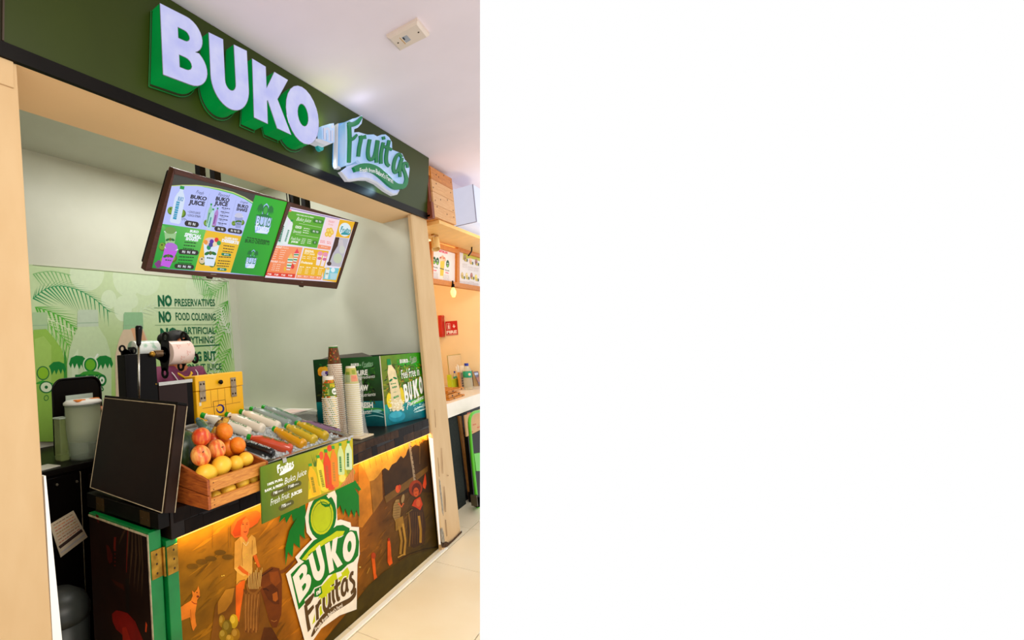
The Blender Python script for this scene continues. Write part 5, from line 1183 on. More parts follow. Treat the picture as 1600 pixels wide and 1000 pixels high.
p.ell((700, 262), 22, 42, (230, 90, 40), 2); p.ell((780, 190), 24, 32, (226, 70, 40), 2); p.ell((990, 420), 40, 42, (150, 150, 30), 4); p.ell((905, 480), 40, 46, (244, 190, 40), 5); p.ell((905, 482), 30, 36, (250, 214, 90), 6)
p.poly([(870, 580), (1020, 370), (1018, 515), (880, 572)], (190, 104, 40), 5)
for i in range(7): p.line([(885 + i * 20, 566 - i * 8), (925 + i * 15, 512 - i * 22)], 4, (230, 160, 80), 6)
p.ell((790, 570), 46, 30, (226, 70, 30), 5); p.ell((840, 545), 34, 30, (240, 120, 40), 6); p.ell((740, 596), 30, 20, (240, 190, 40), 4); p.poly([(570, 690), (700, 640), (690, 560), (620, 540), (578, 600)], (236, 190, 20), 3)
for tp_, bt_, w, c, lab in (((588, 340), (650, 650), 78, (238, 176, 20), (150, 130, 20)), ((664, 258), (735, 600), 76, (238, 206, 50), (150, 140, 30)), ((740, 200), (780, 580), 74, (226, 70, 24), (190, 90, 40)), ((812, 165), (838, 550), 68, (238, 130, 30), (190, 130, 40)), ((882, 140), (896, 450), 60, (206, 216, 140), (40, 120, 60)), ((962, 118), (966, 400), 66, (210, 222, 170), (20, 100, 50))):
    bottle_px(p, tp_, bt_, w, c, 3 if tp_[0] < 600 else 7, lab, (60, 150, 50))
p.build('print', print_mat('sign_print', rough=0.4, var=0.03, spec=0.12), sg)
for x, y in ((424, 716), (526, 682)):
    ht = at(x, y, Y=TY0).x - 0.013; zt = TZ0 + 0.001; st = at(x + 2, y + 8, Y=SGY).z
    w_ = MB()
    path = [(TY0 + 0.024, zt - 0.02), (TY0 + 0.022, zt + 0.002), (TY0 - 0.01, zt + 0.004), (SGY + 0.012, st + 0.012), (SGY - 0.002, st + 0.004), (SGY - 0.004, st - 0.012)]
    n_ = len(path); v_ = []
    for yy, z2 in path: v_ += [(ht, yy, z2), (ht + 0.026, yy, z2), (ht + 0.026, yy - 0.001, z2 + 0.0025), (ht, yy - 0.001, z2 + 0.0025)]
    f_ = [(0, 3, 2, 1), (4 * n_ - 4, 4 * n_ - 3, 4 * n_ - 2, 4 * n_ - 1)]
    for k in range(n_ - 1):
        for e_ in range(4): f_.append((4 * k + e_, 4 * k + (e_ + 1) % 4, 4 * k + 4 + (e_ + 1) % 4, 4 * k + 4 + e_))
    w_.add(v_, f_).build('hook', M_steel, sg)
# ------------------------------------------------------------------ stacks of upturned paper cups
def cup_mesh(nm, rt, rb, h, m, full=True):
    """an upturned cup: narrow base on top, rolled rim at the bottom (z = 0)"""
    mb = MB().lathe([(rb + 0.0035, 0.0), (rb + 0.0045, 0.003), (rb + 0.0035, 0.006), (rb, 0.0062), (rt, h), (rt - 0.004, h), (rt - 0.0045, h - 0.004), (0, h - 0.004)], (0, 0, 0), (0, 0, 1), 24)
    return mb
def cone_print(nm, rt, rb, h, cells, par, m):
    """coloured print wrapped round the cup: cells are (angle0, angle1, height0, height1, colour, layer)"""
    mb = MB(); mb.c = []
    for a0, a1, h0, h1, c, L in cells:
        k = max(1, int(abs(a1 - a0) / 0.26)); vs = []; fs = []
        for i in range(k + 1):
            a = a0 + (a1 - a0) * i / k
            for hh in (h0, h1):
                r = rb + (rt - rb) * hh + 0.0004 * (L + 1)
                vs.append(Vector((math.cos(a) * r, math.sin(a) * r, 0.006 + (h - 0.006) * hh)))
        for i in range(k): fs.append((2 * i, 2 * i + 2, 2 * i + 3, 2 * i + 1))
        n = len(mb.v); mb.v += vs; mb.f += [tuple(v + n for v in f) for f in fs]; mb.c += [lin(c)] * len(fs)
    return mb
M_paper = mat('white_paper_cup', (240, 228, 208), rough=0.5, var=0.02)
M_cuppr = print_mat('cup_print', rough=0.4, var=0.03)
FA = -2.35      # the side of a cup that faces the photograph
def cup_stack(x, y, z0, n, pitch, rt, rb, h, top_label, low_label, group, low_col, top_cells, band_cells, tilt=0.0):
    low = cup_mesh('paper_cup', rt, rb, h, M_paper).build('paper_cup', M_paper, None, smooth=True); sharp(low, 40)
    lp = cone_print('rim_print', rt, rb, h, band_cells, low, M_cuppr).build('rim_print', M_cuppr, None)
    lp.parent = low
    low['label'] = low_label; low['category'] = 'cup'; low['group'] = group
    first = True
    for i in range(n):
        o = low if first else copy_tree(low)
        o.location = (x + tilt * i * pitch, y, z0 + i * pitch); o.rotation_euler = (0, 0, (i * 0.37) % 0.5); first = False
    top = cup_mesh('paper_cup', rt, rb, h, M_paper).build('paper_cup', M_paper, None, smooth=True); sharp(top, 40)
    tag(top, top_label, 'cup', group)
    tp_ = cone_print('cup_print', rt, rb, h, top_cells, top, M_cuppr).build('print', M_cuppr, None); tp_.parent = top
    top.location = (x + tilt * n * pitch, y, z0 + n * pitch)
    return top
rnd = random.Random(5)
mosaic = []
mosaic.append((0, 6.283, 0.02, 0.84, (92, 120, 36), 0))
fc = [(214, 60, 30), (236, 130, 30), (236, 196, 40), (60, 120, 40), (196, 70, 40), (120, 150, 40), (246, 232, 200)]
for i in range(26):
    a = i * 6.283 / 26
    for h0 in (0.03, 0.70, 0.775): mosaic.append((a, a + 0.2, h0, h0 + 0.065, rnd.choice(fc), 1))
for i in range(40): mosaic.append((lambda a: (a, a + 0.13, 0.1, 0.1))(0)[:0] or (lambda a, h: (a, a + 0.14, h, h + 0.05, rnd.choice(fc), 1))(FA - 1.5 + rnd.random() * 1.0, 0.12 + rnd.random() * 0.55))
mosaic.append((FA + 0.0, FA + 0.9, 0.5, 0.66, (244, 214, 40), 2))
mosaic.append((FA - 0.42, FA - 0.18, 0.15, 0.42, (150, 176, 80), 2))
band = [(i * 6.283 / 22, i * 6.283 / 22 + 0.2, 0.01, 0.07, rnd.choice(fc), 0) for i in range(22)]
s1 = cup_stack(2.425, 1.615 + 0.62, 0.941, 0, 0.0, 0.03, 0.045, 0.14, '', '', '', None, [], []) if False else None
ZC = CT + 0.001
c1x, c1y = 2.492, 1.655
top1 = cup_stack(c1x, c1y, ZC, 20, 0.0125, 0.033, 0.044, 0.135, 'green patterned paper cup with a white label, on top of the front stack', 'white rimmed green patterned paper cup nested in the front cup stack', 'upturned cups in the front stack', None, mosaic, band)
# white oval with lettering on the top cup
def cone_pt(a, hh, L, rt=0.033, rb=0.044, h=0.135):
    r = rb + (rt - rb) * hh + 0.0004 * (L + 1); return Vector((math.cos(a) * r, math.sin(a) * r, 0.006 + (h - 0.006) * hh))
mb = MB(); mb.c = []
def cone_shape(pts, fs, col, L):
    n = len(mb.v); mb.v += [cone_pt(a, hh, L) for a, hh in pts]; mb.f += [tuple(i + n for i in f) for f in fs]; mb.c += [lin(col)] * len(fs)
oc = (FA + 0.72, 0.30)
cone_shape([oc] + [(oc[0] + 0.52 * math.cos(2 * PI * i / 24), oc[1] + 0.15 * math.sin(2 * PI * i / 24)) for i in range(24)], [(0, i + 1, (i + 1) % 24 + 1) for i in range(24)], (246, 240, 224), 3)
vs, fs = text2d('Sarap', 0.02, 0.15); cone_shape([(oc[0] - 0.36 + 0.7 * x, oc[1] - 0.05 + 0.1 * y) for x, y in vs], fs, (70, 100, 30), 5)
vs, fs = text2d('ROYAL', 0.02); cone_shape([(FA + 0.08 + 0.7 * x, 0.585 + 0.055 * y) for x, y in vs], fs, (60, 80, 20), 4)
vs, fs = text2d('MIX', 0.02); cone_shape([(FA + 0.08 + 0.5 * x, 0.515 + 0.05 * y) for x, y in vs], fs, (60, 80, 20), 4)
lb = mb.build('oval_label', M_cuppr, None); lb.parent = top1
brown = [(0, 6.283, 0.02, 0.93, (104, 58, 26), 0), (0, 6.283, 0.9, 0.965, (40, 120, 40), 1)]
for i in range(60): a = rnd.random() * 6.283; h0 = rnd.uniform(0.05, 0.85); brown.append((a, a + rnd.uniform(0.1, 0.25), h0, h0 + rnd.uniform(0.04, 0.1), rnd.choice([(150, 84, 36), (206, 140, 60), (80, 44, 20), (170, 60, 30), (70, 110, 40), (196, 120, 50)]), 1))
cup_stack(2.70, 1.735, ZC, 34, 0.0130, 0.028, 0.0435, 0.125, 'brown printed paper cup with a green band, on top of the tallest stack', 'white rimmed paper cup nested in the tallest cup stack', 'upturned cups in the tallest stack', None, brown, [(i * 6.283 / 20, i * 6.283 / 20 + 0.22, 0.01, 0.06, rnd.choice([(206, 130, 90), (214, 160, 120), (190, 120, 80)]), 0) for i in range(20)])
yel_c = [(0, 6.283, 0.02, 0.9, (196, 186, 90), 0), (FA - 0.3, FA + 0.9, 0.15, 0.5, (236, 120, 40), 1), (FA - 0.1, FA + 0.6, 0.55, 0.8, (150, 160, 60), 1), (FA - 1.4, FA - 0.5, 0.1, 0.7, (130, 150, 50), 1), (FA + 0.1, FA + 0.5, 0.3, 0.42, (214, 60, 30), 2)]
cup_stack(2.645, 1.585, ZC + 0.012, 24, 0.0128, 0.029, 0.043, 0.115, 'yellow and orange printed paper cup on top of the bagged stack', 'pale yellow rimmed paper cup nested inside the clear plastic bag', 'upturned cups in the bagged stack', None, yel_c, [(0, 6.283, 0.005, 0.06, (226, 214, 150), 0)])
bx, by = 2.645, 1.585
tag(MB().box(bx - 0.075, bx + 0.085, by - 0.075, by + 0.07, ZC, ZC + 0.011).build('cup_tray', mat('cream_foam_tray', (236, 214, 176), rough=0.6, var=0.03), None, bevel=0.003), 'flat cream tray under the bagged cup stack', 'tray')
bg = MB(); rnd = random.Random(9); nb = 28
pr_b = []
vs = []; fs = []
for i, (r0, h) in enumerate(((0.075, 0.013), (0.070, 0.06), (0.062, 0.14), (0.060, 0.22), (0.064, 0.29), (0.056, 0.34), (0.062, 0.385))):
    for k in range(nb):
        a = 2 * PI * k / nb; r = r0 * (1 + 0.06 * math.sin(3 * a + i) + 0.05 * rnd.uniform(-1, 1)); vs.append((bx + r * math.cos(a), by + r * math.sin(a), ZC + h))
for i in range(6):
    for k in range(nb): fs.append((i * nb + k, i * nb + (k + 1) % nb, (i + 1) * nb + (k + 1) % nb, (i + 1) * nb + k))
bg.add(vs, fs)
M_film = mat('clear_plastic_film', (240, 236, 226), rough=0.22, alpha=0.20, var=0.02, scale=20, bump=0.2)
tag(bg.build('plastic_bag', M_film, None, smooth=True), 'crumpled clear plastic bag around the stack of pale yellow cups', 'bag')

# ------------------------------------------------------------------ cardboard display box with jungle print
bp = [Vector((3.06, 1.60, ZC)), Vector((3.553, 1.510, ZC)), Vector((3.40, 2.06, ZC)), Vector((2.905, 2.045, ZC))]
BH = 1.418 - ZC
db = thing('display_box', (3.2, 1.8, ZC), 'tall green jungle printed display box on the right end of the counter', 'display box')
M_card = mat('white_card_edge', (226, 214, 190), rough=0.6, var=0.04)
M_bxd = mat('dark_green_card', (20, 50, 30), rough=0.5)
for i in range(4):
    a, b = bp[i], bp[(i + 1) % 4]; d = (b - a).normalized(); n = Vector((d.y, -d.x, 0))
    MB().obox(a, b - a, -n * 0.004, Vector((0, 0, BH))).build('side_panel', M_bxd, db)
MB().obox(bp[0] + Vector((-0.003, -0.003, 0)), (0.006, 0, 0), (0, 0.004, 0), (0, 0, BH)).build('corner_edge', M_card, db)
def face_print(a, b, fn, org, k):
    d = (b - a).normalized(); n = Vector((d.y, -d.x, 0))
    p = Print(a + n * 0.001, n, step=0.00012, org=org, k=k); fn(p, a + n * 0.001, b + n * 0.001)
    return p
def jungle(p, poly_fn, n, seed, dark, cols, y0, y1, x0, x1, ln=60, L=1):
    rnd = random.Random(seed)
    for i in range(n):
        x = rnd.uniform(x0, x1); y = rnd.uniform(y0, y1); a = rnd.uniform(-0.5, 3.6); l = rnd.uniform(0.4, 1.0) * ln
        p.poly([(x, y), (x + math.cos(a) * l * 0.5 - math.sin(a) * 8, y + math.sin(a) * l * 0.5 + math.cos(a) * 8), (x + math.cos(a) * l, y + math.sin(a) * l), (x + math.cos(a) * l * 0.5 + math.sin(a) * 8, y + math.sin(a) * l * 0.5 - math.cos(a) * 8)], rnd.choice(cols), L + i % 3)
WHT = (242, 240, 226)
def left_face(p, a, b):
    H = Vector((0, 0, BH))
    p.world([a, b, b + H * 0.36, a + H * 0.36], [(0, 60, 66), (0, 66, 72), (0, 110, 110), (0, 120, 116)], 0)
    p.world([a + H * 0.36, b + H * 0.36, b + H, a + H], [(20, 24, 16), (24, 34, 14), (30, 90, 30), (16, 60, 26)], 0)
    jungle(p, None, 170, 1, 0, [(34, 84, 16), (20, 40, 14), (50, 110, 24), (30, 64, 18), (12, 20, 8), (60, 70, 20)], 300, 640, 190, 690, 60)
    jungle(p, None, 26, 2, 0, [(40, 130, 40), (50, 120, 30), (30, 110, 40)], 285, 310, 180, 660, 45)
    p.poly([(500, 690), (600, 686), (700, 690), (765, 700), (768, 720), (700, 712), (600, 706), (500, 712)], (60, 150, 60), 5)
    for pts in ([(560, 730), (640, 722), (720, 735), (770, 755)], [(600, 770), (680, 760), (760, 775)], [(620, 715), (700, 712), (740, 722)]): p.line(pts, [2, 7, 6, 1][:len(pts)], (150, 210, 206), 5, True)
    p.ell((705, 716), 40, 12, (130, 190, 180), 5)
    for c, r, col in (((192, 350), 36, (240, 170, 30)), ((222, 340), 30, (246, 186, 40)), ((182, 372), 24, (236, 150, 20)), ((215, 375), 26, (236, 220, 236)), ((238, 368), 16, (90, 60, 140))): p.ell(c, r, r * 1.05, col, 6)
    p.buko((462, 312), (535, 305), (460, 284), WHT, 8); p.text('ni', (540, 303), (552, 302), (540, 290), WHT, L=8)
    p.fruitas((560, 308), (662, 300), (562, 270), (120, 160, 120), 8, 1.4)
    p.text('PURE', (496, 398), (614, 386), (496, 346), WHT, bold=0.04, L=8); p.text('Ingredients', (520, 428), (684, 412), (516, 396), WHT, shear=0.35, L=9)
    p.text('RAW', (520, 536), (622, 530), (518, 480), WHT, bold=0.05, L=8); p.text('Nutrients', (540, 590), (690, 578), (536, 556), WHT, shear=0.35, L=9)
    p.text('FRESH', (528, 692), (664, 690), (526, 636), WHT, bold=0.05, L=8); p.text('Taste!', (545, 750), (656, 742), (543, 706), WHT, shear=0.35, L=9)
p = face_print(bp[3], bp[0], left_face, (470, 520), 5.882)
p.build('left_print', print_mat('box_print', rough=0.35, var=0.08, scale=25), db)
def right_face(p, a, b):
    H = Vector((0, 0, BH))
    p.world([a, b, b + H * 0.30, a + H * 0.30], [(0, 120, 130), (0, 96, 110), (0, 140, 140), (20, 150, 130)], 0)
    p.world([a + H * 0.30, b + H * 0.30, b + H, a + H], [(110, 110, 10), (60, 120, 10), (30, 150, 20), (110, 130, 20)], 0)
    jungle(p, None, 210, 3, 0, [(60, 100, 10), (110, 130, 10), (30, 60, 10), (150, 150, 20), (84, 60, 10), (160, 130, 20)], 190, 580, 175, 560, 70)
    jungle(p, None, 40, 4, 0, [(40, 170, 40), (60, 190, 40), (30, 140, 20)], 160, 210, 290, 500, 50)
    p.poly([(440, 620), (520, 590), (600, 570), (640, 562), (645, 600), (560, 630), (440, 670)], (90, 190, 30), 5)
    for pts in ([(470, 730), (530, 690), (600, 668), (650, 650)], [(480, 745), (560, 720), (640, 690)], [(200, 770), (260, 764), (340, 752)], [(560, 660), (600, 652), (640, 625)]): p.line(pts, [3, 16, 12, 2][:len(pts)], (206, 236, 226), 6, True)
    rnd = random.Random(8)
    for i in range(40): p.ell((rnd.uniform(470, 650), rnd.uniform(640, 745)), rnd.uniform(3, 9), rnd.uniform(2, 5), (186, 226, 220), 7, n=8)
    p.ell((285, 790), 95, 62, (24, 150, 170), 5, -8); p.ell((275, 770), 70, 36, (60, 180, 196), 6, -8)
    p.ell((205, 620), 34, 92, (236, 206, 20), 6, -6); p.ell((342, 560), 28, 96, (230, 200, 30), 6, -8)
    p.line([(196, 165), (206, 225), (225, 290), (268, 520), (290, 720)], [38, 40, 92, 108, 120], (236, 212, 160), 8); p.line([(192, 150), (200, 218)], [40, 46], (0, 130, 60), 9)
    for sg in (-1, 1): p.ell((240 + sg * 24, 375 + sg * -12), 24, 11, (0, 120, 60), 10, sg * 30 - 10)
    p.greek((215, 430), (272, 420), (40, 130, 70), 14, 3, 10); p.greek((232, 470), (285, 455), (60, 140, 80), 24, 3, 10); p.greek((248, 522), (278, 516), (90, 150, 90), 8, 3, 10); p.greek((246, 585), (306, 560), (60, 150, 80), 28, 4, 10)
    for i in range(60): p.ell((rnd.uniform(190, 370), rnd.uniform(600, 730)), rnd.uniform(3, 14), rnd.uniform(3, 10), (250, 236, 200), 11, n=8)
    p.buko((318, 198), (408, 190), (314, 155), WHT, 12); p.text('ni', (411, 186), (425, 184), (411, 168), WHT, L=12)
    p.fruitas((430, 190), (505, 168), (426, 128), (150, 170, 130), 12, 1.5)
    p.text('Feel Free in', (340, 372), (540, 330), (320, 268), WHT, shear=0.2, bold=0.01, L=12)
    for ch, q0, q1, t in (('B', (378, 640), (422, 618), (352, 440)), ('U', (428, 614), (462, 600), (404, 412)), ('K', (478, 590), (532, 560), (456, 395)), ('O', (540, 545), (578, 530), (522, 352))): p.glyph(ch, q0, q1, t, WHT, 14)
    p.text('Paradise', (400, 690), (585, 590), (388, 640), WHT, shear=0.3, bold=0.01, L=15)
    p.line([(400, 715), (395, 690), (412, 655)], 6, WHT, 15); p.line([(420, 665), (500, 620), (580, 560)], 5, WHT, 15)
p = face_print(bp[0], bp[1], right_face, (580, 540), 7.145)
p.build('right_print', print_mat('box_print'), db)
MB().prism([bp[3] + Vector((0.02, -0.06, BH)), bp[0] + Vector((-0.01, 0.05, BH)), bp[0] + Vector((0.12, 0.2, BH + 0.025)), bp[3] + Vector((0.2, -0.02, BH + 0.015))], (0, 0, 0.003)).build('top_flap', mat('grey_flap', (96, 92, 84), rough=0.6), db)

# ------------------------------------------------------------------ papers and a clear box behind the tray
ab = thing('clear_box', (2.72, 2.2, ZC), 'low clear plastic box behind the ice tray with paper on its lid', 'box')
M_clear = mat('clear_acrylic', (226, 226, 212), rough=0.08, alpha=0.30, var=0.01)
MB().box(2.52, 2.86, 2.02, 2.26, ZC, ZC + 0.115).build('walls', M_clear, ab, bevel=0.004)
MB().box(2.512, 2.868, 2.012, 2.268, ZC + 0.116, ZC + 0.124).build('lid', M_clear, ab, bevel=0.002)
tag(MB().obox((2.50, 2.03, ZC + 0.126), (0.38, 0.02, 0), (-0.03, 0.2, 0), (0, 0, 0.003)).build('paper_sheet', mat('white_paper', (236, 232, 220), rough=0.6, var=0.02), None), 'white paper sheet lying on the clear box behind the bottles', 'paper')
tag(MB().obox((2.56, 2.06, ZC + 0.131), (0.2, -0.03, 0), (0.03, 0.15, 0), (0, 0, 0.002)).build('paper_sheet', mat('pink_paper', (232, 206, 196), rough=0.6, var=0.02), None), 'pinkish receipt paper on top of the white sheet', 'paper')

# ------------------------------------------------------------------ yellow wooden box
YB = 1.985
yb = thing('yellow_box', (1.92, 2.1, ZC), 'yellow wooden box with a hinged lid, metal hinges and a round black knob', 'box')
M_yel = mat('yellow_painted_wood', (255, 192, 12), rough=0.4, c2=(248, 178, 4), scale=5, bump=0.04)
yz = at(305, 612, Y=YB).z; yt = at(305, 588, Y=YB).z; yl = at(305.5, 600, Y=YB).x; yr = at(379, 600, Y=YB).x
MB().box(yl, yr, YB, 2.07, ZC, yz - 0.002).build('body', M_yel, yb, bevel=0.004)
MB().box(yl - 0.003, yr + 0.003, YB - 0.003, 2.073, yz, yt).build('lid', M_yel, yb, bevel=0.004)
M_groove = mat('dark_yellow_groove', (170, 112, 6), rough=0.6)
gm = MB()
for x in (329, 340, 351, 362): a = at(x, 612, Y=YB); gm.box(a.x - 0.0012, a.x + 0.0012, YB - 0.0006, YB, yz - 0.095, yz - 0.004)
gm.box(yl + 0.04, yr - 0.03, YB - 0.0006, YB, yz - 0.097, yz - 0.0945)
gm.build('groove', M_groove, yb, kind='stuff')
for px in (315.5, 364.5):
    a = at(px, 612, Y=YB)
    h = MB().box(a.x - 0.022, a.x + 0.022, YB - 0.0065, YB - 0.003, yz - 0.058, yz + 0.052).build('hinge', mat('worn_nickel', (172, 150, 122), rough=0.35, metal=0.8, var=0.15, scale=40), yb, bevel=0.001)
    for dx in (-0.011, 0.011):
        for dz in (-0.04, 0.036): MB().lathe([(0.006, 0), (0.004, 0.003)], (a.x + dx, YB - 0.0065, yz + dz), (0, -1, 0), 10).build('screw', M_screw, h)
    MB().lathe([(0.004, -0.022), (0.004, 0.022)], (a.x, YB - 0.0075, yz), (1, 0, 0), 8).build('pin', mat('worn_nickel', (172, 150, 122)), h)
MB().lathe([(0.006, 0), (0.006, 0.008), (0.013, 0.012), (0.013, 0.02), (0.008, 0.026), (0, 0.028)], (at(341.5, 597, Y=YB).x, YB - 0.003, at(341.5, 597, Y=YB).z), (0, -1, 0), 18).build('knob', M_black_gloss, yb, smooth=True)
p = Print((0, YB - 0.0008, 0), (0, -1, 0), step=0.00012)
for pts in ([(333, 627.5), (352, 624.5)], [(352, 624.5), (354, 648)], [(354, 648), (336, 651)], [(336, 651), (333, 627.5)]): p.line(pts, 0.7, (110, 76, 10), 1)
for i in range(18):
    a0 = R_(-150 + i * 18.5); a1 = a0 + R_(19); w0 = 1.0 + 1.9 * math.sin(PI * (i + 0.5) / 18)
    p.line([(344 + 5.4 * math.cos(a0), 638.5 + 6 * math.sin(a0)), (344 + 5.4 * math.cos(a1), 638.5 + 6 * math.sin(a1))], w0, (26, 30, 110), 2)
p.poly([(311, 629), (314.5, 628.3), (314.8, 634), (311.3, 634.6)], (238, 226, 196), 2)
p.build('front_print', print_mat('plain_print'), yb)

# ------------------------------------------------------------------ cup sealing machine
sm = thing('sealing_machine', (1.5, 2.15, ZC), 'black cup sealing machine with a lever, lobed plates and a film roll', 'machine')
MY = 1.99
M_mblk = mat('machine_black', (14, 11, 10), rough=0.4, var=0.1, spec=0.12)
M_mbrn = mat('machine_brown_panel', (44, 25, 20), rough=0.3, var=0.08, scale=3, spec=0.2)
xl, xr_ = at(197, 600, Y=MY).x, at(246.5, 600, Y=MY).x
MB().box(xl, xr_, MY, 2.06, ZC, at(215, 553, Y=MY).z).build('column', M_mblk, sm, bevel=0.004)
x2 = at(304, 620, Y=MY).x - 0.004
MB().box(xr_ + 0.002, x2, MY + 0.005, 2.12, ZC, at(275, 598, Y=MY).z).build('housing', M_mblk, sm, bevel=0.004)
MB().box(xr_ + 0.004, x2 - 0.045, MY - 0.001, MY + 0.0048, at(275, 640, Y=MY).z, at(275, 600, Y=MY).z).build('door_panel', M_mbrn, sm, bevel=0.001)
MB().box(xr_ + 0.004, x2 - 0.006, MY - 0.004, MY + 0.004, at(275, 600, Y=MY).z, at(275, 594.5, Y=MY).z).build('top_trim', M_steel, sm, bevel=0.001)
MB().box(xr_ + 0.06, x2, MY - 0.004, MY + 0.004, at(290, 672, Y=MY).z, at(290, 668, Y=MY).z).build('bottom_trim', M_steel, sm, bevel=0.001)
a, b = at(217.5, 634, Y=1.94), at(216.5, 540, Y=1.94)
MB().tube([a, b], 0.0062, 10).build('lever', M_steel, sm, smooth=True)
c = at(217, 509, Y=1.94); MB().lathe([(0.009, 0), (0.012, 0.01), (0.017, 0.07), (0.018, (c - b).length - 0.006), (0.013, (c - b).length), (0, (c - b).length + 0.001)], b, c - b, 16).build('lever_grip', M_black_gloss, sm, smooth=True)
MB().lathe([(0.02, 0), (0.02, 0.01), (0.008, 0.014), (0.008, 0.05)], a + Vector((0, 0.06, -0.005)), (0, -1, 0.15), 14).build('lever_joint', M_mblk, sm)
def lobed(pts_px, r_out, r_in, fn, depth, nm, hub):
    """a plate made of rounded arms from the hub to each lobe, each lobe pierced"""
    cen = fn(*hub)
    for i, q_ in enumerate(pts_px):
        c = fn(*q_); d = (c - cen); dl = d.length; d.normalize(); n = Vector(depth).normalized(); s_ = n.cross(d)
        vs = []; m = 16
        ring_o = []; ring_i = []
        for k in range(m):
            an = 2 * PI * k / m; ring_i.append(c + (d * math.cos(an) + s_ * math.sin(an)) * r_in); ring_o.append(c + (d * math.cos(an) + s_ * math.sin(an)) * r_out)
        D = Vector(depth)
        vs = ring_o + ring_i + [v + D for v in ring_o] + [v + D for v in ring_i]; fs = []
        for k in range(m):
            k2 = (k + 1) % m
            fs += [(k, k2, m + k2, m + k), (2 * m + k, 3 * m + k, 3 * m + k2, 2 * m + k2), (k, 2 * m + k, 2 * m + k2, k2), (m + k, m + k2, 3 * m + k2, 3 * m + k)]
        mb.add(vs, fs)
        e = c - d * (r_in * 0.9)
        mb.prism([cen - s_ * r_out * 1.5, e - s_ * r_out * 0.85, e - d * 0.0 + s_ * r_out * 0.85, cen + s_ * r_out * 1.5], D)
    mb.lathe([(r_out * 1.5, 0), (r_out * 1.5, D.length)], cen, D, 20)
X_L, X_R = 1.56, 1.715
fL = lambda x, y: at(x, y, X=X_L); fR = lambda x, y: at(x, y, X=X_R)
mb = MB(); lobed([(258, 527), (239, 551), (257, 583)], 0.029, 0.014, fL, (0.006, 0, 0), 'left_plate', (256, 554)); mb.build('lobed_plate', M_mblk, sm)
mb = MB(); lobed([(286.5, 526), (304, 560), (282, 572)], 0.029, 0.015, fR, (0.006, 0, 0), 'right_plate', (292, 549)); mb.build('lobed_plate', M_mblk, sm)
rc = fL(258, 552)
rl = MB().lathe([(0.012, 0.008), (0.062, 0.009), (0.062, X_R - X_L - 0.002), (0.012, X_R - X_L - 0.001)], Vector((X_L, rc.y, rc.z)), (1, 0, 0), 40).build('film_roll', mat('pink_white_film', (242, 214, 200), rough=0.3, var=0.03, scale=8), sm, smooth=True); sharp(rl)
p = MB(); p.c = []
rnd = random.Random(2)
def roll_mark(ang, x0, pts):
    for (a0, h0), (a1, h1) in zip(pts[:-1], pts[1:]):
        n = len(p.v)
        for (aa, hh, w) in ((a0, h0, -1), (a0, h0, 1), (a1, h1, 1), (a1, h1, -1)):
            t = ang + aa; p.v.append(Vector((x0 + hh + w * 0.0011, rc.y - 0.0626 * math.sin(t), rc.z + 0.0626 * math.cos(t))))
        p.f.append((n, n + 1, n + 2, n + 3)); p.c.append(lin((214, 70, 50)))
for i in range(5):
    a0 = 0.5 + 0.45 * i + rnd.uniform(-0.1, 0.1); x0 = X_L + rnd.uniform(0.03, 0.12)
    roll_mark(a0, x0, [(0, 0), (0.12, 0.01), (0.2, 0.0), (0.3, 0.012), (0.42, 0.004)]); roll_mark(a0, x0 + 0.015, [(0.05, 0), (0.1, 0.012), (0.16, 0.002), (0.22, 0.014)])
p.build('film_print', print_mat('plain_print'), rl)
sh = MB(); sh.tube([Vector((xr_ - 0.002, rc.y - 0.0, rc.z + 0.0)), Vector((X_R + 0.012, rc.y, rc.z))], 0.008, 10)
sh.build('roll_shaft', M_steel, sm)
spg = []
for k in range(60): t = k / 59; spg.append((xr_ + 0.02 + t * 0.05, rc.y + 0.016 * math.cos(t * 40), rc.z + 0.016 * math.sin(t * 40)))
MB().tube(spg, 0.0028, 6).build('spring', mat('spring_steel', (150, 120, 90), rough=0.35, metal=0.8), sm, smooth=True)
kp = at(238, 553.5, Y=rc.y - 0.05); MB().ball(kp, (0.018, 0.015, 0.015), 14, 10).build('shaft_knob', M_brass, sm, smooth=True)
MB().tube([kp, Vector((xr_ + 0.03, rc.y, rc.z))], 0.006, 8).build('knob_stem', M_steel, sm)
f2 = lambda x, y: at(x, y, Y=2.04)
mb = MB(); lobed([(191.5, 545), (209, 548)], 0.019, 0.010, f2, (0, 0.006, 0), 'rear_plate', (198, 556)); mb.build('lobed_plate', M_mblk, sm)
r2 = at(225, 546, Y=2.11)
w2 = MB().lathe([(0.012, -0.075), (0.046, -0.074), (0.046, 0.075), (0.012, 0.076)], r2, (1, 0, 0), 28).build('spare_film_roll', mat('white_green_film', (236, 240, 232), rough=0.25, c2=(170, 206, 180), scale=26, lo=0.35, hi=0.5), sm, smooth=True); sharp(w2)
MB().box(r2.x - 0.085, r2.x - 0.078, r2.y - 0.02, r2.y + 0.02, at(215, 553, Y=MY).z, r2.z + 0.015).build('roll_bracket', M_mblk, sm); MB().box(r2.x + 0.078, r2.x + 0.085, r2.y - 0.02, r2.y + 0.02, at(215, 553, Y=MY).z, r2.z + 0.015).build('roll_bracket', M_mblk, sm)
MB().lathe([(0.0035, 0), (0.0035, 0.003)], at(243.5, 600, Y=MY), (0, -1, 0), 8).build('screw', M_brass, sm)

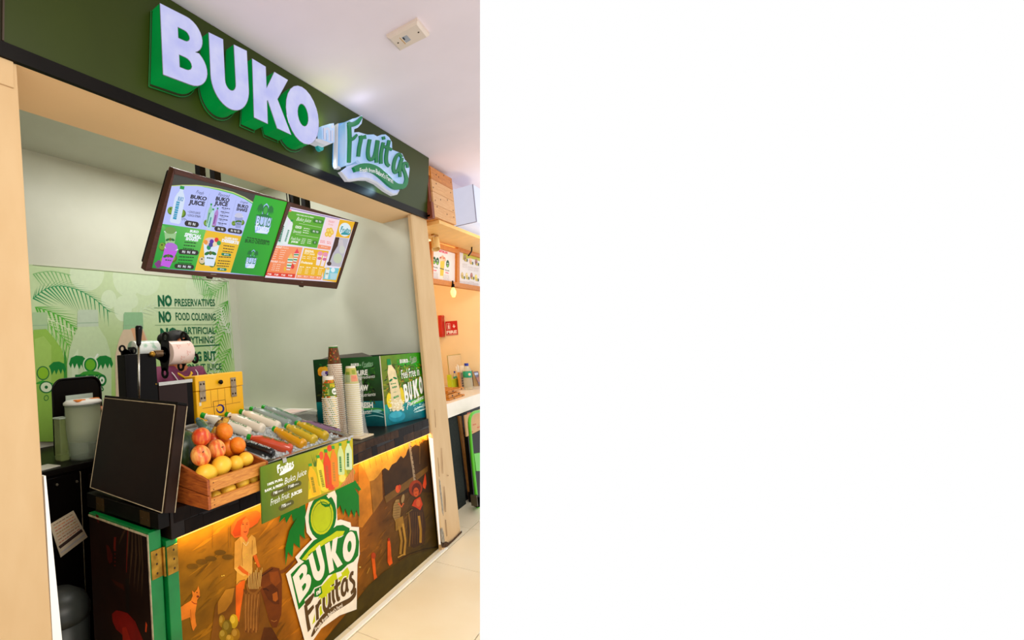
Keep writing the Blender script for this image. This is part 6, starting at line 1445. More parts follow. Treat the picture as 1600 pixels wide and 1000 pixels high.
# ------------------------------------------------------------------ the vendor
WX, WY = 2.16, 2.68
wo = thing('person', (WX, WY, 0.0), 'vendor in purple shirt with yellow collar and tied black hair, behind the sealing machine', 'person')
M_skin = mat('brown_skin', (186, 108, 66), rough=0.5, var=0.05, scale=6)
M_shirt = mat('purple_shirt', (128, 46, 84), rough=0.7, c2=(100, 34, 68), scale=8)
M_collar = mat('yellow_collar', (232, 176, 20), rough=0.6, var=0.04)
M_hair = mat('black_hair', (12, 9, 8), rough=0.6, var=0.2, scale=60, stretch=(4, 4, 0.5), bump=0.2)
M_trou = mat('dark_trousers', (34, 34, 44), rough=0.8)
M_shoe = mat('black_shoe', (20, 18, 18), rough=0.5)
def skin(name, verts, edges, radii, m, parent, root=0, sub=2):
    me = bpy.data.meshes.new(name); me.from_pydata([Vector(v) - ORG[parent.name_full] for v in verts], edges, [])
    o = bpy.data.objects.new(name, me); COL.objects.link(o); o.parent = parent; me.materials.append(m)
    ORG[o.name_full] = ORG[parent.name_full]
    md = o.modifiers.new('skin', 'SKIN'); md.use_smooth_shade = True
    for i, r in enumerate(radii):
        sv = me.skin_vertices[0].data[i]; sv.radius = r if isinstance(r, tuple) else (r, r); sv.use_root = (i == root)
    s_ = o.modifiers.new('sub', 'SUBSURF'); s_.levels = sub; s_.render_levels = sub
    return o
hand = at(163, 635, Y=2.60)
RS = Vector((WX - 0.185, WY, 1.385)); LS = Vector((WX + 0.185, WY, 1.375))
RE = Vector((1.72, 2.60, 1.19)); RW = hand + Vector((0.10, 0.02, -0.005))
LE = Vector((WX + 0.25, WY - 0.08, 1.10)); LW = Vector((WX + 0.10, WY - 0.26, 1.03))
HX, HY = WX - 0.005, WY - 0.035
bv = [(WX, WY, 0.93), (WX, WY, 1.06), (WX, WY - 0.005, 1.2), (WX, WY, 1.34), (WX, WY - 0.005, 1.42), (HX, HY + 0.02, 1.47), (HX, HY - 0.005, 1.52), (HX, HY, 1.585), (HX, HY + 0.005, 1.645),
      tuple(RS), tuple(RE), tuple(RW), tuple(hand), tuple(LS), tuple(LE), tuple(LW), (WX + 0.06, WY - 0.33, 1.02),
      (WX - 0.09, WY, 0.86), (WX - 0.095, WY - 0.01, 0.48), (WX - 0.095, WY + 0.01, 0.09), (WX - 0.10, WY - 0.13, 0.035), (WX + 0.09, WY, 0.86), (WX + 0.095, WY - 0.01, 0.48), (WX + 0.095, WY + 0.01, 0.09), (WX + 0.10, WY - 0.13, 0.035),
      (HX, HY - 0.098, 1.555)]
be = [(0, 1), (1, 2), (2, 3), (3, 4), (4, 5), (5, 6), (6, 7), (7, 8), (3, 9), (9, 10), (10, 11), (11, 12), (3, 13), (13, 14), (14, 15), (15, 16), (0, 17), (17, 18), (18, 19), (19, 20), (0, 21), (21, 22), (22, 23), (23, 24), (7, 25)]
br = [(0.15, 0.11), (0.125, 0.10), (0.135, 0.105), (0.13, 0.10), 0.06, 0.05, (0.07, 0.078), (0.082, 0.095), (0.062, 0.072), 0.06, 0.042, 0.028, (0.032, 0.02), 0.06, 0.042, 0.028, (0.032, 0.018), 0.085, 0.058, 0.036, 0.03, 0.085, 0.058, 0.036, 0.03, 0.012]
body = skin('body', bv, be, br, M_skin, wo)
shirt = skin('shirt', [(WX, WY, 0.90), (WX, WY, 1.06), (WX, WY - 0.005, 1.2), (WX, WY, 1.325), tuple(RS), tuple(RS.lerp(RE, 0.62)), tuple(LS), tuple(LS.lerp(LE, 0.62)), (WX, WY, 1.385)],
             [(0, 1), (1, 2), (2, 3), (3, 4), (4, 5), (3, 6), (6, 7), (3, 8)], [(0.165, 0.125), (0.15, 0.118), (0.155, 0.122), (0.15, 0.115), 0.075, 0.06, 0.075, 0.06, (0.085, 0.075)], M_shirt, wo)
skin('trousers', [(WX, WY, 0.94), (WX - 0.09, WY, 0.84), (WX - 0.095, WY - 0.01, 0.48), (WX - 0.095, WY + 0.01, 0.11), (WX + 0.09, WY, 0.84), (WX + 0.095, WY - 0.01, 0.48), (WX + 0.095, WY + 0.01, 0.11)], [(0, 1), (1, 2), (2, 3), (0, 4), (4, 5), (5, 6)], [(0.16, 0.12), 0.095, 0.07, 0.055, 0.095, 0.07, 0.055], M_trou, wo)
for s_ in (-1, 1):
    MB().ball((WX + s_ * 0.10, WY - 0.06, 0.04), (0.045, 0.12, 0.04), 16, 10, None, lambda p: Vector((p.x, p.y, max(p.z, -0.9)))).build('shoe', M_shoe, wo, smooth=True)
def hairfn(p):
    return Vector((p.x * (1 + 0.05 * math.sin(9 * p.z)), p.y, p.z))
hb = MB().ball((HX, HY + 0.03, 1.60), (0.105, 0.112, 0.098), 28, 18, None, lambda p: Vector((p.x, p.y if p.y > -0.62 or p.z > 0.45 else -0.62, p.z if (p.y > 0.0 or p.z > -0.1) else -0.1 + (p.z + 0.1) * 0.5)))
hb.ball((HX - 0.045, HY + 0.10, 1.64), (0.055, 0.05, 0.045), 18, 12)
rnd = random.Random(4)
for i in range(70):
    a = rnd.uniform(0, 2 * PI); z = rnd.uniform(-0.4, 1); r = math.sqrt(1 - z * z * 0.98)
    s0 = Vector((HX + 0.106 * r * math.cos(a), HY + 0.03 + 0.11 * r * math.sin(a), 1.60 + 0.098 * z))
    if s0.y < HY - 0.03 and z < 0.5: continue
    hb.tube([s0, s0 + Vector((rnd.uniform(-0.015, 0.015), rnd.uniform(-0.01, 0.012), rnd.uniform(-0.012, 0.006)))], [0.003, 0.0008], 5)
hb.build('hair', M_hair, wo, smooth=True)
M_eye = mat('eye_white', (236, 230, 224), rough=0.2, var=0.01); M_iris = mat('dark_iris', (30, 16, 10), rough=0.15); M_lip = mat('lip_red', (164, 62, 54), rough=0.4)
for s_ in (-1, 1):
    e = MB().ball((HX + s_ * 0.034, HY - 0.079, 1.578), (0.015, 0.011, 0.008), 14, 8).build('eye', M_eye, wo, smooth=True)
    MB().ball((HX + s_ * 0.034, HY - 0.088, 1.578), (0.006, 0.003, 0.006), 10, 6).build('iris', M_iris, e, smooth=True)
    MB().tube([(HX + s_ * 0.016, HY - 0.087, 1.600), (HX + s_ * 0.034, HY - 0.089, 1.606), (HX + s_ * 0.052, HY - 0.080, 1.599)], [0.002, 0.0035, 0.0015], 6).build('eyebrow', M_hair, wo)
    MB().ball((HX + s_ * 0.086, HY + 0.01, 1.572), (0.012, 0.022, 0.034), 12, 8).build('ear', M_skin, wo, smooth=True)
MB().tube([(HX - 0.026, HY - 0.076, 1.515), (HX, HY - 0.086, 1.517), (HX + 0.026, HY - 0.076, 1.515)], [0.003, 0.008, 0.003], 8).build('mouth', M_lip, wo, smooth=True)
cl_ = MB()
cl_.tube([(WX - 0.07, WY - 0.02, 1.425), (WX - 0.055, WY - 0.085, 1.385), (WX, WY - 0.108, 1.345), (WX + 0.055, WY - 0.085, 1.385), (WX + 0.07, WY - 0.02, 1.425)], [0.007, 0.009, 0.009, 0.009, 0.007], 8)
cl_.build('collar', M_collar, wo, smooth=True)
tm = MB()
for s_ in (-1, 1):
    pts = [(WX + s_ * 0.11, WY - 0.05, 1.42), (WX + s_ * 0.105, WY - 0.09, 1.385), (WX + s_ * 0.085, WY - 0.118, 1.33), (WX + s_ * 0.08, WY - 0.13, 1.25)]
    tm.tube(pts, 0.004, 8)
tm.build('white_trim', mat('white_shirt_trim', (232, 226, 222), rough=0.6), shirt, smooth=True)
def fingers(w, d, up_, spread, nm):
    d = Vector(d).normalized(); up_ = Vector(up_).normalized(); sd = d.cross(up_).normalized(); vs = []; es = []; rs = []
    for i, (o, l) in enumerate(((-0.027, 0.062), (-0.009, 0.075), (0.009, 0.07), (0.027, 0.055))):
        b = w + sd * o; n = len(vs)
        vs += [b, b + d * 0.02, b + d * (0.02 + l * 0.5) - up_ * 0.008, b + d * (0.02 + l * 0.85) - up_ * 0.026]; es += [(n, n + 1), (n + 1, n + 2), (n + 2, n + 3)]; rs += [0.0095, 0.0095, 0.0085, 0.0075]
    n = len(vs); b = w - sd * 0.03 - d * 0.02
    vs += [b, b - sd * 0.025 + d * 0.02, b - sd * 0.03 + d * 0.05 - up_ * 0.012]; es += [(n, n + 1), (n + 1, n + 2)]; rs += [0.011, 0.0095, 0.008]
    me_o = skin('fingers', [tuple(v) for v in vs], es, rs, M_skin, wo, 0, 1)
    for i in range(0, 16, 4): me_o.data.skin_vertices[0].data[i].use_root = True
    me_o.data.skin_vertices[0].data[n].use_root = True
fingers(hand + Vector((-0.02, 0, 0)), (-1, -0.15, -0.1), (0, -0.2, 1), 0, 'r')
fingers(Vector((WX + 0.06, WY - 0.335, 1.02)), (-0.5, -1, -0.05), (0, 0, 1), 0, 'l')

# ------------------------------------------------------------------ dark cabinet and what stands on it, at the left inside the stall
CBY = 2.36; CBZ = 0.995
cb = thing('black_cabinet', (1.25, 2.5, 0.0), 'black cabinet inside the stall at the left, beyond the gate', 'cabinet')
MB().box(0.86, 1.62, CBY, 2.84, 0.0, CBZ - 0.03).build('body', M_black_gloss, cb, bevel=0.003)
MB().box(0.85, 1.63, CBY - 0.012, 2.85, CBZ - 0.029, CBZ).build('top', M_black, cb, bevel=0.003)
MB().box(0.87, 1.222, CBY - 0.012, CBY - 0.001, 0.06, CBZ - 0.04).build('door', M_black_gloss, cb, bevel=0.002)
MB().box(1.226, 1.61, CBY - 0.012, CBY - 0.001, 0.06, CBZ - 0.04).build('door', M_black_gloss, cb, bevel=0.002)
for px in ((88, 757), (119, 752)): MB().lathe([(0.004, 0), (0.007, 0.006), (0.006, 0.012), (0, 0.013)], at(*px, Y=CBY - 0.012), (0, -1, 0), 12).build('bolt_head', mat('dull_nickel', (120, 112, 96), rough=0.4, metal=0.6), cb)
MB().box(1.2205, 1.2255, CBY - 0.010, CBY - 0.004, 0.1, CBZ - 0.04).build('worn_edge', M_pale_edge, cb)
# long black counter along the back wall
kb = thing('back_counter', (2.0, 3.1, 0.0), 'long dark counter running along the back wall under the poster', 'counter')
MB().box(0.30, 3.39, 2.92, 3.385, 0.0, 0.90).build('body', mat('dark_green_counter', (26, 62, 30), rough=0.4), kb); MB().box(0.30, 3.39, 2.90, 3.385, 0.901, 0.94).build('top', M_black, kb, bevel=0.003)
# black tray standing upright
Y = 2.66
tb = thing('black_tray', at(118, 708, Y=Y), 'black plastic tray with rounded corners standing upright behind the jug', 'tray')
def rrect(x0, x1, z0, z1, r, y):
    pts = []
    for cx, cz, a0 in ((x1 - r, z1 - r, 0), (x0 + r, z1 - r, 90), (x0 + 0.01, z0 + 0.01, 180), (x1 - 0.01, z0 + 0.01, 270)):
        rr = r if a0 < 180 else 0.01
        for k in range(7): an = R_(a0 + k * 15); pts.append((cx + rr * math.cos(an), y, cz + rr * math.sin(an)))
    return pts
ta, tb_ = at(83, 640, Y=Y).x, at(158, 640, Y=Y).x; tz = at(118, 591, Y=Y).z
tilt = Matrix.Rotation(R_(-4), 4, 'Y')
o_ = MB().prism(rrect(ta, tb_, CBZ + 0.001, tz, 0.06, Y), (0, 0.012, 0)).build('base', M_black, tb, bevel=0.003)
rim = [Vector(v) for v in rrect(ta, tb_, CBZ + 0.007, tz, 0.06, Y - 0.004)]
MB().tube(rim + [rim[0]], 0.007, 8).build('rim', M_black_gloss, tb, smooth=True)
# jug with orange lid
Y = 2.46
ja, jb = at(104, 655, Y=Y).x, at(155, 655, Y=Y).x; jc = (ja + jb) / 2; jr = (jb - ja) / 2; jz = at(130, 632, Y=Y).z
jg = thing('plastic_jug', (jc, Y, CBZ), 'frosted plastic jug with an orange and white lid', 'jug')
M_frost = mat('frosted_plastic', (200, 214, 190), rough=0.3, alpha=0.30, var=0.03)
M_frost2 = mat('pale_drink', (196, 196, 150), rough=0.4, var=0.04, alpha=0.9)
zz = at(130, 708, Y=Y).z - CBZ
MB().lathe([(jr * 0.78, 0.001), (jr * 0.80, 0.01), (jr * 0.92, 0.09), (jr * 0.99, 0.16), (jr, jz - CBZ), (jr * 1.04, jz - CBZ + 0.004), (jr * 0.98, jz - CBZ + 0.004), (jr * 0.97, 0.16), (jr * 0.88, 0.07), (jr * 0.76, 0.012)], (jc, Y, CBZ), (0, 0, 1), 28).build('body', M_frost, jg, smooth=True)
MB().lathe([(jr * 0.86, (jz - CBZ) * 0.33), (jr * 0.945, (jz - CBZ) * 0.55), (jr * 0.955, jz - CBZ - 0.01)], (jc, Y, CBZ), (0, 0, 1), 28).build('inner_liner', M_frost2, jg, smooth=True)
ld = MB().lathe([(jr * 1.06, jz - CBZ + 0.005), (jr * 1.06, jz - CBZ + 0.016), (jr * 0.9, jz - CBZ + 0.028), (0, jz - CBZ + 0.032)], (jc, Y, CBZ), (0, 0, 1), 28).build('lid', M_white, jg, smooth=True)
M_or = mat('orange_plastic', (240, 130, 30), rough=0.4, var=0.03)
MB().box(jc - jr * 0.75, jc - jr * 0.2, Y - 0.075, Y - 0.03, jz + 0.022, jz + 0.033).build('lid_tab', M_or, ld, bevel=0.004)
MB().box(jc + jr * 0.25, jc + jr * 0.75, Y - 0.06, Y - 0.02, jz + 0.022, jz + 0.032).build('lid_tab', M_or, ld, bevel=0.004)
# translucent cutting board behind the jug
Y = 2.58
hb_ = thing('cutting_board', at(128, 690, Y=Y), 'translucent plastic board with a handle slot standing behind the jug', 'board')
q0 = [at(102, 690, Y=Y), at(154, 690, Y=Y)]; zt = at(125, 616, Y=Y).z; xa, xb = at(104, 640, Y=Y).x, at(146, 640, Y=Y).x
M_brd = mat('pale_green_plastic', (206, 220, 206), rough=0.4, alpha=0.8, var=0.02)
zs0, zs1 = zt - 0.075, zt - 0.04
for a in ((xa, xb, CBZ + 0.001, zs0), (xa, xa + 0.05, zs0, zs1), (xb - 0.05, xb, zs0, zs1), (xa, xb, zs1, zt)):
    MB().box(a[0], a[1], Y, Y + 0.008, a[2], a[3]).build('panel', M_brd, hb_)
# clear canister left of the jug
ca = thing('clear_canister', at(95, 715, Y=2.52), 'square clear plastic canister at the left of the jug', 'canister')
xa, xb = at(94, 680, Y=2.49).x, at(108, 680, Y=2.49).x; zt = at(97, 655, Y=2.49).z
MB().box(xa, xb, 2.49, 2.56, CBZ + 0.001, zt).build('walls', mat('olive_clear_plastic', (160, 176, 110), rough=0.12, alpha=0.5, var=0.02), ca, bevel=0.004)
MB().box(xa - 0.004, xb + 0.004, 2.486, 2.564, zt, zt + 0.008).build('rim', M_brd, ca, bevel=0.002)
tag(MB().box(at(142, 700, Y=2.42).x, at(158, 700, Y=2.42).x + 0.05, 2.40, 2.45, CBZ + 0.001, at(142, 692, Y=2.42).z).build('small_black_box', M_black, None, bevel=0.004), 'small black printed box to the right of the jug', 'box')
for i, (c, lab) in enumerate((((226, 222, 210), 'loose white receipts lying on the black cabinet at the left'), )):
    tag(MB().obox((1.0, 2.37, CBZ + 0.001), (0.14, 0.02, 0), (-0.02, 0.1, 0), (0, 0, 0.004)).build('receipt', mat('receipt_paper', c, rough=0.6), None), lab, 'paper')
# printed menu card taped aslant to the cabinet
Yp = CBY - 0.018
mc = thing('menu_card', at(105, 835, Y=Yp), 'dog-eared striped menu card taped aslant on the black cabinet', 'card')
cq = [at(78, 820, Y=Yp), at(95, 871, Y=Yp), at(137, 839, Y=Yp), at(115, 798, Y=Yp)]
MB().prism(cq, (0, 0.005, 0)).build('card', mat('cream_card', (232, 214, 184), rough=0.5, var=0.02), mc)
p = Print((0, Yp - 0.0005, 0), (0, -1, 0), step=0.00012)
p.poly([(78, 820), (95, 871), (137, 839), (115, 798)], (226, 206, 176), 0)
for i, c in enumerate(((150, 110, 80), (226, 130, 80), (200, 90, 70), (180, 130, 60), (220, 150, 110), (160, 100, 80), (206, 110, 90))):
    t = 0.08 + i * 0.09; a = (78 + 17 * t, 820 + 51 * t); b = (115 + 22 * t, 798 + 41 * t)
    p.greek((a[0] + 4, a[1] - 3), (b[0] - 3, b[1] + 2), c, 1.5, 6, 1, i); 
t = 0.74; p.line([(78 + 17 * t + 2, 820 + 51 * t - 2), (115 + 22 * t - 3, 798 + 41 * t)], 4.6, (70, 50, 46), 1); t = 0.9; p.line([(78 + 17 * t + 2, 820 + 51 * t - 2), (115 + 22 * t - 2, 798 + 41 * t)], 2.0, (200, 190, 190), 1)
p.build('card_print', print_mat('plain_print'), mc)
bn = thing('bin', (1.0, 2.1, 0.0), 'dark grey round topped bin standing before the black cabinet', 'bin')
MB().lathe([(0.10, 0.0), (0.118, 0.02), (0.126, 0.40)], (1.0, 2.16, 0), (0, 0, 1), 28).build('body', mat('dark_grey_plastic', (56, 58, 54), rough=0.4, var=0.05), bn, smooth=True)
MB().lathe([(0.130, 0.40), (0.132, 0.43), (0.115, 0.47), (0.07, 0.50), (0, 0.51)], (1.0, 2.16, 0), (0, 0, 1), 28).build('lid', mat('dark_grey_plastic', (56, 58, 54)), bn, smooth=True)

# ------------------------------------------------------------------ the neighbouring booth at the right
M_bwall = mat('warm_cream_wall', (250, 220, 168), rough=0.55, var=0.03, scale=3)
struct('wall_booth', MB().box(6.0, 6.06, 1.2, 2.9, 0.0, 2.44), M_bwall, cut=True)
struct('wall_booth_back', MB().box(3.62, 6.0, 2.84, 2.9, 0.0, 2.44), M_bwall, cut=True)
struct('ceiling', MB().box(3.93, 6.06, 1.43, 2.9, 2.44, 2.47), mat('warm_booth_ceiling', (240, 190, 110), rough=0.5, var=0.04), cut=True)
struct('wall_booth_top', MB().box(4.3, 6.3, 1.50, 1.54, 2.47, 2.94), M_ceil, cut=True)
wx = thing('plank_box', (4.0, 1.45, 2.47), 'box of knotty pine planks above the neighbouring booth, dark back frame', 'wooden box')
WPY = 1.415
zt_, zb_ = 2.885, 2.475
M_plank = [wood('knotty_pine_%s' % n, a, b, (2, 30, 30), 4, 0.45) for n, a, b in (('amber', (214, 138, 50), (176, 98, 28)), ('pale', (226, 172, 112), (206, 146, 86)), ('light', (228, 178, 122), (210, 152, 96)))]
xL, xR = at(676, 300, Y=WPY).x, at(709, 310, Y=WPY).x
hs = (zt_ - zb_) / 4
for i in range(4):
    MB().box(xL, xR, WPY, WPY + 0.018, zb_ + hs * i + 0.0012, zb_ + hs * (i + 1) - 0.0012).build('plank', M_plank[(1, 2, 1, 0)[i]], wx, bevel=0.0015)
M_knot = mat('dark_knot', (70, 34, 12), rough=0.7)
for kx, ky in ((681.5, 273), (685.5, 276.5), (693.5, 274), (704.5, 285), (681.5, 287), (677, 293), (704, 301), (680, 313), (688.5, 312), (699, 312.5), (683, 323), (698.5, 335), (708, 329), (709, 339.5)):
    c = at(kx, ky, Y=WPY)
    MB().lathe([(0.0, -0.0012), (0.006, -0.0011), (0.007, 0.0)], (c.x, WPY, c.z), (0, 1, 0), 9).build('knot', M_knot, wx)
M_redw = wood('red_brown_frame', (142, 62, 22), (96, 36, 12), (30, 30, 3), 5)
MB().box(xL - 0.05, xL - 0.002, WPY + 0.0, WPY + 0.05, zb_ - 0.02, zb_ + hs * 1.1).build('corner_block', M_redw, wx, bevel=0.002)
MB().box(xL - 0.045, xL - 0.002, WPY + 0.012, WPY + 0.05, zb_ + hs * 1.1, zt_ - 0.08).build('corner_block', M_redw, wx, bevel=0.002)
MB().box(xL - 0.03, xL - 0.001, WPY + 0.006, WPY + 0.05, zt_ - 0.079, zt_).build('corner_block', M_plank[0], wx, bevel=0.002)
MB().box(xL - 0.05, xR, WPY + 0.019, WPY + 0.5, zb_ - 0.004, zb_ + 0.012).build('bottom_board', M_plank[0], wx)
MB().box(xR - 0.015, xR, WPY + 0.019, WPY + 0.5, zb_ + 0.013, zt_).build('end_board', M_plank[1], wx)
lbx = thing('light_box_sign', (4.9, 1.5, 2.52), 'white lit box sign right of the pine planks', 'light box')
XB = 4.42
a = at(738.5, 288, X=XB); zt2 = at(738, 288, X=XB).z; zb2 = at(738, 348, X=XB).z; ya = a.y
M_lb = mat('white_light_box', (216, 220, 240), rough=0.35, var=0.02, emit=0.62, base=0.4)
MB().box(XB, XB + 1.2, ya, 1.495, zb2, zt2).build('box', M_lb, lbx, cut=True)
e = MB(); e.tube([(XB - 0.001, ya - 0.001, zb2), (XB - 0.001, ya - 0.001, zt2)], 0.004, 6); e.tube([(XB, ya, zb2), (XB, 1.495, zb2)], 0.003, 6); e.build('corner_trim', mat('silver_trim', (150, 150, 170)), lbx)
# menu boards hanging in the booth
M_fr = wood('orange_frame_wood', (222, 136, 44), (190, 104, 26), (4, 40, 40), 5)
def booth_menu(px4, label, fn, org, k):
    yt, yb_ = 1.72, 1.76
    tl, tr2, br2, bl = [at(*px4[i], Y=(yt, yt, yb_, yb_)[i]) for i in range(4)]
    x0 = min(tl.x, bl.x); x1 = max(tr2.x, br2.x); z1 = tl.z; z0 = bl.z
    t = thing('framed_menu', ((x0 + x1) / 2, yt, z0), label, 'menu board')
    A = Vector((x0, yb_, z0)); U = Vector((x1 - x0, 0, 0)); V = Vector((0, yt - yb_, z1 - z0)); N = Vector((0, -1, 0)); fw = 0.045
    u = U.normalized(); v = V.normalized()
    for o, aa, bb in ((A, U, v * fw), (A + V - v * fw, U, v * fw), (A + v * fw, u * fw, V - v * 2 * fw), (A + U - u * fw + v * fw, u * fw, V - v * 2 * fw)):
        MB().obox(o - N * 0.03, aa, bb, N * 0.045).build('frame_rail', M_fr, t, cut=True)
    MB().obox(A + u * fw + v * fw - N * 0.02, U - u * 2 * fw, V - v * 2 * fw, N * 0.01).build('backing', M_white, t, cut=True)
    n = u.cross(v); n = n if n.y < 0 else -n
    p = Print(A - N * 0.008, n, step=0.00012, org=org, k=k)
    p.world([A + u * fw + v * fw - N * 0.008, A + U - u * fw + v * fw - N * 0.008, A + U + V - u * fw - v * fw - N * 0.008, A + V + u * fw - v * fw - N * 0.008], (236, 222, 216), 0)
    fn(p); p.build('menu_print', print_mat('booth_print', rough=0.4, var=0.02), t, cut=True)
    return t
def bm1(p):
    p.poly([(320, 160), (540, 220), (536, 240), (320, 180)], (226, 214, 206), 1)
    p.text('BESTSELLERS', (288, 262), (436, 300), (292, 222), (226, 40, 80), bold=0.05, L=2)
    for c in ((206, 410), (262, 425), (438, 470)):
        p.ell(c, 28, 66, (30, 84, 40), 2); p.ell((c[0], c[1] + 34), 16, 24, (130, 180, 50), 3); p.greek((c[0] - 16, c[1] - 10), (c[0] + 16, c[1] - 4), (230, 236, 220), 16, 2, 3)
    p.poly([(310, 410), (390, 415), (358, 720), (305, 715)], (226, 190, 50), 3); p.poly([(306, 676), (356, 680), (348, 745), (300, 735)], (244, 226, 206), 4); p.line([(302, 545), (374, 568)], 14, (60, 40, 20), 4)
    for c, col in (((320, 370), (190, 90, 50)), ((350, 350), (230, 170, 130)), ((375, 380), (214, 110, 70)), ((340, 395), (240, 196, 160)), ((385, 405), (230, 180, 140)), ((322, 400), (236, 200, 170))): p.ell(c, 24, 26, col, 4)
    p.text('Avocado', (182, 530), (266, 552), (184, 500), (50, 70, 40), bold=0.03, L=2); p.text('Loco', (188, 590), (246, 600), (190, 558), (226, 40, 80), bold=0.05, L=2)
    p.text('Avocado', (390, 585), (466, 602), (392, 558), (50, 70, 40), bold=0.03, L=2); p.text('Oreo', (396, 632), (454, 642), (398, 602), (226, 40, 80), bold=0.05, L=2)
    for i in range(6): p.greek((192, 620 + i * 17), (272, 634 + i * 17), (150, 140, 136), 6, 4, 2, i)
    for i in range(5): p.greek((364, 660 + i * 20), (466, 674 + i * 20), (150, 140, 136), 6, 5, 2, i)
def bm2(p):
    p.poly([(710, 282), (1060, 380), (1050, 440), (820, 372), (700, 400)], (196, 186, 40), 1)
    for i, (x, y) in enumerate(((738, 370), (834, 420), (934, 440), (690, 670), (768, 680), (852, 680), (930, 710))):
        col = [(150, 110, 60), (226, 170, 130), (150, 90, 80), (196, 160, 90), (216, 186, 110), (170, 100, 80), (226, 196, 80)][i]
        p.ell((x, y), 22, 56, col, 3); p.ell((x + 4, y - 26), 16, 20, tuple(min(255, v + 30) for v in col), 4); p.ell((x + 38, y + 40), 13, 28, (60, 80, 50), 4); p.ell((x + 14, y + 40), 18, 22, (206, 176, 70), 5)
        for j in range(4): p.greek((x - 44, y + 98 + j * 18), (x + 44, y + 112 + j * 18), (170, 140, 130) if j else (150, 70, 60), 5, 4, 2, j)
booth_menu([(672, 377), (714.5, 386.5), (709, 451), (676, 443)], 'framed menu with a tall yellow shake beside the pillar', bm1, (660, 370), 11.116)
booth_menu([(722, 388), (762, 398), (760, 459), (713.5, 449)], 'framed menu of eight small drinks at the picture edge of the booth', bm2, (660, 370), 11.116)
tag(MB().obox(at(713, 404, Y=1.725), (0.085, 0, 0), (0, 0.02, 0), (0, 0, 0.02)).build('frame_link', M_fr, None), 'short wooden batten joining the two framed menus', 'batten')
# spot lamp, dangling cable, bare bulb
lp = thing('spot_lamp', at(681, 379, Y=1.62), 'cream cylindrical spot lamp on a yoke under the booth ceiling', 'lamp')
c0 = at(680, 374, Y=1.62); c1 = at(681.5, 391, Y=1.60)
hd = MB().lathe([(0.0, 0.0), (0.028, 0.002), (0.033, 0.012), (0.035, (c1 - c0).length), (0.031, (c1 - c0).length), (0.028, (c1 - c0).length - 0.03)], c0 + (c0 - c1).normalized() * 0.012, c1 - c0, 20).build('shade', mat('cream_enamel', (238, 206, 140), rough=0.4, var=0.02), lp, smooth=True); sharp(hd)
for dx in (-0.040, 0.040): MB().tube([c0.lerp(c1, 0.4) + Vector((dx, 0, 0)), Vector((c0.x + dx, c0.y, 2.430))], 0.0035, 6).build('yoke', mat('cream_enamel', (238, 206, 140)), lp)
MB().box(c0.x - 0.05, c0.x + 0.05, c0.y - 0.012, c0.y + 0.012, 2.429, 2.4395).build('ceiling_plate', M_brass, lp)
tag(MB().tube([Vector(v) for v in smooth_line([tuple(v) for v in [Vector((at(737, 384, Y=1.62).x, 1.62, 2.44)), at(737, 388, Y=1.62), at(736.5, 393, Y=1.62), at(732, 399.5, Y=1.62)]], k=4)], 0.007, 8).build('dangling_cable', M_black, None), 'short dark cable dangling from the booth ceiling', 'cable')
bu = thing('light_bulb', at(709, 455, Y=1.738), 'bare glowing filament bulb hanging below the framed menus', 'bulb')
b0, b1 = at(707.5, 444, Y=1.738), at(709, 464, Y=1.738)
MB().lathe([(0.014, 0), (0.016, 0.03), (0.014, 0.035)], b0, b1 - b0, 14).build('socket', M_black, bu, smooth=True)
L = (b1 - b0).length
MB().lathe([(0.012, 0.035), (0.016, 0.05), (0.027, 0.075), (0.025, 0.095), (0.014, L), (0, L + 0.003)], b0, b1 - b0, 16).build('glass', mat('glowing_glass', (255, 206, 110), rough=0.2, emit=2.2, var=0.02), bu, smooth=True)
MB().tube([b0, b0 + Vector((0, 0, 0.035))], 0.008, 8).build('cord', M_black, bu)
# fire sign and red fixture
fs_ = thing('fire_sign', at(706, 513, X=5.995), 'red fire extinguisher sign reading FIRE on the booth wall', 'sign')
fq = [at(x, y, X=5.992) for x, y in ((695.5, 502.5), (714, 501), (715.5, 523), (697.5, 524.5))]
MB().prism(fq, (0.004, 0, 0)).build('plate', mat('red_sign', (206, 30, 24), rough=0.35, var=0.02), fs_)
p = Print((5.9915, 0, 0), (-1, 0, 0), step=0.0006)
for pts in ([(697.5, 505.5), (703, 505)], [(703, 505), (704, 514)], [(704, 514), (698.5, 514.5)], [(698.5, 514.5), (697.5, 505.5)]): p.line(pts, 0.35, (250, 220, 210), 1)
p.line([(701, 508), (701.5, 513.8)], 2.4, (250, 226, 214), 2); p.line([(700, 506.4), (702, 506.2)], 1.0, (250, 226, 214), 2)
p.line([(709, 507), (709.3, 510)], 1.6, (250, 226, 214), 2); p.poly([(706.8, 509.6), (711.8, 509.2), (709.6, 512.6)], (250, 226, 214), 2)
p.text('FIRE', (698, 521.8), (714, 520.6), (697.7, 516.6), (252, 236, 226), bold=0.05, L=2); p.line([(698.5, 523.2), (714.5, 522)], 0.5, (250, 210, 190), 2)
p.build('sign_print', print_mat('plain_print'), fs_)
tag(MB().prism([at(x, y, X=5.90) for x, y in ((684, 493), (689.5, 492.5), (690.5, 495), (689.8, 496.5), (691.5, 525), (690.5, 527), (686, 526.5))], (0.09, 0, 0)).build('red_fixture', mat('red_enamel', (200, 40, 20), rough=0.35, var=0.05), None, bevel=0.004), 'narrow red fixture on the booth wall, half hidden by the pillar', 'fire fixture')
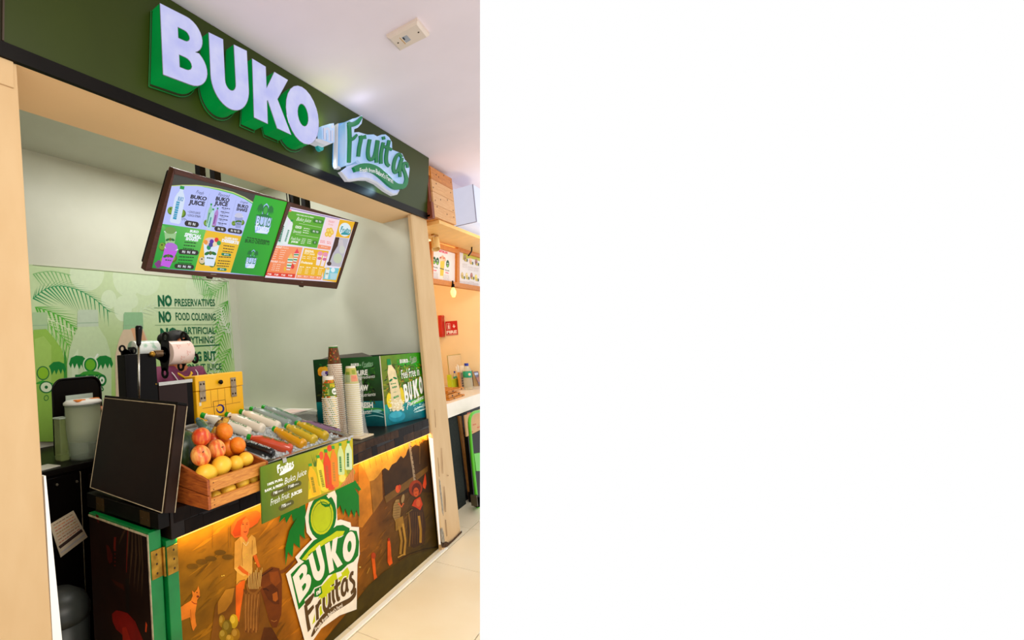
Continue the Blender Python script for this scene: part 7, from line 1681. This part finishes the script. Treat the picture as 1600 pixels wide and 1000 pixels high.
# booth counter
BF = 1.66
bc = thing('booth_counter', (4.6, 1.9, 0.0), 'white topped booth counter with dark grass panelling below', 'counter')
zt3, zb3 = 0.935, 0.812
MB().box(3.93, 5.985, BF, 2.45, zb3, zt3).build('worktop', mat('white_worktop', (250, 238, 218), rough=0.3, var=0.02), bc, cut=True, bevel=0.0)
M_grass = mat('dark_artificial_grass', (18, 32, 18), rough=0.9, c2=(6, 10, 8), scale=160, bump=0.8)
MB().box(3.93, 4.60, BF + 0.02, 2.4, 0.0, zb3 - 0.001).build('grass_panel', M_grass, bc, cut=True)
MB().prism([at(717.5, 650, Y=BF), at(721, 650, Y=BF), at(741, 800, Y=BF), at(738, 800, Y=BF)], (0, 0.018, 0)).build('wood_batten', wood('dark_batten', (150, 96, 36), (96, 56, 18), (30, 30, 2), 5), bc, cut=True)
MB().box(4.60, 5.985, BF + 0.05, 2.4, 0.0, zb3 - 0.001).build('dark_body', M_black, bc, cut=True)
cn = thing('carton', at(735, 670, Y=1.64), 'brown carton with red printed marks under the booth counter', 'carton')
k0 = at(730, 690, Y=1.63)
MB().box(k0.x, k0.x + 0.5, 1.630, 1.640, 0.60, zb3 - 0.02).build('box', mat('tan_cardboard', (216, 166, 112), rough=0.7, var=0.05), cn, cut=True)
p = Print((0, 1.629, 0), (0, -1, 0), step=0.00012)
for i, (x, y) in enumerate(((731, 660), (739, 664), (734, 676), (742, 680), (736, 690), (744, 693), (730, 646), (746, 668))): p.greek((x, y), (x + 5, y - 1.5), (206, 90, 50), 2.0, 2, 1, i)
p.build('carton_print', print_mat('plain_print'), cn, cut=True)
MB().box(k0.x + 0.02, k0.x + 0.5, 1.626, 1.675, 0.0, 0.598).build('dark_crate', M_black, cn, cut=True)
# green hand truck
ht_ = thing('hand_truck', at(745, 795, Y=1.56), 'bright green tubular hand truck parked by the booth counter', 'hand truck')
M_lime = mat('lime_green_steel', (90, 196, 30), rough=0.3, var=0.04)
YH = 1.565
path = [at(x, y, Y=YH) for x, y in ((746.5, 796), (742.5, 760), (738, 715), (735, 680), (733.6, 660), (735.5, 650), (741, 644.5), (752, 642), (762, 640))]
MB().tube([Vector(v) for v in smooth_line([tuple(v) for v in path], k=4)], 0.0135, 12).build('tube_frame', M_lime, ht_, smooth=True, cut=True)
MB().prism([at(x, y, Y=YH) for x, y in ((741, 709), (760, 706), (764, 736), (744.5, 736))], (0, 0.012, 0)).build('cross_plate', M_lime, ht_, cut=True)
MB().prism([at(x, y, Y=YH - 0.02) for x, y in ((742, 785), (760, 782), (762, 790), (743.5, 791))], (0, 0.03, 0)).build('toe_plate', M_lime, ht_, cut=True)
wcn = at(746, 782, Y=YH - 0.04); MB().lathe([(0.02, 0), (0.05, 0.003), (0.05, 0.03), (0.02, 0.033)], wcn, (-1, 0.1, 0), 18).build('wheel', M_black, ht_, cut=True); 
MB().box(wcn.x - 0.07, wcn.x - 0.05, wcn.y - 0.02, wcn.y + 0.03, wcn.z - 0.03, wcn.z + 0.06).build('wheel_bracket', mat('dark_steel', (90, 80, 60), rough=0.4, metal=0.6), ht_, cut=True)
# things on the booth counter
zc = zt3 + 0.001
gg = thing('glass_guard', (5.0, 2.0, zc), 'clear glass guard panel standing on the booth counter', 'glass guard')
ga, gb_ = at(699.5, 556, Y=2.08), at(752, 551, Y=2.08)
M_glass = mat('warm_clear_glass', (250, 240, 210), rough=0.02, alpha=0.14, var=0.0)
MB().box(ga.x, 5.99, 2.08, 2.088, zc, ga.z).build('pane', M_glass, gg, cut=True)
e = MB(); e.tube([(ga.x, 2.084, ga.z), (5.99, 2.084, ga.z)], 0.004, 6); e.tube([(ga.x, 2.084, zc), (ga.x, 2.084, ga.z)], 0.004, 6); e.build('edge', mat('amber_glass_edge', (176, 150, 60), rough=0.3), gg, cut=True)
M_cratew = wood('light_tray_wood', (226, 156, 60), (196, 118, 34), (4, 30, 30), 5)
def wtray(px, Yf, z0, w, d, h, label, ang=0.0):
    a = at(*px, Y=Yf); o = Vector((a.x, Yf, z0)); t = thing('wooden_tray', o, label, 'tray', 'wooden trays on the booth counter')
    u = Vector((math.cos(ang), math.sin(ang), 0)); v = Vector((-math.sin(ang), math.cos(ang), 0)); zz = Vector((0, 0, h))
    for oo, aa, bb in ((o, u * w, v * 0.012), (o + v * (d - 0.012), u * w, v * 0.012), (o + v * 0.012, u * 0.012, v * (d - 0.024)), (o + u * (w - 0.012) + v * 0.012, u * 0.012, v * (d - 0.024))):
        MB().obox(oo, aa, bb, zz).build('rail', M_cratew, t)
    MB().obox(o + u * 0.012 + v * 0.012, u * (w - 0.024), v * (d - 0.024), (0, 0, 0.006)).build('base', M_cratew, t)
    for k in range(3): MB().obox(o + u * 0.012 + v * (0.05 + k * (d - 0.08) / 3) + Vector((0, 0, h - 0.008)), u * (w - 0.024), v * 0.02, (0, 0, 0.007)).build('slat', M_cratew, t)
    for k in (0.25, 0.8): MB().obox(o + u * w * k - v * 0.002 + Vector((0, 0, h * 0.3)), u * 0.03, v * 0.002, (0, 0, h * 0.45)).build('clasp', M_screw, t)
wtray((702, 619), 1.72, zc, 0.42, 0.22, 0.016, 'flat wooden board under the other trays on the booth counter', 0.02)
wtray((701, 617), 1.735, zc + 0.017, 0.34, 0.20, 0.030, 'wooden tray with two dark clasps on the booth counter', 0.04)
wtray((700, 610), 1.79, zc + 0.048, 0.40, 0.20, 0.022, 'topmost wooden tray at the back of the tray stack', -0.02)
tz_ = zc
bx_ = thing('green_caddy', at(711, 598, Y=2.02), 'lime green caddy holding a tiny bottle on the booth counter', 'caddy')
a0_ = at(705.5, 590, Y=2.02); x0, x1 = a0_.x, at(719.5, 590, Y=2.02).x; zt4 = at(712, 590, Y=2.02).z
MB().box(x0, x1, 2.02, 2.028, zc, zt4 - 0.01).build('front', mat('lime_plastic', (196, 204, 30), rough=0.35, var=0.03), bx_, bevel=0.003)
MB().box(x0, x0 + 0.03, 2.0285, 2.07, zc, zt4 + 0.04).build('side', mat('lime_plastic', (196, 204, 30)), bx_, bevel=0.003); MB().box(x1 - 0.03, x1, 2.0285, 2.07, zc, zt4).build('side', mat('lime_plastic', (196, 204, 30)), bx_, bevel=0.003)
def wbottle(px_b, px_t, Y, r, label):
    b = at(*px_b, Y=Y); b.z = zc; t_ = at(*px_t, Y=Y); h = t_.z - b.z
    t = thing('water_bottle', b, label, 'bottle')
    MB().lathe([(r * 0.9, 0), (r, h * 0.05), (r, h * 0.45), (r * 0.96, h * 0.5), (r, h * 0.72), (r * 0.5, h * 0.88), (r * 0.42, h * 0.9)], b, (0, 0, 1), 20).build('body', mat('clear_pet', (236, 226, 196), rough=0.08, alpha=0.4, var=0.02), t, smooth=True)
    MB().lathe([(r * 0.48, h * 0.9), (r * 0.48, h)], b, (0, 0, 1), 16).build('cap', mat('blue_cap', (40, 60, 170), rough=0.35), t)
    lbm = MB().lathe([(r * 1.01, h * 0.46), (r * 1.01, h * 0.70)], b, (0, 0, 1), 20).build('label', mat('teal_bottle_label', (30, 160, 120), rough=0.4, var=0.03), t, smooth=True)
    MB().ball(b + Vector((-r * 0.72, -r * 0.72, h * 0.58)), (r * 0.3, r * 0.3, h * 0.055), 12, 8).build('label_oval', mat('cream_oval', (240, 226, 206), rough=0.4), lbm)
wbottle((731.5, 598), (729, 567.5), 1.89, 0.046, 'clear water bottle with a blue cap and teal label on the booth counter')
wbottle((711.5, 595.5), (709.5, 580), 2.049, 0.019, 'tiny blue capped bottle inside the lime green caddy')
hd_ = thing('straw_holder', at(724, 600, Y=2.0), 'slatted wooden straw holder behind the water bottle', 'holder')
x0, x1 = at(720.5, 590, Y=1.97).x, at(742, 590, Y=1.97).x; zt5 = at(728, 581, Y=1.97).z
MB().box(x0, x1, 1.97, 1.99, zc, zt5).build('front', wood('brown_holder', (150, 110, 60), (110, 76, 36), (3, 30, 30), 6), hd_); MB().box(x0 - 0.05, x0 - 0.002, 1.968, 1.988, zc, zt5 + 0.01).build('side', M_cratew, hd_)
for k in range(4): MB().box(x0 + 0.01, x0 + 0.09, 1.966, 1.9695, zc + 0.03 + k * 0.028, zc + 0.042 + k * 0.028).build('slot', M_screw, hd_)
rnd = random.Random(6); M_straw = mat('white_straw', (248, 236, 214), rough=0.4, var=0.02)
for i in range(14):
    u = i / 13; b = Vector((x0 + 0.02 + u * (x1 - x0 - 0.04), 1.997 + 0.003 * (i % 4), zc + 0.002)); tp3 = at(712 + 32 * u + rnd.uniform(-1, 1), 569 + rnd.uniform(-2, 3) + 4 * abs(u - 0.4), Y=2.012)
    tag(MB().tube([b, tp3], 0.006, 6).build('straw', M_straw, None, cut=True), 'white straw fanned out in the slatted wooden holder', 'straw', 'straws in the wooden holder')
br_ = thing('brochure', at(750, 603, Z=zc), 'blue and brown brochure leaning at the right end of the booth counter', 'brochure')
YB_ = at(750, 603, Z=zc).y
bq = [at(x, y, Y=YB_) for x, y in ((740, 581), (747, 580), (752, 600), (749, 603))]
MB().prism(bq, (0, 0.004, 0)).build('cover', mat('blue_brochure', (60, 66, 110), rough=0.35, c2=(120, 70, 60), scale=14), br_, cut=True)
p = Print((0, YB_ - 0.001, 0), (0, -1, 0), step=0.00012); p.poly([(741, 583), (746.5, 582), (747.5, 585), (742, 586.5)], (196, 200, 220), 1); p.poly([(744, 590), (749, 588.5), (750.5, 596), (747, 597)], (170, 110, 90), 1); p.build('cover_print', print_mat('plain_print'), br_, cut=True)
